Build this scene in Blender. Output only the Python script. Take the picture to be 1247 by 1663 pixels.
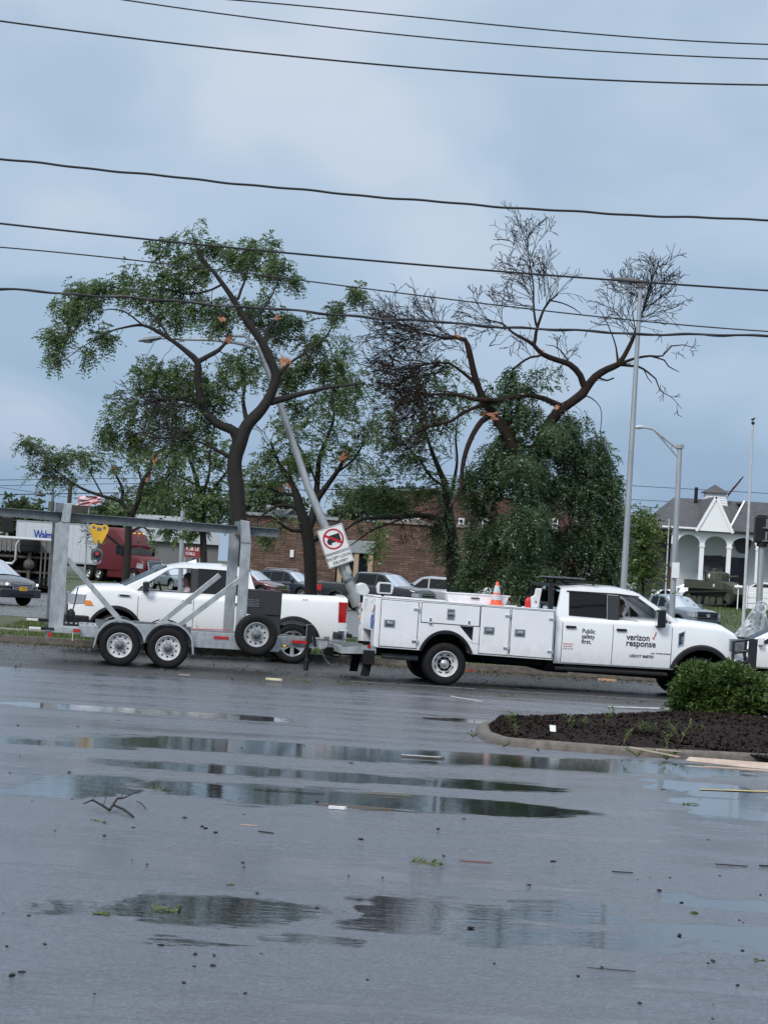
import bpy, bmesh, math, random
import numpy as np
from mathutils import Vector, Matrix, noise
from mathutils.geometry import tessellate_polygon
from mathutils.kdtree import KDTree
R = math.radians
for o in list(bpy.data.objects): bpy.data.objects.remove(o)
scene = bpy.context.scene
col = scene.collection

# ---------------------------------------------------------------- camera
W0, H0, F = 1247.0, 1663.0, 3700.0
CAMH = 2.1
PITCH = math.atan(94.0 / F); ROLL = R(3.6)
cam_d = bpy.data.cameras.new('camera'); cam = bpy.data.objects.new('camera', cam_d); col.objects.link(cam)
cam_d.sensor_fit = 'VERTICAL'; cam_d.sensor_height = 24; cam_d.lens = 24 * F / H0
cam_d.clip_end = 6000; cam_d.clip_start = 0.1
CR = Matrix.Rotation(R(90) + PITCH, 3, 'X') @ Matrix.Rotation(ROLL, 3, 'Z')
cam.matrix_world = Matrix.Translation((0, 0, CAMH)) @ CR.to_4x4()
scene.camera = cam
def ray(px, py): return CR @ Vector(((px - W0/2) / F, -(py - H0/2) / F, -1))
def at(px, py, Y):
    r = ray(px, py); return Vector((0, 0, CAMH)) + r * (Y / r.y)
def G(px, py, z=0.0):
    r = ray(px, py); return Vector((0, 0, CAMH)) + r * ((z - CAMH) / r.z)

# ---------------------------------------------------------------- world, sun, exposure
world = bpy.data.worlds.new('World'); scene.world = world; world.use_nodes = True
SUN_EL, SUN_ROT = R(42), R(212)
def build_world():
    nt = world.node_tree; N = nt.nodes; L = nt.links; N.clear()
    out = N.new('ShaderNodeOutputWorld')
    sky = N.new('ShaderNodeTexSky'); sky.sky_type = 'NISHITA'; sky.sun_disc = False
    sky.sun_elevation = SUN_EL; sky.sun_rotation = SUN_ROT; sky.dust_density = 2.0
    b1 = N.new('ShaderNodeBackground'); b1.inputs[1].default_value = 0.09; L.new(sky.outputs[0], b1.inputs[0])
    tc = N.new('ShaderNodeTexCoord')
    sep = N.new('ShaderNodeSeparateXYZ'); L.new(tc.outputs['Generated'], sep.inputs[0])
    def mth(op, a, b=None, c=None):
        m = N.new('ShaderNodeMath'); m.operation = op
        for i, v in enumerate((a, b, c)):
            if v is None: continue
            if isinstance(v, (int, float)): m.inputs[i].default_value = v
            else: L.new(v, m.inputs[i])
        return m.outputs[0]
    def nz(scale, detail, sx=1, sz=1, off=0, rough=.5, dist=0):
        mp = N.new('ShaderNodeMapping'); mp.inputs['Scale'].default_value = (sx, sx, sz)
        mp.inputs['Location'].default_value = (off, off*.7, off*.3)
        L.new(tc.outputs['Generated'], mp.inputs[0])
        n = N.new('ShaderNodeTexNoise'); n.inputs['Scale'].default_value = scale; n.inputs['Detail'].default_value = detail
        n.inputs['Roughness'].default_value = rough; n.inputs['Distortion'].default_value = dist
        L.new(mp.outputs[0], n.inputs[0]); return n.outputs[0]
    def ramp(fac, stops):
        r = N.new('ShaderNodeValToRGB'); L.new(fac, r.inputs[0]); r.color_ramp.interpolation = 'EASE'
        while len(r.color_ramp.elements) < len(stops): r.color_ramp.elements.new(.5)
        for e, (p, c) in zip(r.color_ramp.elements, stops): e.position = p; e.color = (*c, 1)
        return r.outputs[0]
    # elevation gradient of the overcast (dull near the horizon, bright overhead)
    base = ramp(sep.outputs[2], SKY_STOPS)
    c1 = nz(5.0, 3, 1, 2.0, 3.1, .45)
    c2 = nz(13.0, 4, 1, 1.6, 8.3, .5, .3)
    cl = mth('ADD', mth('MULTIPLY', c1, .75), mth('MULTIPLY', c2, .25))
    # broad lighter and darker cloud banks that sit in the sky at given directions
    acc = cl
    for (px, py, rad, k) in SKY_BANKS:
        d = ray(px, py).normalized()
        vm = N.new('ShaderNodeVectorMath'); vm.operation = 'DISTANCE'; vm.inputs[1].default_value = d
        L.new(tc.outputs['Generated'], vm.inputs[0])
        mr = N.new('ShaderNodeMapRange'); mr.interpolation_type = 'SMOOTHERSTEP'
        mr.inputs[1].default_value = 0; mr.inputs[2].default_value = rad; mr.inputs[3].default_value = k; mr.inputs[4].default_value = 0
        wob = mth('ADD', vm.outputs['Value'], mth('MULTIPLY', mth('SUBTRACT', c2, .5), rad*1.1))
        L.new(wob, mr.inputs[0]); acc = mth('ADD', acc, mr.outputs[0])
    fac = N.new('ShaderNodeMapRange'); fac.interpolation_type = 'SMOOTHSTEP'
    fac.inputs[1].default_value = .30; fac.inputs[2].default_value = .78
    L.new(acc, fac.inputs[0])
    mul = ramp(fac.outputs[0], [(0, (.72, .80, .88)), (.4, (.86, .91, .96)), (.75, (1.03, 1.00, 1.01)), (1, (1.16, 1.07, 1.07))])
    mx = N.new('ShaderNodeMix'); mx.data_type = 'RGBA'; mx.blend_type = 'MULTIPLY'; mx.inputs[0].default_value = 1
    L.new(base, mx.inputs[6]); L.new(mul, mx.inputs[7])
    b2 = N.new('ShaderNodeBackground'); b2.inputs[1].default_value = SKY_GAIN; L.new(mx.outputs[2], b2.inputs[0])
    ms = N.new('ShaderNodeMixShader'); ms.inputs[0].default_value = .94
    L.new(b1.outputs[0], ms.inputs[1]); L.new(b2.outputs[0], ms.inputs[2]); L.new(ms.outputs[0], out.inputs[0])
SKY_GAIN = 1.0
SKY_STOPS = [(0.0, (.36, .49, .64)), (.03, (.38, .51, .67)), (.10, (.52, .64, .78)), (.24, (.60, .70, .81)), (.5, (.95, 1.03, 1.12)), (1.0, (1.55, 1.6, 1.66))]
SKY_BANKS = [(640, 300, .075, .22), (790, 420, .06, .15), (40, 690, .045, .26), (150, 100, .09, -.10), (80, 560, .05, -.22), (30, 810, .04, -.25),
             (1150, 650, .08, -.10), (480, 20, .08, .08), (1200, 60, .06, -.05), (130, 380, .07, .06)]
build_world()
sun_d = bpy.data.lights.new('sun', 'SUN'); sun = bpy.data.objects.new('sun', sun_d); col.objects.link(sun)
sun_d.energy = 2.3; sun_d.angle = R(18); sun_d.color = (1.0, .97, .93)
sd = Vector((math.sin(SUN_ROT)*math.cos(SUN_EL), math.cos(SUN_ROT)*math.cos(SUN_EL), math.sin(SUN_EL)))
sun.rotation_euler = sd.to_track_quat('Z', 'Y').to_euler()
scene.view_settings.view_transform = 'Standard'; scene.view_settings.look = 'None'
scene.view_settings.exposure = 0.0; scene.view_settings.gamma = 1
scene.render.engine = 'CYCLES'

# ---------------------------------------------------------------- materials
MATS = {}
G0 = G
def lot_z(y):
    t = max(0.0, min(1.0, (y-15)/21.0)); return .5*(1-t*t*(3-2*t))
def GLot(px, py, z=0.0):
    zz = .2
    for _ in range(30): p = G0(px, py, zz+z); zz = zz*.5+lot_z(p.y)*.5
    return G0(px, py, zz+z)
def mat(name, c, rough=.6, metal=0, var=.12, scale=6, bump=0, bscale=60, coat=0, spec=.5, c2=None, rvar=.1, stretch=(1,1,1), dirt=None, dirtz=None):
    if name in MATS: return MATS[name]
    m = bpy.data.materials.new(name); m.use_nodes = True; nt = m.node_tree; N = nt.nodes; L = nt.links
    b = N['Principled BSDF']; b.inputs['Metallic'].default_value = metal
    b.inputs['Specular IOR Level'].default_value = spec; b.inputs['Coat Weight'].default_value = coat; b.inputs['Coat Roughness'].default_value = .08
    tc = N.new('ShaderNodeTexCoord'); mp = N.new('ShaderNodeMapping'); mp.inputs['Scale'].default_value = stretch
    L.new(tc.outputs['Object'], mp.inputs[0])
    n = N.new('ShaderNodeTexNoise'); n.inputs['Scale'].default_value = scale; n.inputs['Detail'].default_value = 6; n.inputs['Roughness'].default_value = .62
    L.new(mp.outputs[0], n.inputs[0])
    mx = N.new('ShaderNodeMix'); mx.data_type = 'RGBA'
    if c2 is None:
        lo = [max(0, x*(1-var)) for x in c]; hi = [min(1, x*(1+var)) for x in c]
    else: lo, hi = c, c2
    mx.inputs[6].default_value = (*lo, 1); mx.inputs[7].default_value = (*hi, 1)
    mr = N.new('ShaderNodeMapRange'); mr.inputs[1].default_value = .3; mr.inputs[2].default_value = .7; L.new(n.outputs[0], mr.inputs[0])
    L.new(mr.outputs[0], mx.inputs[0]); cout = mx.outputs[2]
    if dirt:
        sp = N.new('ShaderNodeSeparateXYZ'); L.new(tc.outputs['Object'], sp.inputs[0])
        n2 = N.new('ShaderNodeTexNoise'); n2.inputs['Scale'].default_value = 9; n2.inputs['Detail'].default_value = 8; L.new(tc.outputs['Object'], n2.inputs[0])
        a = N.new('ShaderNodeMath'); a.operation = 'MULTIPLY_ADD'; L.new(n2.outputs[0], a.inputs[0]); a.inputs[1].default_value = -.7; L.new(sp.outputs[2], a.inputs[2])
        r2 = N.new('ShaderNodeMapRange'); r2.inputs[1].default_value = dirtz[0]-.35; r2.inputs[2].default_value = dirtz[1]-.35; r2.inputs[3].default_value = dirtz[2]; r2.inputs[4].default_value = 0
        L.new(a.outputs[0], r2.inputs[0])
        m2 = N.new('ShaderNodeMix'); m2.data_type = 'RGBA'; L.new(r2.outputs[0], m2.inputs[0]); L.new(cout, m2.inputs[6]); m2.inputs[7].default_value = (*dirt, 1); cout = m2.outputs[2]
    L.new(cout, b.inputs['Base Color'])
    r = N.new('ShaderNodeMapRange'); r.inputs[3].default_value = max(.02, rough-rvar); r.inputs[4].default_value = min(1, rough+rvar); L.new(n.outputs[0], r.inputs[0])
    L.new(r.outputs[0], b.inputs['Roughness'])
    if bump:
        nb = N.new('ShaderNodeTexNoise'); nb.inputs['Scale'].default_value = bscale; nb.inputs['Detail'].default_value = 5; L.new(mp.outputs[0], nb.inputs[0])
        bp = N.new('ShaderNodeBump'); bp.inputs['Strength'].default_value = bump; bp.inputs['Distance'].default_value = .02; L.new(nb.outputs[0], bp.inputs['Height'])
        L.new(bp.outputs[0], b.inputs['Normal'])
    MATS[name] = m; return m
def glassmat(name, tint=.25, refl=.12):
    if name in MATS: return MATS[name]
    m = bpy.data.materials.new(name); m.use_nodes = True; nt = m.node_tree; N = nt.nodes; L = nt.links; N.clear()
    o = N.new('ShaderNodeOutputMaterial'); t = N.new('ShaderNodeBsdfTransparent'); t.inputs[0].default_value = (tint*.92, tint, tint*1.02, 1)
    g = N.new('ShaderNodeBsdfGlossy'); g.inputs['Roughness'].default_value = .03; g.inputs['Color'].default_value = (.62, .66, .70, 1)
    lw = N.new('ShaderNodeFresnel'); lw.inputs[0].default_value = 1.5
    a = N.new('ShaderNodeMath'); a.operation = 'ADD'; a.inputs[1].default_value = refl; a.use_clamp = True; L.new(lw.outputs[0], a.inputs[0])
    x = N.new('ShaderNodeMixShader'); L.new(a.outputs[0], x.inputs[0]); L.new(t.outputs[0], x.inputs[1]); L.new(g.outputs[0], x.inputs[2]); L.new(x.outputs[0], o.inputs[0])
    MATS[name] = m; return m
def emismat(name, c, s):
    if name in MATS: return MATS[name]
    m = mat(name, c, .3, var=.05); b = m.node_tree.nodes['Principled BSDF']; b.inputs['Emission Color'].default_value = (*c, 1); b.inputs['Emission Strength'].default_value = s
    return m
def leafmat(name, ca, cb, trans=.3):
    if name in MATS: return MATS[name]
    m = bpy.data.materials.new(name); m.use_nodes = True; nt = m.node_tree; N = nt.nodes; L = nt.links; N.clear()
    o = N.new('ShaderNodeOutputMaterial'); ge = N.new('ShaderNodeNewGeometry')
    mx = N.new('ShaderNodeMix'); mx.data_type = 'RGBA'; mx.inputs[6].default_value = (*ca, 1); mx.inputs[7].default_value = (*cb, 1)
    tc = N.new('ShaderNodeTexCoord'); n = N.new('ShaderNodeTexNoise'); n.inputs['Scale'].default_value = 1.3; n.inputs['Detail'].default_value = 3; L.new(tc.outputs['Object'], n.inputs[0])
    ad = N.new('ShaderNodeMath'); ad.operation = 'MULTIPLY_ADD'; L.new(ge.outputs['Random Per Island'], ad.inputs[0]); ad.inputs[1].default_value = .7
    sb = N.new('ShaderNodeMath'); sb.operation = 'MULTIPLY_ADD'; L.new(n.outputs[0], sb.inputs[0]); sb.inputs[1].default_value = 1.4; sb.inputs[2].default_value = -.55
    L.new(sb.outputs[0], ad.inputs[2]); ad.use_clamp = True; L.new(ad.outputs[0], mx.inputs[0])
    d = N.new('ShaderNodeBsdfDiffuse'); L.new(mx.outputs[2], d.inputs[0]); t = N.new('ShaderNodeBsdfTranslucent'); L.new(mx.outputs[2], t.inputs[0])
    g = N.new('ShaderNodeBsdfGlossy'); g.inputs['Roughness'].default_value = .35; g.inputs['Color'].default_value = (.8, .9, .9, 1)
    x = N.new('ShaderNodeMixShader'); x.inputs[0].default_value = trans; L.new(d.outputs[0], x.inputs[1]); L.new(t.outputs[0], x.inputs[2])
    y = N.new('ShaderNodeMixShader'); y.inputs[0].default_value = .035; L.new(x.outputs[0], y.inputs[1]); L.new(g.outputs[0], y.inputs[2]); L.new(y.outputs[0], o.inputs[0])
    MATS[name] = m; return m

MUD = (.16, .14, .12)
white_paint = mat('white_paint', (.80, .81, .82), .22, coat=.6, var=.02, scale=3, dirt=MUD, dirtz=(.40, .78, .20))
white_box = mat('white_powdercoat', (.76, .77, .79), .33, coat=.3, var=.03, scale=4, dirt=MUD, dirtz=(.50, .9, .22))
black_plastic = mat('black_plastic', (.012, .012, .014), .5, spec=.3, var=.3, scale=20)
black_gloss = mat('black_gloss', (.012, .012, .013), .12, coat=.5, var=.2)
seam_mat = mat('seam_shadow_gap', (.03, .03, .032), .8)
rubber = mat('tyre_rubber', (.012, .012, .013), .75, spec=.2, var=.3, scale=15, bump=.2, bscale=80)
under_mat = mat('underbody_steel', (.008, .008, .008), .9, spec=.1, var=.4)
galv = mat('galvanised_steel', (.29, .315, .33), .42, metal=.45, scale=9, c2=(.50, .525, .54), rvar=.12, stretch=(1, 1, .5))
galv_dark = mat('weathered_steel', (.10, .115, .125), .5, metal=.35, scale=7, c2=(.20, .22, .235))
chrome = mat('chrome', (.75, .77, .8), .12, metal=1, var=.05)
alloy = mat('alloy', (.5, .51, .53), .28, metal=.8, var=.08)
steel_white = mat('wheel_enamel', (.62, .63, .64), .38, var=.08, scale=9)
steel_grey = mat('wheel_grey_enamel', (.45, .46, .47), .4, var=.1, scale=9)
glass_clear = glassmat('glass_clear', .55, .06)
glass_shield = glassmat('glass_windshield', .22, .03)
glass_tint = glassmat('glass_tint', .02, .01)
red_lens = mat('red_lens', (.42, .012, .012), .12, coat=.8, var=.1)
amber_lens = mat('amber_lens', (.75, .24, .03), .15, coat=.5)
amber_lit = emismat('amber_lamp_lit', (1.0, .55, .05), 1.0)
clear_lens = mat('clear_lens', (.36, .38, .40), .1, metal=.3, coat=.8)
lamp_lit = emismat('headlamp_lit', (1, .98, .95), 1.6)
interior = mat('dark_interior', (.014, .014, .016), .9, spec=.1)
txt_black = mat('black_vinyl', (.012, .012, .014), .4)
txt_red = mat('red_vinyl', (.6, .03, .03), .4)

# ---------------------------------------------------------------- mesh builder
class MB:
    def __init__(s): s.v = []; s.f = []
    def add(s, vs, fs):
        b = len(s.v); s.v += [tuple(v) for v in vs]; s.f += [tuple(i+b for i in f) for f in fs]; return s
    def box(s, c, d, rz=0, ry=0, rx=0):
        M = Matrix.Rotation(rz, 3, 'Z') @ Matrix.Rotation(ry, 3, 'Y') @ Matrix.Rotation(rx, 3, 'X')
        c = Vector(c); vs = [c + M @ Vector((x*d[0]/2, y*d[1]/2, z*d[2]/2)) for x in (-1, 1) for y in (-1, 1) for z in (-1, 1)]
        return s.add(vs, [(0,1,3,2),(4,6,7,5),(0,4,5,1),(2,3,7,6),(0,2,6,4),(1,5,7,3)])
    def b2(s, x0, x1, y0, y1, z0, z1): return s.box(((x0+x1)/2, (y0+y1)/2, (z0+z1)/2), (abs(x1-x0), abs(y1-y0), abs(z1-z0)))
    def bar(s, a, b, w, h, up=(0, 0, 1)):
        a = Vector(a); b = Vector(b); d = (b-a).normalized(); u = Vector(up)
        if abs(d.dot(u)) > .98: u = Vector((1, 0, 0))
        sd = d.cross(u).normalized(); u = sd.cross(d)
        vs = [p + sd*i*w/2 + u*j*h/2 for p in (a, b) for i, j in ((-1,-1),(1,-1),(1,1),(-1,1))]
        return s.add(vs, [(3,2,1,0),(4,5,6,7),(0,1,5,4),(1,2,6,5),(2,3,7,6),(3,0,4,7)])
    def tube(s, pts, rad, n=8, cap=True):
        pts = [Vector(p) for p in pts]; k = len(pts)
        if not hasattr(rad, '__len__'): rad = [rad]*k
        t0 = (pts[1]-pts[0]).normalized(); u = t0.orthogonal().normalized(); vs = []
        for i, p in enumerate(pts):
            t = (pts[min(i+1, k-1)] - pts[max(i-1, 0)])
            if t.length < 1e-9: t = t0.copy()
            t.normalize(); u = u - t*u.dot(t)
            if u.length < 1e-6: u = t.orthogonal()
            u.normalize(); w = t.cross(u)
            for j in range(n):
                a = 2*math.pi*j/n; vs.append(p + (u*math.cos(a) + w*math.sin(a))*rad[i])
        fs = [(i*n+j, i*n+(j+1)%n, (i+1)*n+(j+1)%n, (i+1)*n+j) for i in range(k-1) for j in range(n)]
        if cap: fs += [tuple(range(n-1, -1, -1)), tuple((k-1)*n+j for j in range(n))]
        return s.add(vs, fs)
    def cyl(s, a, b, r, n=16, r2=None): return s.tube([a, b], [r, r if r2 is None else r2], n)
    def lathe(s, prof, c=(0, 0, 0), axis='y', n=32):   # prof: (radius, height along axis)
        c = Vector(c); vs = []
        for r, h in prof:
            for j in range(n):
                a = 2*math.pi*j/n; x, y = r*math.cos(a), r*math.sin(a)
                vs.append(c + Vector({'y': (x, h, y), 'z': (x, y, h), 'x': (h, x, y)}[axis]))
        k = len(prof)
        return s.add(vs, [(i*n+j, i*n+(j+1)%n, (i+1)*n+(j+1)%n, (i+1)*n+j) for i in range(k-1) for j in range(n)])
    def plate(s, loops, fa, fb):      # loops of 2-D points: outline then holes; fa / fb map to the two faces
        P = [[Vector((p[0], p[1], 0)) for p in l] for l in loops]
        tris = tessellate_polygon(P); flat = [p for l in P for p in l]; n = len(flat)
        vs = [fa(p.x, p.y) for p in flat] + [fb(p.x, p.y) for p in flat]
        fs = [tuple(t) for t in tris] + [tuple(i+n for i in reversed(t)) for t in tris]
        b = 0
        for l in P:
            k = len(l); fs += [(b+i, b+(i+1) % k, n+b+(i+1) % k, n+b+i) for i in range(k)]; b += k
        return s.add(vs, fs)
    def ball(s, c, r, n=10, m=6, sc=(1, 1, 1)):
        c = Vector(c); vs = [c+Vector((0, 0, r*sc[2]))]
        for i in range(1, m):
            for j in range(n):
                t = math.pi*i/m; a = 2*math.pi*j/n
                vs.append(c+Vector((r*sc[0]*math.sin(t)*math.cos(a), r*sc[1]*math.sin(t)*math.sin(a), r*sc[2]*math.cos(t))))
        vs.append(c-Vector((0, 0, r*sc[2]))); fs = [(0, 1+j, 1+(j+1) % n) for j in range(n)]
        for i in range(m-2):
            for j in range(n): fs.append((1+i*n+j, 1+(i+1)*n+j, 1+(i+1)*n+(j+1) % n, 1+i*n+(j+1) % n))
        e = len(vs)-1; fs += [(e, 1+(m-2)*n+(j+1) % n, 1+(m-2)*n+j) for j in range(n)]
        return s.add(vs, fs)
    def xf(s, M): s.v = [tuple(M @ Vector(v)) for v in s.v]; return s
    def build(s, name, m, parent=None, smooth=None, bevel=0, seg=2):
        me = bpy.data.meshes.new(name); me.from_pydata(s.v, [], s.f); me.validate(); 
        bm = bmesh.new(); bm.from_mesh(me); bmesh.ops.recalc_face_normals(bm, faces=bm.faces); bm.to_mesh(me); bm.free()
        return link(name, me, m, parent, smooth, bevel, seg)
def link(name, me, m, parent=None, smooth=None, bevel=0, seg=2):
    if m: me.materials.append(m)
    o = bpy.data.objects.new(name, me); col.objects.link(o)
    if parent: o.parent = parent
    if smooth is not None:
        me.shade_smooth(); me.set_sharp_from_angle(angle=R(smooth))
    if bevel:
        b = o.modifiers.new('bevel', 'BEVEL'); b.width = bevel; b.segments = seg; b.limit_method = 'ANGLE'; b.angle_limit = R(35)
    return o
def empty(name, loc=(0, 0, 0), rz=0):
    o = bpy.data.objects.new(name, None); col.objects.link(o); o.location = loc; o.rotation_euler = (0, 0, rz); o.empty_display_size = .2; return o
def tag(o, label=None, cat=None, group=None, kind=None):
    if label: o['label'] = label
    if cat: o['category'] = cat
    if group: o['group'] = group
    if kind: o['kind'] = kind
    return o
def thing(name, label, cat, loc=(0, 0, 0), rz=0, group=None): return tag(empty(name, loc, rz), label, cat, group)
def copy_tree(o, parent=None):
    c = o.copy(); col.objects.link(c); c.parent = parent
    for ch in list(o.children): copy_tree(ch, c)
    return c
def textmesh(body, size, bold=0.0, space=1.0, font_sx=1.0, align='LEFT'):
    cu = bpy.data.curves.new('t', 'FONT'); cu.body = body; cu.size = size; cu.offset = bold; cu.space_character = space; cu.align_x = align
    cu.fill_mode = 'BOTH'; cu.extrude = 0.0015
    o = bpy.data.objects.new('t', cu); col.objects.link(o); bpy.context.view_layer.update()
    dg = bpy.context.evaluated_depsgraph_get(); me = bpy.data.meshes.new_from_object(o.evaluated_get(dg)); bpy.data.objects.remove(o)
    me.transform(Matrix.Diagonal((font_sx, 1, 1, 1))); me.materials.clear(); return me
def text(name, body, size, m, M, parent=None, **k):
    me = textmesh(body, size, **k); me.transform(M); return link(name, me, m, parent)
def smooth_interp(pts, x):
    if x <= pts[0][0]: return pts[0][1]
    for (a, b), (c, d) in zip(pts, pts[1:]):
        if x <= c: return b + (d-b)*(x-a)/(c-a) if c > a else d
    return pts[-1][1]
# ---------------------------------------------------------------- vehicles
def circ(cx, cz, r, n=24, a0=0, a1=2*math.pi): return [(cx+r*math.cos(a0+(a1-a0)*i/n), cz+r*math.sin(a0+(a1-a0)*i/n)) for i in range(n)]
def make_wheel(parent, x, y, z, r, w, side, style='steel', rimr=None, rmat=None, dual=False, holes=10):
    """side = -1 / +1: which way the visible face looks along y"""
    e = empty('wheel', (x, y, z)); e.parent = parent
    rr = rimr or r*.58; s = side
    t = MB(); h = w/2
    t.lathe([(rr*.98, -h*.86), (rr+.012, -h*.96), (r*.80, -h*1.06), (r*.93, -h*1.0), (r*.985, -h*.82), (r, -h*.6), (r, -h*.22), (r-.009, -h*.2), (r-.009, -h*.1), (r, -h*.08),
             (r, h*.08), (r-.009, h*.1), (r-.009, h*.2), (r, h*.22), (r, h*.6), (r*.985, h*.82), (r*.93, h), (r*.80, h*1.06), (rr+.012, h*.96), (rr*.98, h*.86)], n=40)
    if dual:
        g = w*1.12
        t.lathe([(rr, -s*g-h), (r*.8, -s*g-h), (r*.97, -s*g-h*.9), (r, -s*g-h*.6), (r, -s*g+h*.6), (r*.97, -s*g+h*.9), (r*.8, -s*g+h), (rr, -s*g+h)], n=36)
    t.build('tyre', rubber, e, smooth=40)
    m = rmat or steel_white
    b = MB()
    if style in ('steel', 'steel8'):
        face = s*h*(.35 if not dual else .0)
        b.lathe([(rr*1.0, s*h*.9), (rr*.965, s*h*.98), (rr*.93, s*h*.86), (rr*.90, s*h*.4), (rr*.885, face)], n=40)
        hl = []
        nh = holes
        for k in range(nh):
            a = 2*math.pi*(k+.5)/nh; c = rr*.70; hr = rr*(.085 if nh > 8 else .09)
            if style == 'steel8': # slots
                hl.append([(c*math.cos(a+da)+dr*math.cos(a), c*math.sin(a+da)+dr*math.sin(a)) for da, dr in ((-.2, -rr*.03), (.2, -rr*.03), (.24, rr*.04), (0, rr*.075), (-.24, rr*.04))])
            else: hl.append(circ(c*math.cos(a), c*math.sin(a), hr, 8))
        b.plate([circ(0, 0, rr*.89, 40)] + hl, lambda p, q: (p, face + s*.02*(1-(p*p+q*q)/(rr*rr)), q), lambda p, q: (p, face-s*.012, q))
        b.build('rim', m, e, smooth=35)
        hb = MB(); f0 = face+s*.02
        hb.lathe([(rr*.36, f0-s*.01), (rr*.36, f0+s*.03), (rr*.30, f0+s*.05), (rr*.22, f0+s*(.06)), (rr*.2, f0+s*.11), (rr*.12, f0+s*.13), (0.001, f0+s*.132)], n=20)
        for k in range(nh):
            a = 2*math.pi*k/nh; c = rr*.47; p = (c*math.cos(a), f0, c*math.sin(a)); hb.cyl(p, (p[0], f0+s*.035, p[2]), rr*.045, 6)
        hb.build('hub', alloy if dual else galv_dark, e, smooth=35)
    else:
        face = s*h*.72; nsp = holes
        b.lathe([(rr*1.0, s*h*.92), (rr*.96, s*h*1.0), (rr*.925, s*h*.9), (rr*.9, s*h*.3), (rr*.87, -s*h*.5)], n=40)
        hl = []
        for k in range(nsp):
            a = 2*math.pi*k/nsp; hw = math.pi/nsp*.62
            hl.append([(rr*.26*math.cos(a), rr*.26*math.sin(a)), (rr*.84*math.cos(a-hw*1.1), rr*.84*math.sin(a-hw*1.1)), (rr*.87*math.cos(a), rr*.87*math.sin(a)), (rr*.84*math.cos(a+hw*1.1), rr*.84*math.sin(a+hw*1.1))])
        b.plate([circ(0, 0, rr*.93, 40)] + hl, lambda p, q: (p, face - s*.035*(1-(p*p+q*q)/(rr*rr)), q), lambda p, q: (p, face-s*.06, q))
        b.cyl((0, face-s*.04, 0), (0, face-s*.01, 0), rr*.16, 14)
        b.build('rim', m, e, smooth=35)
    d = MB(); d.cyl((0, -s*h*.3, 0), (0, -s*h*.35, 0), rr*.9, 24); d.cyl((0, -s*h*.2, 0), (0, s*h*.12, 0), rr*.55, 20); d.build('brake_disc', under_mat, e)
    return e

def lin(a, b, n): return [a+(b-a)*i/(n-1) for i in range(n)]
class Car: pass
def setup_car(sp):
    c = Car(); c.__dict__.update(dict(bulge=.05, zm=.85, rad=.09, crown=.03, rf=.55, pf=.16, rr=.3, pr=.06, rocker=.4, bed=None, tumble=.28, roofcrown=.05, inset=.03, archR=.47, mirror=True, nside=9))
    c.__dict__.update(sp); return c
def plan(c, x):
    d = c.L - x; k = 1.0
    if d < c.rf: k -= c.pf*((c.rf-max(d, 0))/c.rf)**2.2
    if x < c.rr: k -= c.pr*((c.rr-max(x, 0))/c.rr)**2
    return k
def yside(c, x, z): return c.W/2*plan(c, x) - c.bulge*((z-c.zm)/.5)**2
def zlo_at(c, x):
    z = smooth_interp(c.low, x) if hasattr(c, 'low') else c.rocker
    for (wx, wr) in c.wheels:
        if abs(x-wx) < c.archR: z = max(z, wr+math.sqrt(c.archR**2-(x-wx)**2))
    return z
def section(c, x, bed=False):
    zl = zlo_at(c, x); zh = smooth_interp(c.hi, x); r = min(c.rad, (zh-zl)*.5); pts = []
    zs = zh - r
    for t in (0, .06, .2, .4, .6, .8, .92, 1):
        z = zl + (zs-zl)*t; pts.append((yside(c, x, z) - (.02 if t == 0 else 0), z))
    y0, z0 = pts[-1]
    for a in (.25, .5, .75, 1):
        an = a*math.pi/2; pts.append((y0 - r*(1-math.cos(an)), z0 + r*math.sin(an)))
    yt = pts[-1][0]
    if bed: pts += [(yt-.05, zh), (yt-.055, c.bed[2]), (yt*.5, c.bed[2]), (0, c.bed[2])]
    else: pts += [(yt*.85, zh+c.crown*.45), (yt*.6, zh+c.crown*.8), (yt*.3, zh+c.crown*.95), (0, zh+c.crown)]
    return pts
def body_mesh(c):
    xs = set(lin(0, c.L, 46))
    for k in (0.01, .03, .07, .12, .2): xs.add(k); xs.add(c.L-k)
    for (wx, wr) in c.wheels:
        for a in lin(0, math.pi, 21): xs.add(wx + c.archR*math.cos(a))
        h = math.sqrt(max(0, c.archR**2-(max(0, c.rocker-wr))**2)); xs |= {wx-h-.002, wx+h+.002}
    for (x, z) in c.hi: xs.add(x)
    xs = sorted(x for x in xs if 0 <= x <= c.L); sec = []
    for x in xs:
        if c.bed:
            b0, b1 = c.bed[0], c.bed[1]
            if abs(x-b0) < .02 or abs(x-b1) < .02: continue
        sec.append((x, section(c, x, bool(c.bed) and c.bed[0] < x < c.bed[1])))
    if c.bed:
        for b, first in ((c.bed[0], False), (c.bed[1], True)):
            sec.append((b-.0005, section(c, b, first))); sec.append((b+.0005, section(c, b, not first)))
    sec.sort(key=lambda q: q[0])
    m = MB(); n = len(sec[0][1]); vs = []; row = 2*n-1
    for x, p in sec: vs += [(x, -y, z) for y, z in p] + [(x, y, z) for y, z in reversed(p[:-1])]
    fs = [(i*row+j, i*row+j+1, (i+1)*row+j+1, (i+1)*row+j) for i in range(len(sec)-1) for j in range(row-1)]
    # end faces: strips between left and right
    for i in (0, len(sec)-1):
        for j in range(n-1): fs.append((i*row+j, i*row+j+1, i*row+row-2-j, i*row+row-1-j))
    m.add(vs, fs); return m
def side_strip(c, s, pts, off, w0=None):  # follow side with list of (x,z) centre line -> positions
    return [(x, s*(yside(c, x, z)+off), z) for x, z in pts]
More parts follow.
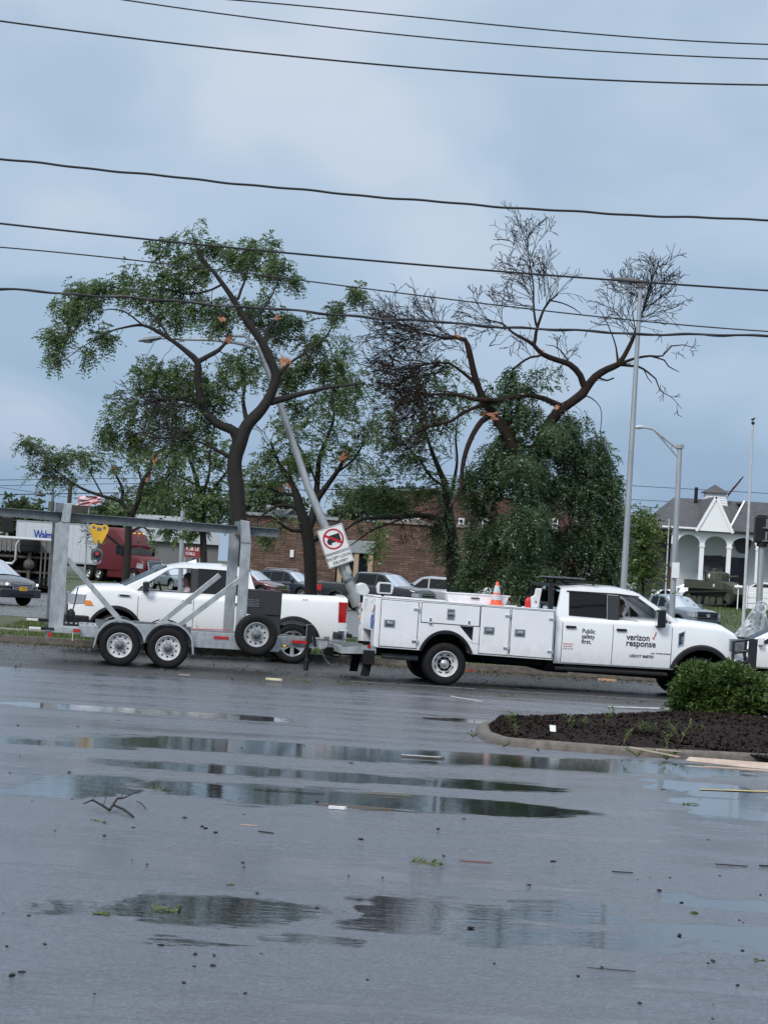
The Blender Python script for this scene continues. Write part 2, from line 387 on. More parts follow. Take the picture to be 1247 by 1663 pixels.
def side_patch(c, s, x0, x1, z0, z1, off, nx=8, nz=7, top=None):
    m = MB(); vs = []
    for i in range(nx):
        x = x0+(x1-x0)*i/(nx-1)
        zt = z1 if top is None else min(z1, smooth_interp(c.hi, x)-c.rad)
        zb = max(z0, zlo_at(c, x)+.01)
        for j in range(nz):
            z = zb+(zt-zb)*j/(nz-1); vs.append((x, s*(yside(c, x, z)+off), z))
    m.add(vs, [(i*nz+j, i*nz+j+1, (i+1)*nz+j+1, (i+1)*nz+j) for i in range(nx-1) for j in range(nz-1)])
    return m
def gh_y(c, x, z): return c.W/2*plan(c, x) - c.inset - c.bulge*.6 - (z-c.belt)*c.tumble
def glass_poly(poly, d):  # shrink
    cx = sum(p[0] for p in poly)/len(poly); cz = sum(p[1] for p in poly)/len(poly)
    return [(x+(cx-x)*d, z+(cz-z)*d) for x, z in poly]
def make_vehicle(name, sp, loc, rz, label, cat, group=None, detail=2):
    c = setup_car(sp); root = thing(name, label, cat, loc, rz, group); P = c.paint; c.root = root
    body_mesh(c).build('body', P, root, smooth=32)
    # underbody and wheel houses
    u = MB(); u.b2(.25, c.L-.35, -c.W*.36, c.W*.36, c.rocker-.08, c.rocker+.25)
    u.b2(.1, c.L-.15, -c.W*.44, c.W*.44, c.rocker+.2, c.rocker+.28) if detail < 2 else None
    for (wx, wr) in c.wheels:
        for s in (-1, 1):
            k = 14; vs = []
            for i in range(k+1):
                a = math.pi*i/k; X = wx+(c.archR+.015)*math.cos(a); Z = wr+(c.archR+.015)*math.sin(a)
                vs += [(X, s*(c.W/2-.09), Z), (X, s*(c.W/2-.55), Z)]
            vs += [(wx, s*(c.W/2-.55), wr-.1)]
            fs = [(2*i, 2*i+1, 2*i+3, 2*i+2) for i in range(k)] + [(2*i+1, 2*i+3, 2*k+2) for i in range(k)]
            u.add(vs, fs)
    u.build('underbody', under_mat, root)
    # greenhouse
    chain = c.chain; top = [(p[0], p[1]) for p in chain]
    outline = top + [(chain[-1][0], c.belt-.06), (chain[0][0], c.belt-.06)]
    cab = MB()
    for s in (-1, 1):
        cab.plate([outline] + [w[0] for w in c.windows], lambda x, z, s=s: (x, s*gh_y(c, x, z), z), lambda x, z, s=s: (x, s*(gh_y(c, x, z)-.045), z))
    gls = {}; 
    nn = 11
    for (a, b) in zip(chain, chain[1:]):
        kind = a[2]; ya, yb = gh_y(c, a[0], a[1]), gh_y(c, b[0], b[1])
        def pt(q, y, t, kind=kind):
            cr = c.roofcrown*(1-t*t)
            dx = (.10*(1-t*t) if kind == 'front' else (-.05*(1-t*t) if kind == 'rear' else 0))
            return (q[0] + dx*min(1, 1), y*t, q[1] + (cr if kind == 'roof' else cr*q[3] if len(q) > 3 else cr))
        ts = [-1+2*i/(nn-1) for i in range(nn)]
        if kind in ('front', 'rear'):
            ts = [-1, -.93] + [-.93+1.86*i/8 for i in range(1, 8)] + [.93, 1]
        g = MB(); vs = [pt(a, ya, t) for t in ts] + [pt(b, yb, t) for t in ts]; k = len(ts)
        for i in range(k-1):
            q = [vs[i], vs[i+1], vs[k+i+1], vs[k+i]]
            if kind in ('front', 'rear') and 0 < i < k-2: g.add(q, [(0, 1, 2, 3)])
            else: cab.add(q, [(0, 1, 2, 3)])
        if g.v: gls.setdefault('windshield' if kind == 'front' else 'rear_window', MB()).add(g.v, g.f)
    cb = cab.build('cabin', P, root, smooth=28)
    for k, g in gls.items(): g.build(k, glass_shield if k == 'windshield' else c.__dict__.get('rearglass', glass_tint), root, smooth=40)
    for s in (-1, 1):
        for w in c.windows:
            poly, gm = w[0], w[1]
            fr = MB(); fr.plate([glass_poly(poly, -.035), glass_poly(poly, .02)], lambda x, z, s=s: (x, s*(gh_y(c, x, z)+.006), z), lambda x, z, s=s: (x, s*(gh_y(c, x, z)-.012), z)); fo = fr.build('window_frame', black_plastic, root)
            if gm: 
                g = MB(); g.plate([glass_poly(poly, .01)], lambda x, z, s=s: (x, s*(gh_y(c, x, z)-.012), z), lambda x, z, s=s: (x, s*(gh_y(c, x, z)-.016), z)); g.build('pane', gm, fo)
    # interior
    i_ = MB(); x0 = c.chain[-1][0]; x1 = c.chain[0][0]
    i_.b2(min(x0, x1)+.1, max(x0, x1)-.15, -c.W/2+.16, c.W/2-.16, c.rocker+.1, c.rocker+.2)
    i_.build('cabin_floor', interior, root)
    for sx in c.seats:
        for sy in (-.38, .38):
            q = MB(); q.box((sx-.28, sy, c.belt-.12), (.14, .5, .75), ry=-.2); q.box((sx, sy, c.belt-.5), (.5, .5, .16)); q.box((sx-.36, sy, c.belt+.33), (.1, .26, .2), ry=-.2)
            q.build('seat', c.__dict__.get('seatmat', interior), root, bevel=.04)
    q = MB(); q.box((max(x0, x1)-.45, 0, c.belt-.1), (.5, c.W-.4, .22)); q.build('dashboard', interior, root, bevel=.04)
    # doors
    for s in (-1, 1):
        for (a, b) in c.doors:
            d = side_patch(c, s, a+.006, b-.006, c.__dict__.get('doorz', c.rocker+.04), 9, .004, top=True)
            dd = d.build('door', P, root, smooth=50)
            sm = MB()
            for X in (a, b):
                zt = smooth_interp(c.hi, X)-c.rad; zb = max(c.rocker+.04, zlo_at(c, X))
                pp = [(X, s*(yside(c, X, z)+.0015), z) for z in lin(zb, zt, 7)]
                vs = [(X-.007, y, z) for X_, y, z in pp] + [(X+.007, y, z) for X_, y, z in pp]
                sm.add(vs, [(i, i+1, 8+i, 7+i) for i in range(6)])
            pp = [(x, s*(yside(c, x, c.rocker+.04)+.0015), c.rocker+.04) for x in lin(a, b, 8)]
            sm.add([(x, y, z-.006) for x, y, z in pp] + [(x, y, z+.006) for x, y, z in pp], [(i, i+1, 9+i, 8+i) for i in range(7)])
            sm.build('door_seam', seam_mat, dd)
            if c.__dict__.get('handles', True):
                hx = a+.14; hz = c.__dict__.get('handlez', c.belt-.16)
                h = MB(); y = s*(yside(c, hx, hz)+.03); h.box((hx+.02, y, hz), (.2, .03, .045)); h.b2(hx-.07, hx-.04, s*yside(c, hx, hz), y, hz-.02, hz+.02); h.b2(hx+.08, hx+.11, s*yside(c, hx, hz), y, hz-.02, hz+.02)
                h.build('door_handle', c.__dict__.get('handlemat', P), dd, bevel=.008)
        if c.mirror:
            mx, mz = c.mirrorat; m = MB(); y = gh_y(c, mx, mz); ms = c.__dict__.get('mirrorsize', (.14, .22, .19))
            m.box((mx, s*(y+.14), mz), ms); m.bar((mx, s*(y-.02), mz-.06), (mx, s*(y+.12), mz-.05), .06, .05)
            mo = m.build('mirror', c.__dict__.get('mirrormat', P), root, bevel=.03)
            MB().box((mx-ms[0]/2-.004, s*(y+.14), mz), (.006, ms[1]*.8, ms[2]*.8)).build('mirror_glass', chrome, mo)
        # arch trim
        if c.__dict__.get('flare'):
            for (wx, wr) in c.wheels if c.flare[2] is None else [c.wheels[i] for i in c.flare[2]]:
                f = MB(); fw, fo = c.flare[0], c.flare[1]; k = 22; vs = []
                a0 = math.asin(min(1, max(-1, (c.rocker-wr+.02)/c.archR)))
                for i in range(k+1):
                    a = a0+(math.pi-2*a0)*i/k; ca, sa = math.cos(a), math.sin(a)
                    for rr_, oo in ((c.archR-.015, -.03), (c.archR-.012, fo), (c.archR+fw*.6, fo), (c.archR+fw, .001)):
                        X, Z = wx+rr_*ca, wr+rr_*sa; vs.append((X, s*(yside(c, X, max(Z, c.rocker))+oo), Z))
                f.add(vs, [(i*4+j, i*4+j+1, (i+1)*4+j+1, (i+1)*4+j) for i in range(k) for j in range(3)])
                f.build('wheel_arch_trim', c.flare[3], root, smooth=50)
        if c.__dict__.get('sill'):
            xs_ = sorted(w[0] for w in c.wheels); f = MB(); a, b = xs_[0]+c.archR+.03, xs_[-1]-c.archR-.03
            f.b2(a, b, s*(c.W/2-.14), s*(c.W/2-.03), c.rocker-.07, c.rocker+.03); f.build('side_step', c.sill, root, bevel=.015)
    for (wx, wr) in c.wheels:
        for s in (-1, 1):
            make_wheel(root, wx, s*(c.W/2-.05-c.tw/2), wr, wr, c.tw, s, c.wstyle, wr*c.rimk, c.rmat, False, c.holes)
    front_rear(c, root)
    return c
def front_rear(c, root):
    L = c.L; W = c.W; fz = c.front
    # fz: dict(grille=(y half, z0, z1, mat), head=(y0, y1, z0, z1), bumper=(z0, z1, mat), tail=(y0,y1,z0,z1), rbumper=...)
    def yw(x): return W/2*plan(c, x)
    if 'grille' in fz:
        gw, z0, z1, gm, slats = fz['grille']; g = MB()
        g.plate([[(-gw*.93, z0), (gw*.93, z0), (gw, (z0+z1)/2), (gw*.97, z1), (-gw*.97, z1), (-gw, (z0+z1)/2)]], lambda y, z: (L+.012, y, z), lambda y, z: (L-.03, y, z)); go = g.build('grille', black_plastic, root)
        b = MB(); n = slats
        for i in range(n):
            z = z0+(z1-z0)*(i+.5)/n; b.box((L+.03, 0, z), (.03, gw*1.84, (z1-z0)/n*.36))
        b.b2(L+.01, L+.045, -gw*1.0, gw*1.0, z1-.01, z1+.025); b.b2(L+.01, L+.045, -gw*.95, gw*.95, z0-.025, z0+.01)
        for s in (-1, 1): b.bar((L+.03, s*gw*.95, z0), (L+.03, s*gw*1.0, z1), .03, .03)
        b.build('grille_bars', gm, go)
    if 'head' in fz:
        y0, y1, z0, z1, hm = fz['head']
        for s in (-1, 1):
            h = MB(); yy = min(y1, W/2)
            # wraps round the corner
            P = [(L+.03, y0), (L+.02, (y0+yy)/2), (L-.05, yy-.10), (L-.16, yy-.02), (L-.32, yy+.012)]
            vs = []
            for (x, y) in P:
                yc = min(y, yside(c, x, (z0+z1)/2)+.012)
                vs += [(x, s*yc, z0+(L-x)*.12), (x, s*yc, z1-(L-x)*.02)]
            Q = [(x-.05, y-.06) for x, y in P]
            for (x, y) in Q: vs += [(x, s*y, z0), (x, s*y, z1)]
            n = len(P); fs = [(2*i, 2*i+2, 2*i+3, 2*i+1) for i in range(n-1)] + [(2*i, 2*n+2*i, 2*n+2*i+2, 2*i+2) for i in range(n-1)] + [(2*i+1, 2*i+3, 2*n+2*i+3, 2*n+2*i+1) for i in range(n-1)] + [(0, 1, 2*n+1, 2*n), (2*n-2, 2*n-1, 4*n-1, 4*n-2)]
            h.add(vs, fs); ho = h.build('headlight', clear_lens, root)
            if hm: MB().ball((L+.0, s*(y0*.55+yy*.45), (z0+z1)/2), (z1-z0)*.33, sc=(1, 1.3, 1)).build('lamp_bulb', hm, ho, smooth=60)
    if 'bumper' in fz:
        z0, z1, bm_, ext = fz['bumper']; b = MB(); pr = [(-W/2*.99, L-.45), (-W/2*.985, L-.18), (-W/2*.9, L-.0), (-W*.25, L+ext), (W*.25, L+ext), (W/2*.9, L-.0), (W/2*.985, L-.18), (W/2*.99, L-.45), (W/2*.9, L-.45), (W/2*.8, L-.15), (-W/2*.8, L-.15), (-W/2*.9, L-.45)]
        b.plate([pr], lambda y, x: (x, y, z0), lambda y, x: (x, y, z1)); bo = b.build('front_bumper', bm_, root, bevel=.03)
        MB().b2(L+ext-.01, L+ext+.006, -W*.27, W*.27, z0+.05, z0+(z1-z0)*.45).build('air_intake', black_plastic, bo)
    if 'plate' in fz:
        pz, pm = fz['plate']; MB().b2(L+.06, L+.12, -.15, .15, pz-.075, pz+.075).build('number_plate', pm, root)
    if 'tail' in fz:
        x1, w, z0, z1 = fz['tail']
        for s in (-1, 1):
            h = MB(); vs = []; P = [(x1, 1), (x1*.4, 1), (.02, 1), (-.015, .96), (-.02, .80)]
            for x, k in P:
                y = min(yside(c, max(x, .0), (z0+z1)/2)+.012, 9)*k if k == 1 else (W/2*plan(c, 0))*k
                vs += [(x, s*y, z0), (x+.0, s*y, z1)]
            for x, k in P:
                y = (W/2-.1)*k; vs += [(x+.03, s*y, z0+.01), (x+.03, s*y, z1-.01)]
            n = len(P); fs = [(2*i, 2*i+2, 2*i+3, 2*i+1) for i in range(n-1)] + [(2*i, 2*n+2*i, 2*n+2*i+2, 2*i+2) for i in range(n-1)] + [(2*i+1, 2*i+3, 2*n+2*i+3, 2*n+2*i+1) for i in range(n-1)] + [(0, 1, 2*n+1, 2*n), (2*n-2, 2*n-1, 4*n-1, 4*n-2)]
            h.add(vs, fs); h.build('tail_light', red_lens, root)
    if 'rbumper' in fz:
        z0, z1, bm_ = fz['rbumper']; b = MB(); pr = [(-W/2*.99, .30), (-W/2*.98, .06), (-W/2*.88, -.06), (W/2*.88, -.06), (W/2*.98, .06), (W/2*.99, .30), (W/2*.85, .3), (W/2*.8, .1), (-W/2*.8, .1), (-W/2*.85, .3)]
        b.plate([pr], lambda y, x: (x, y, z0), lambda y, x: (x, y, z1)); b.build('rear_bumper', bm_, root, bevel=.025)
# ---------------------------------------------------------------- road frame and the ground
YAW = R(8)
RO = G(720.6, 1113)                       # foot of the service truck's near rear wheel
UX = Vector((math.cos(YAW*.25), math.sin(YAW*.25), 0)); VX = Vector((-UX.y, UX.x, 0))
def RF(u, v, z=0): p = RO + UX*u + VX*v; return Vector((p.x, p.y, z))
def vof(px, py, z=0): return (G(px, py, z)-RO).dot(VX)
def uof(px, py, z=0): return (G(px, py, z)-RO).dot(UX)
V_LOT = vof(791, 1131); V_LINE = vof(715, 1115.5); V_KERB = vof(470, 1071)

def puddle_mat():
    m = bpy.data.materials.new('wet_lot_asphalt'); m.use_nodes = True; nt = m.node_tree; N = nt.nodes; L = nt.links
    b = N['Principled BSDF']; tc = N.new('ShaderNodeTexCoord'); g = tc.outputs['Object']
    def mth(op, a, b_=None, c=None, cl=False):
        q = N.new('ShaderNodeMath'); q.operation = op; q.use_clamp = cl
        for i, v in enumerate((a, b_, c)):
            if v is None: continue
            if isinstance(v, (int, float)): q.inputs[i].default_value = v
            else: L.new(v, q.inputs[i])
        return q.outputs[0]
    def noise_(scale, st, det=4, off=0, rough=.55):
        mp = N.new('ShaderNodeMapping'); mp.inputs['Scale'].default_value = st; mp.inputs['Location'].default_value = (off, off, 0); L.new(g, mp.inputs[0])
        n = N.new('ShaderNodeTexNoise'); n.inputs['Scale'].default_value = scale; n.inputs['Detail'].default_value = det; n.inputs['Roughness'].default_value = rough; L.new(mp.outputs[0], n.inputs[0]); return n.outputs[0]
    def rng(v, a, b_, c=0, d=1, sm=True):
        q = N.new('ShaderNodeMapRange'); q.interpolation_type = 'SMOOTHSTEP' if sm else 'LINEAR'
        for i, x in enumerate((a, b_, c, d)): q.inputs[i+1].default_value = x
        L.new(v, q.inputs[0]); return q.outputs[0]
    sep = N.new('ShaderNodeSeparateXYZ'); L.new(g, sep.inputs[0])
    wx = noise_(1.1, (.8, .35, 1), 5, 4.2, .6); wy = noise_(2.1, (.45, 1.0, 1), 5, 9.7, .65)
    X = mth('MULTIPLY_ADD', wx, 2.4, mth('ADD', sep.outputs[0], -1.2)); Yc = mth('MULTIPLY_ADD', wy, 1.5, mth('ADD', sep.outputs[1], -.75))
    acc = None
    for (px, py, hw, hh) in PUDDLES:
        c0 = GLot(px, py); e = GLot(px+hw, py+hw*.063); rx = abs(e.x-c0.x); t = GLot(px, py-hh); bt = GLot(px, py+hh); ry = (t.y-bt.y)/2
        ax = mth('MULTIPLY', mth('SUBTRACT', X, c0.x), 1/rx); ay = mth('MULTIPLY', mth('SUBTRACT', Yc, c0.y), 1/ry)
        d = mth('ADD', mth('POWER', mth('ABSOLUTE', ax), 4.0), mth('MULTIPLY', ay, ay)); v = rng(d, 1.5, .3)
        acc = v if acc is None else mth('MAXIMUM', acc, v)
    fine = noise_(7, (.5, 1, 1), 7, 1.3, .7)
    damp = noise_(.55, (.4, 1.5, 1), 6, 20.1, .6)
    grain = noise_(160, (1, 1, 1), 3, 0, .8); ag = N.new('ShaderNodeTexVoronoi'); ag.inputs['Scale'].default_value = 95; L.new(g, ag.inputs[0])
    fine2 = noise_(26, (.5, 1, 1), 4, 6.6, .7)
    pud = rng(mth('ADD', mth('ADD', acc, mth('MULTIPLY', mth('SUBTRACT', grain, .5), .9)), mth('ADD', mth('MULTIPLY', mth('SUBTRACT', fine, .5), .9), mth('MULTIPLY', mth('SUBTRACT', fine2, .5), .8))), .22, .70)
    film = rng(mth('ADD', damp, mth('ADD', mth('MULTIPLY', mth('SUBTRACT', fine, .5), .5), mth('MULTIPLY', mth('SUBTRACT', grain, .5), .35))), .40, .62)
    sepc = N.new('ShaderNodeSeparateColor'); L.new(ag.outputs['Color'], sepc.inputs[0])
    cr = N.new('ShaderNodeMix'); cr.data_type = 'RGBA'; cr.inputs[6].default_value = (.048, .055, .072, 1); cr.inputs[7].default_value = (.125, .137, .168, 1)
    L.new(mth('MULTIPLY_ADD', mth('POWER', sepc.outputs[0], 2.5), .9, mth('MULTIPLY', damp, .25), cl=True), cr.inputs[0])
    spk = rng(ag.outputs['Distance'], .16, .08); spm = mth('MULTIPLY', spk, rng(grain, .55, .7))
    c2 = N.new('ShaderNodeMix'); c2.data_type = 'RGBA'; L.new(mth('MULTIPLY', spm, .6), c2.inputs[0]); L.new(cr.outputs[2], c2.inputs[6]); c2.inputs[7].default_value = (.15, .15, .16, 1)
    c3 = N.new('ShaderNodeMix'); c3.data_type = 'RGBA'; L.new(pud, c3.inputs[0]); L.new(c2.outputs[2], c3.inputs[6]); c3.inputs[7].default_value = (.012, .013, .015, 1)
    L.new(c3.outputs[2], b.inputs['Base Color'])
    r0 = mth('SUBTRACT', mth('MULTIPLY_ADD', grain, .16, .25), mth('MULTIPLY', film, .24)); rr = N.new('ShaderNodeMix'); rr.data_type = 'FLOAT'
    L.new(pud, rr.inputs[0]); L.new(r0, rr.inputs[2]); rr.inputs[3].default_value = .012; L.new(rr.outputs[0], b.inputs['Roughness'])
    b.inputs['Specular IOR Level'].default_value = .75; b.inputs['IOR'].default_value = 1.5
    rip = noise_(9, (.6, 1.6, 1), 4, 3)
    h = mth('ADD', mth('MULTIPLY', mth('SUBTRACT', 1.0, mth('MULTIPLY', film, .75)), mth('MULTIPLY', mth('ADD', ag.outputs['Distance'], grain), .55)), mth('MULTIPLY', rip, mth('MULTIPLY', pud, .16)))
    bp = N.new('ShaderNodeBump'); bp.inputs['Strength'].default_value = .6; bp.inputs['Distance'].default_value = .012; L.new(h, bp.inputs['Height']); 
    bp2 = N.new('ShaderNodeBump'); bp2.inputs['Strength'].default_value = .2; bp2.inputs['Distance'].default_value = .005; L.new(rip, bp2.inputs['Height'])
    up = N.new('ShaderNodeCombineXYZ'); up.inputs[2].default_value = 1; L.new(up.outputs[0], bp2.inputs['Normal'])      # standing water is level whatever the lot does
    mv_ = N.new('ShaderNodeMix'); mv_.data_type = 'VECTOR'; L.new(pud, mv_.inputs[0]); L.new(bp.outputs[0], mv_.inputs[4]); L.new(bp2.outputs[0], mv_.inputs[5])
    nn_ = N.new('ShaderNodeVectorMath'); nn_.operation = 'NORMALIZE'; L.new(mv_.outputs[1], nn_.inputs[0]); L.new(nn_.outputs[0], b.inputs['Normal'])
    return m
PUDDLES = [(240, 1156, 240, 5), (780, 1172, 110, 3), (90, 1208, 150, 6), (440, 1215, 330, 12), (900, 1240, 260, 11), (1120, 1248, 160, 9), (560, 1262, 420, 8), (80, 1272, 110, 20), (620, 1301, 440, 15), (1160, 1282, 82, 12), (1160, 1312, 88, 18),
           (225, 1470, 215, 30), (640, 1482, 150, 26), (900, 1484, 150, 18), (300, 1530, 150, 6), (560, 1530, 120, 8), (900, 1526, 180, 13), (1190, 1524, 160, 26), (1200, 1470, 130, 15)]
lot_mat = puddle_mat()
road_mat = mat('wet_road_asphalt', (.016, .016, .019), .46, var=.3, scale=1.1, c2=(.045, .045, .05), rvar=.34, bump=.35, bscale=70, spec=.5, stretch=(.35, 1.6, 1))
far_mat = mat('damp_far_asphalt', (.06, .06, .065), .45, scale=.5, c2=(.12, .12, .125), rvar=.2, bump=.2, stretch=(.3, 1, 1))
conc = mat('weathered_concrete', (.17, .155, .14), .8, scale=5, c2=(.30, .28, .255), bump=.4, bscale=40)
conc_d = mat('stained_concrete', (.06, .05, .042), .75, scale=7, c2=(.17, .15, .13), bump=.5, bscale=35)
grass_soil = mat('grass_soil', (.035, .05, .02), .9, scale=2.5, c2=(.07, .085, .035), bump=.5, bscale=20)
line_mat = mat('worn_line_paint', (.22, .22, .22), .5, scale=5, c2=(.5, .5, .5))
yline_mat = mat('worn_yellow_paint', (.28, .2, .06), .5, scale=9, c2=(.5, .38, .12))
mulch_mat = mat('wet_mulch', (.006, .004, .0035), .95, spec=.15, scale=14, c2=(.022, .014, .012), bump=1, bscale=30)

def sheet(name, pts, z, m, kind='structure'):
    mb = MB(); mb.add([(p[0], p[1], z) for p in pts], [tuple(range(len(pts)))]); o = mb.build(name, m); tag(o, kind=kind); return o
def rstrip(name, u0, u1, v0, v1, z0, z1, m):
    mb = MB(); vs = [RF(u0, v0, z0), RF(u1, v0, z0), RF(u1, v1, z0), RF(u0, v1, z0), RF(u0, v0, z1), RF(u1, v0, z1), RF(u1, v1, z1), RF(u0, v1, z1)]
    mb.add(vs, [(0,1,2,3),(4,5,6,7),(0,1,5,4),(1,2,6,5),(2,3,7,6),(3,0,4,7)]); o = mb.build(name, m); tag(o, kind='structure'); return o
# base terrain (flat, then gently rising beyond the far street towards the right)
def gh(x, y):
    k = max(0, min(1, (y-109)/16)); k = k*k*(3-2*k); rx = max(0, min(1, (x-9)/6)); return -.012 + 1.15*k*rx
tb = MB(); xs = [-3000, -600, -200, -80, -40] + [x for x in range(-20, 61, 2)] + [80, 120, 250, 600, 3000]; ys = [-60, 0, 30, 60, 90, 110] + list(range(116, 172, 4)) + [190, 250, 400, 900, 2500, 5000]
tb.add([(x, y, gh(x, y)) for y in ys for x in xs], [(j*len(xs)+i, j*len(xs)+i+1, (j+1)*len(xs)+i+1, (j+1)*len(xs)+i) for j in range(len(ys)-1) for i in range(len(xs)-1)])
o = tb.build('ground', grass_soil, smooth=60); tag(o, kind='structure')
a = RF(-60, V_LOT); b_ = RF(60, V_LOT)
def lotmesh():
    m = MB(); ys_ = [-20, 0, 8, 13] + lin(15, 36, 40); xs_ = [-60, -25, -12, -6, 0, 6, 12, 25, 60]; vs = [(x, y, lot_z(y)) for y in ys_ for x in xs_]; n = len(xs_)
    vs += [(x, a.y+(b_.y-a.y)*(x-a.x)/(b_.x-a.x), 0) for x in xs_]; m.add(vs, [(j*n+i, j*n+i+1, (j+1)*n+i+1, (j+1)*n+i) for j in range(len(ys_)) for i in range(n-1)])
    o = m.build('parking_lot', lot_mat, smooth=60); tag(o, kind='structure')
lotmesh()
sheet('road', [RF(-90, V_LOT), RF(90, V_LOT), RF(90, V_KERB), RF(-90, V_KERB)], 0.0, road_mat)
for i, (u0, u1) in enumerate([(-1.75, 0.55), (.75, 4.95)]):
    sheet('lane_marking', [RF(u0, V_LINE-.035), RF(u1, V_LINE-.05), RF(u1, V_LINE+.05), RF(u0, V_LINE+.035)], .004, line_mat)
for q4 in (((730, 1130), (732, 1132), (784, 1141), (782, 1139)), ((985, 1147), (985, 1148.6), (1090, 1153), (1090, 1150.5))):
    mb = MB(); mb.add([tuple(GLot(x, y)+Vector((0, 0, .006))) for x, y in q4], [(0, 1, 2, 3)]); o = mb.build('bay_marking', line_mat); tag(o, kind='structure')
mb = MB(); mb.add([tuple(GLot(x, y)+Vector((0, 0, .006))) for x, y in ((1135, 1281.8), (1135, 1283.4), (1247, 1287.6), (1247, 1285))], [(0, 1, 2, 3)]); o = mb.build('parking_line', yline_mat); tag(o, kind='structure')
rstrip('far_kerb', -90, 90, V_KERB, V_KERB+.16, 0, .15, conc_d)
rstrip('grass_verge', -90, 90, V_KERB+.16, V_KERB+3.0, 0, .145, grass_soil)
rstrip('sidewalk', -90, 90, V_KERB+3.0, V_KERB+4.5, 0, .155, conc)
rstrip('grass_verge', -90, 90, V_KERB+4.5, V_KERB+14.0, 0, .145, grass_soil)
rstrip('back_kerb', -90, 90, V_KERB+14.0, V_KERB+14.2, 0, .16, conc_d)
rstrip('far_street', -150, 150, V_KERB+14.2, V_KERB+66, -.01, .004, far_mat)
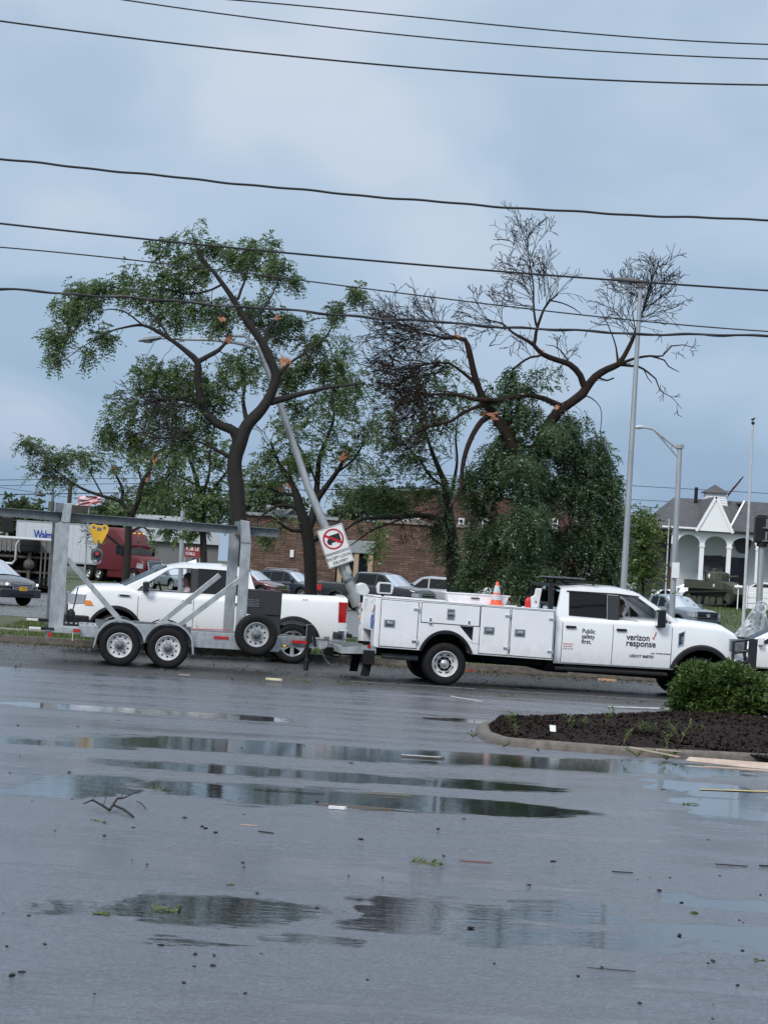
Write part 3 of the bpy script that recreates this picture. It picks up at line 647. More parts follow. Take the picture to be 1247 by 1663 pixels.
# ---------------------------------------------------------------- service truck (heads right, near side is its right side)
TYAW = R(8)
def ford():
    RX = 1.36 + .0    # rear axle from the tail of the service body; local x=0 there
    X = lambda px: (px-720.6)/86*1.012 + RX
    L = RX+6.0; fa = RX+5.02; W = 2.03
    xs0 = RX+2.12
    # cab as a generic vehicle whose local x starts at the back of the cab
    sh = xs0
    sp = dict(L=L-sh-.12, W=W, wheels=[(fa-sh, .40)], archR=.56, rocker=.53, rad=.11, crown=.05, bulge=.045, zm=1.0, rf=.75, pf=.13, rr=.02, pr=0,
        hi=[(0, 1.43), (2.35, 1.45), (2.6, 1.47), (3.3, 1.42), (3.55, 1.30), (3.68, 1.16), (3.76, .92)], belt=1.41, tumble=.20, roofcrown=.06, inset=.03,
        chain=[(2.42, 1.45, 'front'), (1.60, 1.95, 'roof'), (1.25, 2.01, 'roof'), (.5, 2.02, 'roof'), (.10, 1.96, 'rear'), (.0, 1.42, 'end')],
        windows=[([(1.24, 1.44), (1.52, 1.44), (1.85, 1.34), (2.14, 1.33), (2.18, 1.46), (1.90, 1.68), (1.60, 1.87), (1.24, 1.89)], None), ([(.26, 1.46), (.98, 1.44), (.98, 1.89), (.26, 1.90)], glass_tint)],
        seats=[1.45, .5], doors=[(.13, 1.12), (1.12, 2.28)], doorz=.56, paint=white_paint, mirrorat=(2.02, 1.50), mirrorsize=(.16, .2, .34), mirrormat=black_plastic, handlemat=black_plastic, handlez=1.24,
        flare=(.085, .05, None, black_plastic), tw=.24, wstyle='steel8', rimk=.60, rmat=steel_white, holes=8, sill=None,
        front=dict(grille=(.62, .86, 1.2, black_plastic, 3), head=(.64, 1.0, .93, 1.2, None), bumper=(.5, .8, chrome, .1)), rearglass=glass_tint)
    base = RO.copy(); ang = TYAW
    ux = Vector((math.cos(ang), math.sin(ang), 0)); uy = Vector((-ux.y, ux.x, 0))
    near_y = -1.17     # outer face of the near rear dual
    org = base - ux*RX - uy*near_y
    c = make_vehicle('service_truck', sp, org + ux*sh, ang, 'white crew cab service truck with tool compartments, brush guard and black door lettering', 'truck')
    root = c.root; mv = -sh     # shift for parts defined from the tail
    T = Matrix.Translation((mv, 0, 0))
    def B(m, name, mt, parent=None, **k):
        # slight nose-down rake of the service body
        m.v = [(x+mv, y, z-.016*(x-1.0)) for x, y, z in m.v]; return m.build(name, mt, parent or root, **k)
    hw = 1.15; ZT, ZB = 1.565, .625; xr = 0.0; xf = RX+2.06; ac = RX
    arch = [(ac+.50*math.cos(a), .42+.57*math.sin(a)) for a in lin(math.asin(.36), math.pi-math.asin(.36), 21)]
    for s in (-1, 1):
        prof = [(xf, ZB), (xf, ZT), (xr, ZT), (xr, ZB)] + [(x, z) for x, z in reversed(arch)]
        rec = [(X(741), 1.14), (X(763.5), 1.14), (X(763.5), .86)]
        m = MB(); m.plate([prof, rec], lambda x, z: (x, s*hw, z), lambda x, z: (x, s*(hw-.48), z)); p = B(m, 'service_body_side', white_box, bevel=.012)
        m = MB(); m.plate([rec], lambda x, z: (x, s*(hw-.08), z), lambda x, z: (x, s*(hw-.09), z)); B(m, 'fuel_filler_recess', black_plastic)
        m = MB(); k = len(arch); vs = []
        for x, z in arch:
            dx, dz = x-ac, z-.42; q = 1.09
            vs += [(x, s*(hw-.1), z), (x, s*(hw+.035), z-.0), (ac+dx*q, s*(hw+.035), .42+dz*q), (ac+dx*q*1.01, s*(hw-.002), .42+dz*q*1.01)]
        m.add(vs, [(i*4+j, i*4+j+1, i*4+j+5, i*4+j+4) for i in range(k-1) for j in range(3)]); B(m, 'wheel_arch_trim', black_plastic, smooth=40)
        m = MB(); vs = [(x, s*(hw-.03), z) for x, z in arch] + [(x, s*(hw-.5), z) for x, z in arch]
        m.add(vs, [(i, i+1, k+i+1, k+i) for i in range(k-1)] + [tuple(range(k, 2*k))]); B(m, 'wheel_housing', under_mat)
        for (a, b, z0, z1, kind) in [(.085, .79, .66, 1.525, 'v'), (.855, 1.965, 1.165, 1.53, 'h'), (1.99, 2.545, .66, 1.535, 'v'), (2.585, 3.395, .66, 1.535, 'v')]:
            g = MB(); g.b2(a-.012, b+.012, s*(hw-.01), s*(hw+.0025), z0-.012, z1+.012); B(g, 'door_seal', seam_mat)
            d = MB(); d.b2(a, b, s*(hw-.01), s*(hw+.016), z0, z1); dd = B(d, 'compartment_door', white_box, bevel=.008)
            if kind == 'v':
                hx, hz = a+.17, z0+(z1-z0)*.50; hin = [(b-.005, z0+.13), (b-.005, z1-.13)]
            else: hx, hz = (a+b)/2, z1-.18; hin = [(a+.17, z0), (b-.2, z0)]
            vw = (.19, .13) if kind == 'v' else (.13, .19)
            q = MB(); q.b2(hx-vw[0]/2-.02, hx+vw[0]/2+.02, s*(hw+.014), s*(hw+.019), hz-vw[1]/2-.02, hz+vw[1]/2+.02); B(q, 'latch_recess', mat('door_pressing', (.6, .61, .63), .4), dd)
            q = MB(); q.b2(hx-vw[0]/2, hx+vw[0]/2, s*(hw+.014), s*(hw+.03), hz-vw[1]/2, hz+vw[1]/2); q.ball((hx-.02, s*(hw+.03), hz), .05, sc=(1, .35, .8)); lo = B(q, 'latch', galv_dark, dd, bevel=.006)
            q = MB(); q.box((hx+.01, s*(hw+.045), hz+.01), (.10, .02, .05)); B(q, 'latch_handle', chrome, lo, bevel=.006)
            for (ix, iz) in hin:
                q = MB()
                if kind == 'v': q.b2(ix-.09, ix+.03, s*(hw+.012), s*(hw+.034), iz-.018, iz+.018); q.cyl((ix+.01, s*(hw+.03), iz-.035), (ix+.01, s*(hw+.03), iz+.035), .016, 8)
                else: q.b2(ix-.018, ix+.018, s*(hw+.012), s*(hw+.034), iz-.03, iz+.09); q.cyl((ix-.03, s*(hw+.03), iz), (ix+.03, s*(hw+.03), iz), .016, 8)
                B(q, 'hinge', chrome, dd)
        m = MB(); m.b2(xr-.01, xf+.01, s*(hw-.5), s*(hw+.012), ZT, ZT+.022); B(m, 'compartment_lid', white_box, bevel=.008)
        m = MB(); m.b2(xf-.05, xf-.01, s*(hw+.001), s*(hw+.006), .70, .79); B(m, 'side_reflector', red_lens)
        make_wheel(root, RX+mv, s*(1.17-.12), .40, .40, .24, s, 'steel8', .247, steel_white, True, 8)
    m = MB(); m.b2(xr+.02, xf, -hw+.47, hw-.47, .95, 1.0); B(m, 'cargo_floor', galv_dark)
    m = MB(); m.b2(xf-.04, xf-.01, -hw+.47, hw-.47, 1.0, 1.5); B(m, 'cargo_bulkhead', white_box)
    # tail: rounded white corner panels, tailgate, lamps, step bumper
    m = MB(); m.b2(-.012, .03, -hw+.49, hw-.49, .92, 1.5); tg = B(m, 'tailgate', white_box, bevel=.01)
    for s in (-1, 1):
        m = MB(); m.b2(-.02, .012, s*(hw-.47), s*(hw-.01), .64, 1.55); rp = B(m, 'rear_panel', white_box, bevel=.012)
        m = MB(); m.b2(-.035, -.018, s*(hw-.2), s*(hw-.06), .99, 1.42); B(m, 'lamp_bracket', galv, rp)
        for i, (z, mm) in enumerate([(1.36, red_lens), (1.24, clear_lens), (1.12, amber_lens)]):
            m = MB(); m.cyl((-.05, s*(hw-.13), z), (-.02, s*(hw-.13), z), .05, 14); B(m, 'tail_light', mm, rp)
        m = MB(); m.b2(-.03, -.018, s*(hw-.40), s*(hw-.34), 1.25, 1.31); B(m, 'lock', black_plastic, rp)
    m = MB(); m.b2(-.028, -.018, hw-.44, hw-.22, 1.02, 1.12); B(m, 'warning_label', white_box)
    m = MB(); pts = [(-.06, -1.0+.1*math.cos(a), 1.1+.13*math.sin(a)) for a in lin(0, 2*math.pi, 16)]; m.tube(pts, .012, 6); B(m, 'coiled_cable', mat('blue_cable', (.03, .12, .45), .4))
    m = MB(); m.b2(-.62, -.02, -1.0, 1.0, .56, .62)
    for i in range(9): m.b2(-.61+i*.065, -.585+i*.065, -.98, .98, .62, .632)
    B(m, 'step_bumper', galv_dark, bevel=.006)
    m = MB(); m.plate([[(-.62, .46), (-.62, .58), (0.0, .66), (.04, .95), (.04, .5)]], lambda x, z: (x, -1.1, z), lambda x, z: (x, -1.06, z)); B(m, 'bumper_bracket', galv)
    m = MB(); m.cyl((-.1, -1.115, .63), (-.1, -1.098, .63), .035, 12); B(m, 'side_marker', red_lens)
    m = MB(); m.b2(-.64, -.60, -1.02, 1.02, .46, .60); B(m, 'bumper_beam', galv, bevel=.01)
    m = MB(); m.b2(-.75, -.2, -.06, .06, .40, .50); m.b2(-.8, -.62, -.12, .12, .38, .52); B(m, 'hitch', under_mat)
    for y in (-.95, .75):
        m = MB(); m.plate([[(-.17, .56), (.02, .56), (-.06, .07), (-.22, .07)]], lambda x, z: (x, y-.14, z), lambda x, z: (x, y-.13, z)); m.b2(-.2, 0, y-.3, y+.25, .30, .56); B(m, 'mud_flap', rubber)
    m = MB(); m.tube([(.9, -.7, .46), (.35, -.72, .46), (.2, -.72, .46)], .055, 12); B(m, 'exhaust_pipe', galv_dark)
    m = MB()
    for y in (-.42, .42): m.b2(-.1, L-.5, y-.04, y+.04, .45, .68)
    m.b2(RX-.12, RX+.12, -.9, .9, .32, .48); m.ball((RX, 0, .4), .22); m.b2(xs0+.2, fa-.75, -.93, .93, .42, .56); m.b2(xs0-.15, xs0+.3, -.9, .9, .4, .62)
    m.b2(xs0-1.4, xs0-.2, -.9, -.5, .5, .63); m.b2(fa+.0, L-.3, -.8, .8, .35, .6); B(m, 'chassis', under_mat)
    m = MB(); m.b2(fa-.1, fa+.1, -.9, .9, .3, .46); m.v = [(x+mv, y, z) for x, y, z in m.v]; m.build('front_axle', under_mat, root)
    # running board under the doors
    for s in (-1, 1):
        m = MB(); m.b2(xs0+.02, fa-.66, s*.86, s*1.03, .40, .47); m.v = [(x+mv, y, z) for x, y, z in m.v]; m.build('running_board', black_plastic, root, bevel=.02)
        # pillar applique between the windows
        m = MB(); m.plate([[(1.0, 1.42), (1.225, 1.42), (1.225, 1.89), (1.0, 1.89)]], lambda x, z: (x, s*(gh_y(c, x, z)+.004), z), lambda x, z: (x, s*(gh_y(c, x, z)-.01), z)); m.build('door_pillar_trim', black_gloss, root)
        m = MB(); m.plate([[(2.16, 1.34), (2.30, 1.34), (2.24, 1.47)]], lambda x, z: (x, s*(gh_y(c, x, z)+.006), z), lambda x, z: (x, s*(gh_y(c, x, z)-.01), z)); m.build('mirror_sail', black_plastic, root)
        m = MB(); m.plate([[(.2, 1.93), (1.2, 1.93), (1.62, 1.905), (1.62, 1.89), (1.2, 1.905), (.2, 1.905)]], lambda x, z: (x, s*(gh_y(c, x, z)+.012), z), lambda x, z: (x, s*(gh_y(c, x, z)-.0), z)); m.build('rain_guard', black_plastic, root)
        # mirror turn lamp
        m = MB(); m.b2(2.1, 2.105, s*(gh_y(c, 2.02, 1.5)+.06), s*(gh_y(c, 2.02, 1.5)+.22), 1.36, 1.41); m.build('mirror_lamp', clear_lens, root)
        # fender badge
        m = MB(); bx = 2.40; yb = lambda x, z: s*(yside(c, x, z)+.008)
        m.plate([[(bx, .96), (bx+.12, 1.02), (bx+.14, 1.30), (bx, 1.24)]], lambda x, z: (x, yb(x, z), z), lambda x, z: (x, yb(x, z)-s*.02, z)); bo = m.build('fender_vent', chrome, root)
        m = MB(); m.plate([[(bx+.02, 1.0), (bx+.105, 1.04), (bx+.12, 1.275), (bx+.02, 1.23)]], lambda x, z: (x, yb(x, z)+s*.004, z), lambda x, z: (x, yb(x, z)-s*.01, z)); m.build('vent_insert', black_gloss, bo)
    # brush guard
    gx = 3.90; g = MB()
    for y in (-.98, -.45, .45, .98): g.bar((gx-.02, y, .42), (gx+.02, y, 1.22), .05, .07)
    for z in (1.20, .98, .78, .5): g.tube([(gx-.42, -1.02, z-.06), (gx-.1, -1.03, z), (gx+.04, -.9, z), (gx+.06, 0, z), (gx+.04, .9, z), (gx-.1, 1.03, z), (gx-.42, 1.02, z-.06)], .026, 8)
    for s in (-1, 1): g.bar((gx-.40, s*1.02, .50), (gx-.40, s*1.02, 1.14), .05, .05); g.bar((gx-.01, s*1.0, .42), (gx, s*1.0, 1.22), .07, .16)
    for i in range(8): g.bar((gx+.03, -.4+i*.115, .5), (gx+.05, -.4+i*.115, 1.2), .02, .02)
    g.b2(gx-.02, gx+.08, -.5, .5, .42, .70); g.b2(gx-.3, gx+.05, -.95, .95, .42, .6)
    g.build('brush_guard', black_gloss, root, smooth=40)
    # roof equipment: flat panel antenna on a rack, headache rack
    m = MB(); m.b2(-.05, .62, -.55, .55, 2.16, 2.185); pn = m.build('roof_panel', galv_dark, root)
    m = MB()
    for y in (-.5, .5): m.bar((-.02, y, 2.15), (.9, y, 2.09), .03, .03); m.bar((.1, y, 2.02), (.1, y, 2.15), .03, .03); m.bar((.8, y, 2.03), (.8, y, 2.09), .03, .03)
    m.b2(.2, .9, -.6, -.45, 2.09, 2.12); m.cyl((.05, -.35, 2.05), (.05, -.35, 2.2), .05, 12); m.build('roof_rack', black_plastic, root)
    m = MB()
    for s in (-1, 1):
        m.bar((-.10, s*.86, 1.58), (-.10, s*.80, 2.02), .05, .09)
    m.bar((-.10, -.8, 2.02), (-.10, .8, 2.02), .05, .06); m.bar((-.1, -.86, 1.66), (-.1, .86, 1.66), .04, .05); m.build('headache_rack', black_plastic, root)
    m = MB(); m.plate([[(-.84, 1.62), (.84, 1.62), (.76, 1.93), (-.76, 1.93)]], lambda y, z: (-.025, y, z), lambda y, z: (-.045, y, z)); m.build('rear_window', glass_tint, root)
    # lettering on the near doors
    def lt(body, size, px0, z, m_=txt_black, **k):
        x = X(px0)-sh
        y = -(yside(c, x+.2, z+.03)+.012)
        M = Matrix.Translation((x, 0, z)) @ Matrix(((1, 0, 0, 0), (0, 0, -1, 0), (0, 1, 0, 0), (0, 0, 0, 1)))
        o = text('lettering', body, size, m_, M, root, **k)
        for q in o.data.vertices: q.co.y = -(yside(c, q.co.x, q.co.z)+.010) + q.co.y
        return o
    lt('Public', .118, 944, 1.14, bold=.0012, space=1.0, font_sx=.92); lt('safety', .118, 944, 1.04, bold=.0012, space=1.0, font_sx=.92); lt('first.', .118, 944, .94, bold=.0012, space=1.0, font_sx=.92)
    lt('verizon', .17, 1018.5, 1.06, bold=.0028, space=1.02, font_sx=.88); lt('response', .17, 1018, .945, bold=.0028, space=1.02, font_sx=.92)
    lt('USDOT 868754', .072, 1025, .735, bold=.0010, space=1.0)
    lt('POWER STROKE', .026, 1069, .82, bold=.0008, font_sx=1.5); 
    m = MB(); x = X(1062)-sh+.0; yy = -(yside(c, x, 1.15)+.012); m.plate([[(x, 1.135), (x+.018, 1.11), (x+.060, 1.24), (x+.074, 1.235), (x+.024, 1.075), (x-.012, 1.13)]], lambda a, b: (a, yy, b), lambda a, b: (a, yy+.003, b)); m.build('tick_mark', txt_red, root)
    m = MB(); x = X(1060)-sh; yy = -(yside(c, x, .82)+.012); m.plate([[(x, .815), (x+.05, .84), (x+.03, .82), (x+.085, .84), (x+.06, .815)]], lambda a, b: (a, yy, b), lambda a, b: (a, yy+.003, b)); m.build('engine_emblem', txt_black, root)
    for i, tt in enumerate(['EMERGENCY', 'RESPONSE', 'UNIT 24 HR']): lt(tt, .034, 914, .905-.045*i, mat('faded_red', (.62, .22, .2), .5) if i < 2 else mat('faded_grey', (.3, .3, .32), .5), font_sx=1.1)
    x = 2.445; z = 1.01
    M = Matrix.Translation((x+.065, -(yside(c, x, 1.1)+.018), z)) @ Matrix(((0, -1, 0, 0), (0, 0, -1, 0), (1, 0, 0, 0), (0, 0, 0, 1)))
    text('badge_lettering', 'F-550', .075, chrome, M, root, bold=.001)
    # load on top (things of their own)
    def top(px, y_, z): lx = X(px); return org + ux*lx + uy*y_ + Vector((0, 0, z-.016*(lx-1)))
    p = top(801, -.95, ZT+.022); cn = thing('traffic_cone', 'orange traffic cone with two silver bands standing on the service truck side boxes', 'cone', p, ang)
    orange = mat('cone_orange', (.78, .10, .04), .45, var=.08); silver = mat('reflective_silver', (.5, .52, .54), .35, var=.1)
    def cr(z): return .115 - .085*(z-.02)/.40
    MB().b2(-.12, .12, -.12, .12, 0, .022).build('base', orange, cn, bevel=.01)
    m = MB(); m.lathe([(cr(.02), .02), (cr(.44), .44), (.02, .445), (.0, .43)], axis='z', n=24); m.build('cone_body', orange, cn, smooth=40)
    for z0, z1 in ((.10, .20), (.235, .37)):
        m = MB(); m.lathe([(cr(z0)+.003, z0), (cr(z1)+.003, z1)], axis='z', n=24); m.build('reflective_band', silver, cn, smooth=40)
    p = top(774, -.55, ZT+.022); bn = thing('storage_tote', 'shallow pinkish white plastic tote lying on the service truck behind the traffic cone', 'tote', p, ang)
    m = MB(); m.plate([[(-.56, .0), (.54, .0), (.60, .17), (-.62, .17)]], lambda x, z: (x, -.22, z), lambda x, z: (x, .22, z)); m.build('tub', mat('pinkish_plastic', (.74, .70, .71), .4), bn, bevel=.02)
    m = MB(); m.b2(-.64, .62, -.24, .24, .165, .185); m.build('lid', mat('white_plastic', (.75, .75, .77), .4), bn, bevel=.008)
    m = MB(); m.b2(-.14, .02, -.245, -.22, .085, .11); m.build('writing_strip', txt_black, bn)
    p = top(857, -.75, ZT+.022); jg = thing('fuel_can', 'red round can beside the white bracket behind the cab of the service truck', 'can', p, ang)
    m = MB(); m.lathe([(.001, 0), (.055, 0), (.062, .02), (.062, .13), (.045, .17), (.02, .19), (.02, .21), (.001, .21)], axis='z', n=20); m.build('can_body', mat('can_red', (.5, .02, .02), .35), jg, smooth=35)
    m = MB(); m.tube([(-.045, 0, .17), (-.03, 0, .235), (.03, 0, .235), (.045, 0, .17)], .008, 8); m.build('handle', black_plastic, jg)
    p = top(866, -.8, ZT+.022); jg = thing('plastic_bracket', 'upright white plastic bracket between the red can and the cab of the service truck', 'bracket', p, ang)
    m = MB(); m.plate([[(-.06, 0), (.08, 0), (.13, .38), (.02, .38), (.0, .25), (-.08, .2)]], lambda x, z: (x, -.06, z), lambda x, z: (x, .06, z)); m.build('bracket_plate', white_box, jg, bevel=.015)
    MB().cyl((.02, -.07, .12), (.02, .07, .12), .02, 10).build('bolt', galv_dark, jg)
    def wl(px, yy, label, s):
        p = top(px, yy, ZT+.022); o = thing('work_lamp', label, 'lamp', p, ang)
        m = MB(); m.plate([[(-.11*s, .05), (.11*s, .05), (.14*s, .22), (.08*s, .27), (-.10*s, .27), (-.13*s, .18)]], lambda x, z: (x, -.06, z), lambda x, z: (x, .08, z)); m.build('housing', white_box, o, bevel=.025)
        m = MB(); m.b2(-.085*s, .085*s, -.068, -.058, .08, .24); m.build('lens', mat('dark_lens', (.03, .032, .036), .12, coat=.5), o, bevel=.02)
        m = MB(); m.bar((-.03, 0, 0), (-.03, 0, .06), .05, .05); m.build('mount', black_plastic, o)
    wl(618, -.95, 'square white work lamp with a dark lens above the rear compartment door', 1.25)
    p = top(592, .2, ZT-.02); o = thing('work_lamp', 'white work lamp turned away at the tail of the service truck', 'lamp', p, ang)
    m = MB(); m.plate([[(-.05, .03), (.12, 0), (.17, .12), (.10, .24), (.0, .27), (-.10, .22)]], lambda x, z: (x, -.12, z), lambda x, z: (x, .12, z)); m.build('housing', white_box, o, bevel=.03); MB().bar((.03, 0, -.12), (.03, 0, .02), .05, .05).build('mount', black_plastic, o)
    # small fittings along the lid
    for px in (838, 868, 882):
        p = top(px, -1.08, ZT+.02); mm = MB(); mm.lathe([(.001, 0), (.045 if px == 838 else .022, 0), (.045 if px == 838 else .022, .02), (.03, .035), (.001, .045)], axis='z', n=14); q = mm.build('lid_fitting', black_plastic if px == 838 else chrome, root); q.location = (X(px)-sh, -1.02, ZT+.022-.016*(X(px)-1))
    return org, ux, uy, c, X, sh
TR = ford()

# ---------------------------------------------------------------- white pickup behind (heads left, near side is its left side)
def pickup_white():
    ang = math.pi+R(8); ux = Vector((math.cos(ang), math.sin(ang), 0)); uy = Vector((-ux.y, ux.x, 0))
    foot = G(473.5, 1078); org = foot - ux*1.12 - uy*(2.06/2-.03)
    sp = dict(L=5.86, W=2.06, wheels=[(1.12, .42), (4.87, .42)], archR=.53, rocker=.47, rad=.12, crown=.05, bulge=.055, zm=.95, rf=.7, pf=.16, rr=.25, pr=.04,
        hi=[(0, 1.44), (.05, 1.46), (1.88, 1.43), (1.9, 1.33), (4.4, 1.335), (4.65, 1.42), (5.4, 1.38), (5.7, 1.29), (5.86, 1.1)], bed=(.07, 1.84, .8), belt=1.33, tumble=.26, roofcrown=.06, inset=.035,
        chain=[(4.72, 1.40, 'front'), (3.85, 1.86, 'roof'), (3.5, 1.945, 'roof'), (2.7, 1.96, 'roof'), (2.12, 1.90, 'rear'), (1.93, 1.36, 'end')],
        windows=[([(3.34, 1.37), (4.44, 1.36), (4.36, 1.44), (3.83, 1.81), (3.68, 1.86), (3.34, 1.875)], None), ([(2.25, 1.38), (3.18, 1.375), (3.18, 1.88), (2.62, 1.875), (2.4, 1.82)], glass_tint)],
        seats=[3.3, 2.5], doors=[(2.15, 3.26), (3.26, 4.42)], paint=white_paint, mirrorat=(4.28, 1.44), mirrorsize=(.14, .24, .22), mirrormat=black_gloss, handlemat=chrome, handlez=1.19,
        flare=(.06, .015, None, black_plastic), tw=.27, wstyle='alloy', rimk=.66, rmat=alloy, holes=6, sill=white_paint,
        front=dict(grille=(.62, .78, 1.2, chrome, 5), head=(.66, 1.03, .98, 1.20, None), bumper=(.42, .76, black_plastic, .12), tail=(.19, .1, .93, 1.36), rbumper=(.56, .78, chrome), plate=None) )
    sp['front'].pop('plate')
    c = make_vehicle('pickup_truck', sp, org, ang, 'white crew cab pickup driving left behind the steel frame trailer, its driver window open', 'pickup')
    root = c.root
    m = MB(); m.b2(4.55, 4.9, 1.028, 1.036, 1.20, 1.26); 
    q = MB(); q.plate([[(4.56, 1.19), (4.80, 1.19), (4.86, 1.22), (4.83, 1.26), (4.58, 1.25)]], lambda x, z: (x, yside(c, x, z)+.012, z), lambda x, z: (x, yside(c, x, z)-.01, z)); q.build('fender_badge', chrome, root)
    q = MB(); q.plate([[(4.60, 1.20), (4.78, 1.20), (4.82, 1.22), (4.80, 1.245), (4.61, 1.24)]], lambda x, z: (x, yside(c, x, z)+.016, z), lambda x, z: (x, yside(c, x, z)-.01, z)); q.build('badge_insert', black_plastic, root)
    q = MB(); q.plate([[(.10, .9), (.0, .9)][:0] or [(4.86, .96), (5.5, .96), (5.66, 1.18), (5.30, 1.16)]], lambda x, z: (x, yside(c, x, z)+.006, z), lambda x, z: (x, yside(c, x, z)-.01, z)) if False else None
    # amber corner lamp
    q = MB(); q.plate([[(5.34, .98), (5.52, .98), (5.52, 1.08), (5.40, 1.08)]], lambda x, z: (x, yside(c, x, z)+.016, z), lambda x, z: (x, yside(c, x, z)-.01, z)); q.build('side_marker', amber_lens, root)
    # pillar gloss between windows, black
    q = MB(); q.plate([[(3.19, 1.37), (3.33, 1.37), (3.33, 1.88), (3.19, 1.88)]], lambda x, z: (x, gh_y(c, x, z)+.004, z), lambda x, z: (x, gh_y(c, x, z)-.01, z)); q.build('door_pillar_trim', black_gloss, root)
    q = MB(); q.b2(-.14, .12, -.95, .95, .62, .70); q.build('rear_step', black_plastic, root, bevel=.02)
    # off-road decal near the tail
    M = Matrix.Translation((.98, yside(c, .9, 1.35)+.006, 1.355)) @ Matrix(((-1, 0, 0, 0), (0, 0, 1, 0), (0, 1, 0, 0), (0, 0, 0, 1)))
    text('lettering', 'X31', .05, txt_red, M, root, font_sx=1.6)
    # roof antenna
    q = MB(); q.plate([[(3.2, 2.0), (3.42, 2.0), (3.22, 2.075), (3.2, 2.07)]], lambda x, z: (x, -.02, z), lambda x, z: (x, .02, z)); q.build('antenna_fin', white_paint, root)
    # steering wheel
    q = MB(); pts = [(3.93+.06*math.sin(a), .38+.19*math.cos(a), 1.36+.19*math.sin(a)) for a in lin(0, 2*math.pi, 20)]; q.tube(pts, .014, 6); q.bar((3.93, .2, 1.36), (3.93, .56, 1.36), .02, .04); q.build('steering_wheel', interior, root)
    return org, ux, uy, c
PK = pickup_white()
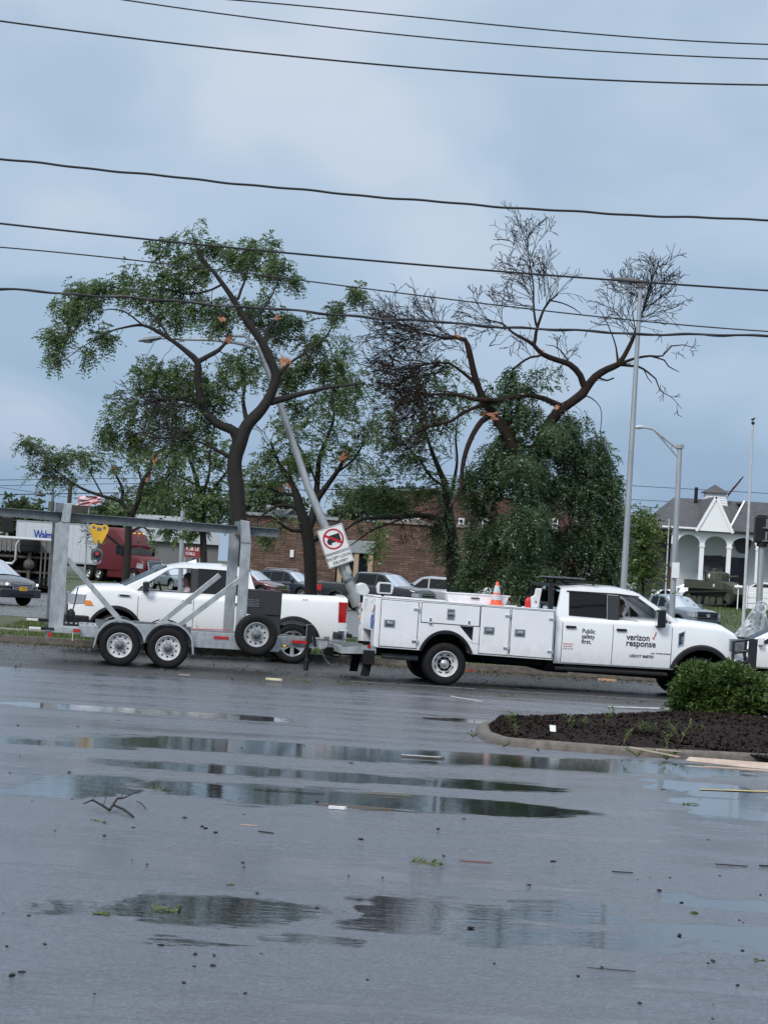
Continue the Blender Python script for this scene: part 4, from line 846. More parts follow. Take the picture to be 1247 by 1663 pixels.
# ---------------------------------------------------------------- steel frame trailer
def trailer():
    ang = R(8); ux = Vector((math.cos(ang), math.sin(ang), 0)); uy = Vector((-ux.y, ux.x, 0))
    foot = G(271, 1086); NY = -1.02
    org = foot - uy*(NY)
    root = thing('equipment_trailer', 'galvanised tandem axle trailer with upright posts and an overhead steel beam', 'trailer', org, ang)
    s = 87.0; X = lambda px: (px-271)/s*1.012
    GL = lambda px: 1086+(px-271)*.0535       # ground line under the near wheels
    Z = lambda px, py: (GL(px)-py)/s
    TWx = [-.90, 0.0]
    for x in TWx:
        for sd in (-1, 1): make_wheel(root, x, sd*.90, .385, .385, .24, sd, 'steel', .235, steel_white, False, 10)
        m = MB(); m.cyl((x, -.8, .385), (x, .8, .385), .05, 12); m.build('axle', under_mat, root)
    # rails
    for sd in (-1, 1):
        m = MB(); y = sd*.74
        m.b2(X(128), X(452), y-.03, y+.03, .56, .72)
        m.b2(X(312), X(452), y-.03, y+.03, .42, .562)
        m.build('side_rail', galv, root, bevel=.006)
        m = MB(); m.bar((X(445), y, .64), (X(532), sd*.06, .62), .09, .17); m.build('tongue_rail', galv, root, bevel=.006)
        for px0 in (345, 475):
            m = MB(); m.b2(X(px0), X(px0+24), -.78 if px0 < 400 else -.60, -.772 if px0 < 400 else -.45, .60, .655); 
            if sd < 0: m.build('red_reflector', red_lens, root)
    m = MB(); m.b2(X(128), X(132), -.74, .74, .56, .72); m.b2(X(300), X(306), -.74, .74, .56, .70); m.b2(X(448), X(455), -.74, .74, .46, .72); m.b2(X(200), X(206), -.74, .74, .56, .7); m.build('cross_member', galv, root)
    m = MB(); m.plate([[(X(432), .5), (X(535), .52), (X(535), .66), (X(470), .70), (X(445), .80), (X(432), .72)]], lambda x, z: (x, -.35+.0*(x), z), lambda x, z: (x, -.31, z)); m.build('tongue_plate', galv, root)
    m = MB(); m.b2(X(88), X(130), -.9, .9, .55, .63); m.b2(X(130), X(158), -.85, .85, .5, .72); m.build('rear_frame', galv, root, bevel=.006)
    m = MB(); m.b2(X(160), X(450), -.72, .72, .70, .715); m.build('deck', galv_dark, root)
    # fenders: a double arc plate each side with a dip between the wheels
    for sd in (-1, 1):
        up = []; r = .49; zc = .385
        def top(x): return max([zc+math.sqrt(max(0, r*r-(x-w)**2)) if abs(x-w) < r else 0 for w in TWx])
        xs = lin(-.90-r, r, 61); outer = []
        for x in xs:
            z = max(top(x), .30)
            if -.9 <= x <= 0: z = max(z, .80)      # flat bridge between the arcs
            outer.append((x, z))
        inner = [(x, max(.30, top(x)-.03 if not (-.9 < x < 0) else max(min(top(x), 9)-.03, .0))) for x in lin(-.90-r+.03, r-.03, 61)]
        r2 = .455
        inner = []
        for x in lin(-.90-r2, r2, 61):
            z = max([zc+math.sqrt(max(0, r2*r2-(x-w)**2)) if abs(x-w) < r2 else 0 for w in TWx]); inner.append((x, max(z, .30)))
        loop = outer + inner[::-1]
        m = MB(); m.plate([loop], lambda x, z: (x, sd*1.04, z), lambda x, z: (x, sd*1.03, z)); fe = m.build('fender', galv, root)
        m = MB(); vs = [(x, sd*1.04, z) for x, z in outer] + [(x, sd*.77, z) for x, z in outer]; n = len(outer)
        m.add(vs, [(i, i+1, n+i+1, n+i) for i in range(n-1)]); vs = [(x, sd*1.038, z-.012) for x, z in outer] + [(x, sd*.77, z-.012) for x, z in outer]; m.add(vs, [(i, n+i, n+i+1, i+1) for i in range(n-1)])
        m.build('fender_top', galv, fe, smooth=30)
    for sd in (-1, 1): m = MB(); m.b2(-1.35, .42, sd*.76, sd*.78, .45, .80); m.build('fender_back_plate', galv_dark, root)
    # uprights
    zb = .72
    HB = 2.80                                  # beam height
    def post(x, y, top_, w=.25, d=.12, m_=galv, lean=0):
        m = MB(); m.bar((x, y, zb-.12), (x+lean, y, top_), w, d, up=(0, 1, 0))
        m.v = m.v; o = m.build('post', m_, root, bevel=.008); return o
    xr0 = X(103); 
    # rear pair
    def hpost(x, y, top_, w=.24, m_=galv):      # H-section upright
        m = MB(); m.b2(x-w/2, x+w/2, y-.07, y-.055, zb-.14, top_); m.b2(x-w/2, x+w/2, y+.055, y+.07, zb-.14, top_); m.b2(x-.01, x+.01, y-.055, y+.055, zb-.14, top_)
        m.b2(x-w/2-.06, x+w/2+.06, y-.12, y+.12, zb-.15, zb-.13); return m.build('post', m_, root)
    near = -.56; far = .56
    xa = X(89)
    m = MB(); m.b2(xa-.07, xa+.15, near-.07, near-.05, .57, 2.62); m.b2(xa+.13, xa+.15, near-.05, near+.07, .57, 2.62); m.b2(xa-.12, xa-.07, near-.05, near-.03, .57, 2.6); m.b2(xa-.16, xa+.16, near-.14, near+.14, .54, .565); m.build('post', galv, root)
    m = MB(); m.plate([[(xa-.02, 2.62), (xa+.15, 2.62), (xa+.17, 2.98), (xa+.02, 2.98)]], lambda x, z: (x, near-.09, z), lambda x, z: (x, near+.06, z)); m.build('post_head', galv, root, bevel=.006)
    m = MB(); m.b2(xa-.18, xa+.04, far-.07, far-.05, .57, 2.66); m.b2(xa+.02, xa+.04, far-.05, far+.07, .57, 2.66); m.b2(xa-.16, xa+.16, far-.14, far+.14, .54, .565); m.build('post', galv_dark, root)
    m = MB(); m.b2(xa-.14, xa+.16, near+.07, far+.1, 2.80, 2.98); m.build('top_cross_beam', galv_dark, root, bevel=.005)
    # front pair
    xf = X(388)
    m = MB(); m.plate([[(xf-.09, .70), (xf+.10, .70), (xf+.10, 2.45), (xf-.09, 2.45)]], lambda x, z: (x, near-.07, z), lambda x, z: (x, near+.03, z)); m.build('post', galv, root, bevel=.006)
    m = MB(); m.plate([[(xf-.09, 2.45), (xf+.10, 2.45), (xf+.04, 2.86), (xf-.12, 2.88)]], lambda x, z: (x, near-.09, z), lambda x, z: (x, near+.06, z)); m.build('post_head', galv, root, bevel=.006)
    m = MB(); m.plate([[(xf-.24, .70), (xf-.04, .70), (xf-.04, 2.62), (xf-.24, 2.62)]], lambda x, z: (x, far-.07, z), lambda x, z: (x, far+.07, z)); m.build('post', galv, root, bevel=.006)
    m = MB(); m.b2(xf-.14, xf+.06, near+.07, far+.14, 2.60, 2.86); m.build('top_cross_beam', galv_dark, root, bevel=.005)
    # the long I-beam
    x0, x1 = X(-75), X(446); m = MB(); z0 = 2.635; z1 = 2.80; sl = -.0
    def bz(x): return -.012*(x-X(200))
    for (ya, yb, a, b) in ((-.09, .09, z1-.014, z1), (-.09, .09, z0, z0+.014), (-.007, .007, z0+.014, z1-.014)):
        m.add([(x, y, z+bz(x)) for x in (x0, x1) for y in (ya, yb) for z in (a, b)], [(0,1,3,2),(4,6,7,5),(0,4,5,1),(2,3,7,6),(0,2,6,4),(1,5,7,3)])
    m.build('overhead_beam', galv_dark, root)
    # braces
    for sd, pa, pb in ((near, (101, 906), (196, 1001)), (near, (383, 938), (287, 1004)), (far, (356, 932), (262, 1000))):
        k = 0 if sd == near else 0
        a = (X(pa[0]) + (.0), sd, Z(pa[0], pa[1])-.02); b = (X(pb[0]), sd, .80)
        m = MB(); m.bar(a, b, .10, .10); m.build('brace', galv, root, bevel=.006)
    # tool box, spare wheel, jack, lamps
    m = MB(); m.b2(X(394), X(453), -.62, .1, Z(420, 998), Z(420, 957)); m.b2(X(430), X(453), -.6, .1, .72, Z(420, 998)); tb_ = m.build('tool_box', mat('box_black', (.022, .024, .028), .55), root, bevel=.012)
    m = MB()
    for i in range(5): m.b2(X(396), X(416), -.635, -.62, 1.25+i*.03, 1.265+i*.03)
    m.build('louvre', galv_dark, tb_)
    e = make_wheel(root, X(412), -.92, Z(412, 1030), .40, .24, -1, 'steel', .235, steel_grey, False, 10); e.name = 'spare_wheel'
    m = MB(); m.b2(X(405), X(419), -.85, -.70, .60, .98); m.build('spare_bracket', under_mat, root)
    m = MB(); m.cyl((X(464), -.38, Z(464, 1047.5)), (X(464), -.36, Z(464, 1047.5)), .042, 16); lo = m.build('side_lamp', amber_lit, root)
    m = MB(); m.cyl((X(464), -.365, Z(464, 1047.5)), (X(464), -.355, Z(464, 1047.5)), .052, 16); m.build('lamp_ring', black_plastic, lo)
    m = MB(); m.b2(X(499), X(509), -.42, -.34, .62, .97); m.bar((X(508), -.4, .95), (X(515), -.4, .55), .05, .05); m.cyl((X(502), -.38, .30), (X(502), -.38, .62), .035, 10); m.cyl((X(502), -.38, .08), (X(502), -.38, .30), .05, 10); m.build('jack', black_gloss, root, bevel=.006)
    m = MB(); m.b2(X(533), X(540), -.14, .14, .36, .74)
    for i in range(5): m.cyl((X(536.5), -.146, .42+i*.07), (X(536.5), -.138, .42+i*.07), .012, 8)
    m.b2(X(538), X(566), -.04, .04, .46, .54); m.build('coupler', galv_dark, root, bevel=.004)
    # chain: real links
    pts = [Vector((X(531)+.55*t, -.18, .40 - .30*math.sin(math.pi*t)**.8*(1-.3*t) + .16*t)) for t in lin(0, 1, 24)]; m = MB()
    for i, (a, b) in enumerate(zip(pts, pts[1:])):
        d = (b-a); n = Vector((0, 1, 0)) if i % 2 else d.normalized().cross(Vector((0, 1, 0))); mid = (a+b)/2; dn = d.normalized()
        ring = [mid + dn*(d.length*.72)*math.cos(t) + n*.016*math.sin(t) for t in lin(0, 2*math.pi, 9)]; m.tube(ring, .005, 4)
    m.build('safety_chain', galv, root)
    m = MB(); m.tube([(X(520), -.1, .62), (X(540), -.15, .40), (X(556), -.1, .36), (X(575), -.05, .55)], .012, 6); m.build('brake_cable', black_plastic, root)
    # rear light bars
    for px0, py, y in ((42, 1011.5, .35), (48, 1022.5, -.8)):
        z = Z(px0+20, py); m = MB(); m.b2(X(px0), X(px0+19), y-.03, y+.03, z-.02, z+.025); b_ = m.build('light_bar', white_box, root, bevel=.006)
        m = MB(); m.b2(X(px0+19), X(px0+62), y-.028, y+.028, z-.025, z+.03); m.build('bar_arm', black_plastic, b_)
    m = MB(); m.b2(X(118), X(130), -.925, -.912, Z(120, 1027), Z(120, 1022)); m.build('red_reflector', red_lens, root)
    m = MB(); m.b2(X(75), X(84), -.84, -.76, Z(80, 1037), Z(80, 1024)); m.build('lamp_bracket', galv_dark, root)
    m = MB(); m.cyl((X(82), -.85, Z(82, 1032)), (X(82), -.83, Z(82, 1032)), .045, 14); m.build('tail_light', red_lens, root)
    m = MB(); m.cyl((X(118), -.9, Z(118, 1042)), (X(118), -.9, .57), .008, 6); m.build('plastic_strip', white_box, root)
    # ratchet straps and bolts
    m = MB(); m.tube([(X(300), -.62, .755), (X(340), -.6, .77), (X(372), -.58, .78)], .008, 5); m.tube([(X(318), -.6, .75), (X(316), -.6, .84), (X(322), -.6, .75)], .006, 5); m.build('red_strap', txt_red, root)
    m = MB(); random.seed(4)
    for i in range(9): x = X(106+i*8.5); m.box((x, random.uniform(-.6, -.4), .735), (.05, .03, .03), rz=random.random()*3)
    m.build('loose_shackles', galv, root)
    m = MB(); m.tube([(X(122), -.5, 1.42), (X(118), -.52, 1.1), (X(115), -.5, .92)], .012, 6); m.ball((X(113), -.5, .87), .09, sc=(1, .8, 1.5)); m.build('hanging_cable', black_plastic, root)
    # chain hoist hanging from the beam
    hx = X(150); hz = bz(hx)
    hp = org + ux*hx + Vector((0, 0, 2.0+hz))
    h = thing('chain_hoist', 'yellow beam trolley with a grey and red chain hoist hanging from the trailer beam', 'hoist', hp, ang)
    yel = mat('yellow_enamel', (.72, .42, .03), .4, var=.1)
    out = [(-.07, .26), (-.17, .48), (-.185, .56), (-.15, .615), (-.09, .625), (-.05, .60), (.05, .60), (.09, .625), (.15, .615), (.185, .56), (.17, .48), (.07, .26)]
    for sd in (-1, 1):
        m = MB(); m.plate([out], lambda x, z: (x, sd*.115, z), lambda x, z: (x, sd*.10, z)); pl = m.build('trolley_plate', yel, h, bevel=.004)
        m = MB(); m.b2(-.04, .045, sd*.115, sd*.12, .50, .56); m.build('rating_label', galv_dark, pl)
        m = MB()
        for x in (-.1, .1): m.cyl((x, sd*.05, .56), (x, sd*.12, .56), .03, 12)
        m.build('roller', galv_dark, pl)
    m = MB(); m.cyl((0, -.13, .30), (0, .13, .30), .022, 10); m.tube([(0, 0, .3), (.02, 0, .22), (0, 0, .16)], .025, 8); m.build('suspension_hook', galv_dark, h)
    m = MB(); m.lathe([(.001, -.14), (.06, -.14), (.10, -.10), (.115, -.02), (.115, .08), (.09, .13), (.001, .14)], c=(-.01, 0, .06), axis='y', n=18); m.b2(-.12, .09, -.09, .09, -.06, .14); bo = m.build('hoist_body', galv_dark, h, bevel=.015)
    m = MB(); m.lathe([(.001, -.165), (.05, -.16), (.075, -.15), (.078, -.138)], c=(-.01, 0, .06), axis='y', n=18); m.build('end_cover', black_gloss, bo)
    m = MB(); m.cyl((-.01, -.172, .06), (-.01, -.16, .06), .032, 14); m.build('red_cap', txt_red, bo)
    m = MB(); m.tube([(-.1, -.05, -.03), (-.06, -.05, -.11), (0, -.05, -.13), (.06, -.05, -.10), (.08, -.05, -.03)], .012, 6); m.build('hand_chain', chrome, h)
    return root
TRL = trailer()

# ---------------------------------------------------------------- people
def person(org, ux, uy, lx, ly, seat, label, shirt, skin_c, hair_c, handat=None):
    ang = math.atan2(ux.y, ux.x)
    loc = org + ux*lx + uy*ly + Vector((0, 0, seat))
    root = None
    # joints: (x forward, y left, z up) from the seat
    J = {}; V = []; Rr = []; E = []
    def v(p, r): V.append(p); Rr.append(r); return len(V)-1
    pel = v((0, 0, .12), .15); be = v((-.05, 0, .28), .14); ch = v((-.07, 0, .44), .155); nk0 = v((-.07, 0, .58), .07); nk = v((-.05, 0, .65), .055)
    E += [(pel, be), (be, ch), (ch, nk0), (nk0, nk)]
    h1 = v((-.03, 0, .70), .075); h2 = v((-.02, 0, .78), .092); h3 = v((-.025, 0, .85), .078); E += [(nk, h1), (h1, h2), (h2, h3)]
    for s in (1, -1):
        sh = v((-.07, s*.17, .54), .065); E.append((nk0, sh))
        el = v((.12, s*.27, .32), .043); E.append((sh, el))
        wr = v((.36, s*.14, .38), .028) ; E.append((el, wr))
        pm = v((.43, s*.11, .41), .03); E.append((wr, pm))
        for k in range(4):
            a = v((.465+.0*k, s*(.135-.02*k), .425), .010); b = v((.485, s*(.135-.02*k), .405+.004*(k % 2)), .009); c_ = v((.470, s*(.135-.02*k), .385+.005*(k % 3)), .008); E += [(pm, a), (a, b), (b, c_)]
        t = v((.44, s*.075, .43), .011); t2 = v((.465, s*.07, .41), .010); E += [(pm, t), (t, t2)]
        hp = v((.05, s*.1, .10), .10); kn = v((.46, s*.16, .16), .07); an = v((.62, s*.16, -.22), .045); ft = v((.76, s*.17, -.25), .04); E += [(pel, hp), (hp, kn), (kn, an), (an, ft)]
    me = bpy.data.meshes.new('person'); me.from_pydata(V, E, []); o = bpy.data.objects.new('person', me); col.objects.link(o)
    sk = o.modifiers.new('skin', 'SKIN'); sk.use_smooth_shade = True
    d = me.skin_vertices[0].data
    for i, r in enumerate(Rr): d[i].radius = (r, r); 
    d[0].use_root = True
    ss = o.modifiers.new('sub', 'SUBSURF'); ss.levels = 1; ss.render_levels = 1
    bpy.context.view_layer.update(); dg = bpy.context.evaluated_depsgraph_get(); m2 = bpy.data.meshes.new_from_object(o.evaluated_get(dg)); bpy.data.objects.remove(o)
    skin = mat('skin_'+str(skin_c[0]), skin_c, .5); sm = mat('cloth_'+str(shirt[0]), shirt, .8, c2=tuple(min(1, x*1.5) for x in shirt), scale=30); pm_ = mat('trousers', (.03, .035, .05), .9)
    m2.materials.clear(); m2.materials.append(skin)
    m2.shade_smooth(); body = bpy.data.objects.new('person', m2); col.objects.link(body); body.location = loc; body.rotation_euler = (0, 0, ang); tag(body, label, 'person')
    # clothing: slightly inflated copies of the covered part of the body
    for nm, mt_, test, inf in (('shirt', sm, lambda p: p[2] < .60 and p[2] > .08 and not (p[0] > .13 and abs(p[1]) > .05 and p[2] > .25) and p[0] < .22, .012), ('trousers', pm_, lambda p: p[2] < .14 or (p[0] > .2 and p[2] < .26), .012)):
        bm = bmesh.new(); bm.from_mesh(m2); bm.normal_update()
        bmesh.ops.delete(bm, geom=[f for f in bm.faces if not test(f.calc_center_median())], context='FACES')
        for q in bm.verts: q.co += q.normal*inf
        cm = bpy.data.meshes.new(nm); bm.to_mesh(cm); bm.free(); cm.materials.clear(); link(nm, cm, mt_, body, 60)
    hr = MB(); hr.ball((-.045, 0, .84), .10, 12, 8, (1.0, .86, .92)); hh = hr.build('hair', mat('hair_'+str(hair_c[0]), hair_c, .7), body, smooth=60)
    f = MB(); f.plate([[(.065, .755), (.095, .765), (.07, .81)]], lambda x, z: (x, -.01, z), lambda x, z: (x, .01, z)); f.build('nose', skin, body, bevel=.004)
    f = MB(); [f.ball((.062, s*.032, .805), .010) for s in (-1, 1)]; f.build('eyes', black_gloss, body)
    f = MB(); f.box((.068, 0, .725), (.012, .045, .008)); f.build('mouth', mat('lips', (.35, .12, .1), .5), body)
    f = MB(); [f.ball((-.02, s*.088, .78), .028, sc=(.7, .3, 1.1)) for s in (-1, 1)]; f.build('ears', skin, body)
    return body
o_, x_, y_, c_ = PK
person(o_, x_, y_, 3.42, .40, .85, 'person in a light checked shirt driving the white pickup, hands at the wheel', (.36, .28, .32), (.16, .085, .06), (.012, .01, .01))
o_, x_, y_, c_, X_, sh_ = TR
person(o_, x_, y_, sh_+1.42, -.38, .90, 'person in dark clothes at the wheel of the white service truck', (.04, .04, .05), (.18, .10, .07), (.02, .015, .012))
o2 = MB(); pts = [(sh_+2.0+.08*math.sin(a), .40+.2*math.cos(a), 1.38+.18*math.sin(a)) for a in lin(0, 2*math.pi, 20)]
# ---------------------------------------------------------------- other vehicles
def paint(name, c, rough=.25): return mat(name, c, rough, coat=.6, var=.05)
SUV = dict(W=1.9, archR=.43, rocker=.36, rad=.14, crown=.06, bulge=.07, zm=.75, rf=.9, pf=.24, rr=.6, pr=.14, tumble=.34, roofcrown=.06, tw=.23, wstyle='alloy', rimk=.66, rmat=alloy, holes=5, detail=1)
def suv(name, paint_, px, py, Y, heading, label, cat, L=4.7, H=1.68, W=1.9, front=None, group=None, zoff=None, anchor='centre', rail=False, glass=None, plate=None, lit=False):
    k = H/1.68; b = 1.0*k
    sp = dict(SUV); sp.update(L=L, W=W, wheels=[(.95, .36), (L-.92, .36)], belt=b+.02, paint=paint_,
        hi=[(0, .62), (.05, .9), (.12, b-.02), (L-1.55, b+.02), (L-1.2, b), (L-.4, b-.12), (L-.12, b-.24), (L, .55)],
        chain=[(L-1.25, b+.02, 'front'), (L-2.05, H-.16, 'roof'), (L-2.5, H-.06, 'roof'), (L-3.6, H-.05, 'roof'), (.55, H-.12, 'rear'), (.14, b+.02, 'end')],
        windows=[([(L-2.3, b+.05), (L-1.62, b+.05), (L-2.12, H-.2), (L-2.3, H-.16)], glass_tint), ([(L-3.25, b+.05), (L-2.38, b+.05), (L-2.38, H-.16), (L-3.25, H-.17)], glass_tint), ([(.62, b+.12), (L-3.33, b+.06), (L-3.33, H-.18), (.85, H-.22)], glass_tint)],
        seats=[L-2.4], doors=[(L-3.3, L-2.34), (L-2.34, L-1.3)], mirrorat=(L-1.62, b+.1), handlez=b-.12, flare=(.05, .012, None, black_plastic),
        front=front or dict(grille=(.45, .58, .80, chrome, 4), head=(.50, .9, .70, .84, lamp_lit if lit else None), bumper=(.30, .60, paint_, .05), tail=(.3, .1, .72, .92), rbumper=(.3, .6, black_plastic)))
    if plate: sp['front']['plate'] = plate
    g = at(px, py, Y); ang = R(heading); ux = Vector((math.cos(ang), math.sin(ang), 0))
    z = gh(g.x, g.y) if zoff is None else zoff
    loc = Vector((g.x, g.y, max(z, 0)+.0)) - ux*L/2
    c = make_vehicle(name, sp, loc, ang, label, cat, group, detail=1)
    if rail:
        m = MB()
        for s in (-1, 1): m.tube([(L-3.9, s*(W/2-.33), H-.02), (L-3.7, s*(W/2-.33), H+.05), (L-2.5, s*(W/2-.33), H+.05), (L-2.2, s*(W/2-.33), H-.03)], .018, 6)
        m.build('roof_rail', alloy, c.root)
    return c
def pickup(name, paint_, px, py, Y, heading, label, L=5.8, H=1.9, W=2.0, grille=chrome, group=None, rack=False):
    k = H/1.9; b = 1.26*k; 
    sp = dict(W=W, L=L, wheels=[(1.15, .41), (L-.98, .41)], archR=.5, rocker=.5, rad=.1, crown=.05, bulge=.06, zm=.9, rf=.7, pf=.16, rr=.2, pr=.03, tumble=.27, roofcrown=.06, tw=.26, wstyle='alloy', rimk=.62, rmat=alloy, holes=5,
        hi=[(0, b+.04), (1.85, b+.04), (1.9, b), (L-1.5, b), (L-1.3, b+.03), (L-.5, b-.03), (L-.15, b-.12), (L, b-.4)], bed=(.07, 1.82, .8), belt=b+.01,
        chain=[(L-1.35, b+.02, 'front'), (L-2.1, H-.1, 'roof'), (L-2.5, H-.04, 'roof'), (2.2, H-.06, 'rear'), (2.0, b+.03, 'end')], paint=paint_,
        windows=[([(L-2.42, b+.05), (L-1.65, b+.05), (L-2.15, H-.16), (L-2.42, H-.12)], glass_tint), ([(2.3, b+.05), (L-2.52, b+.05), (L-2.52, H-.12), (2.36, H-.13)], glass_tint)],
        seats=[L-2.5], doors=[(2.2, L-2.47), (L-2.47, L-1.4)], mirrorat=(L-1.65, b+.12), mirrorsize=(.14, .22, .22), handlez=b-.15, flare=(.06, .02, None, black_plastic),
        front=dict(grille=(.60, .78, 1.08, grille, 2), head=(.62, .98, .86, 1.06, None), bumper=(.45, .74, grille, .1), tail=(.28, .1, .9, 1.2), rbumper=(.5, .72, chrome)))
    g = at(px, py, Y); ang = R(heading); ux = Vector((math.cos(ang), math.sin(ang), 0)); z = max(0, gh(g.x, g.y))
    c = make_vehicle(name, sp, Vector((g.x, g.y, z)) - ux*L/2, ang, label, 'pickup', group, detail=1)
    if rack:
        m = MB()
        for s in (-1, 1): m.bar((1.75, s*.85, b), (1.75, s*.85, H+.12), .06, .06); m.bar((.4, s*.85, b), (.4, s*.85, b+.12), .05, .05)
        m.bar((1.75, -.95, H+.12), (1.75, .95, H+.12), .06, .06); m.build('ladder_rack', chrome, c.root)
    return c
black_car = paint('black_car_paint', (.012, .013, .016)); navy = paint('deep_blue_paint', (.02, .028, .045)); silver_car = paint('silver_car_paint', (.30, .32, .34), .3); grey_car = paint('blue_grey_paint', (.13, .16, .19), .3)
red_car = paint('maroon_paint', (.08, .008, .012)); white_car = paint('white_car_paint', (.74, .75, .77)); charcoal = paint('charcoal_paint', (.03, .032, .036))
plate_y = mat('plate_amber', (.62, .34, .05), .5)
suv('suv', black_car, -30, 962, 83, -42, 'black suv with lit headlights and an amber number plate before the overturned truck', 'car', L=4.6, H=1.72, W=2.0, lit=True, plate=(.62, plate_y))
suv('suv', navy, 472, 950, 138, -33, 'dark blue suv with roof rails and lit headlights parked before the brick wall', 'car', rail=True, lit=True, H=1.74)
suv('suv', red_car, 404, 955, 134, -30, 'maroon suv half hidden behind the white pickup cab', 'car')
pickup('pickup_truck', black_car, 612, 968, 113, -33, 'black pickup with a chrome grille behind the tail of the service truck', L=5.9, H=1.95)
pickup('pickup_truck', silver_car, 712, 968, 116, 172, 'silver crew cab pickup with a ladder rack beside the tree trunk', rack=True, H=1.92)
suv('car', white_car, 758, 968, 124, 150, 'white car seen in slivers through the low leaves beside the silver pickup', 'car', H=1.5, W=1.8)
c = pickup('pickup_truck', grey_car, 1086, 984, 106, -56, 'blue grey pickup with a wide dark mesh grille facing the road', L=5.3, H=1.8, W=1.9, grille=charcoal)
m = MB()   # oval emblem on the grille
for a0, rx, rz in ((0, .11, .075), (0, .045, .07), (0, .085, .03)): m.tube([(5.36, rx*math.cos(a), .95+rz*math.sin(a)) for a in lin(0, 2*math.pi, 21)], .010, 5)
m.build('grille_emblem', chrome, c.root)
suv('car', white_car, 1122, 985, 136, 158, 'white sedan with a red tail lamp behind the blue grey pickup', 'car', H=1.47, W=1.8, L=4.6)
suv('suv', silver_car, 1236, 985, 128, 156, 'silver suv with a red tail lamp beside the flagpole foot', 'car', H=1.66)
suv('car', white_car, 1282, 1070, 54, 172, 'white car at the right edge just past the brush guard', 'car', H=1.5, W=1.85, zoff=0)
suv('car', grey_car, 285, 930, 140, -60, 'small grey car parked behind the white pickup windshield', 'car', H=1.6)

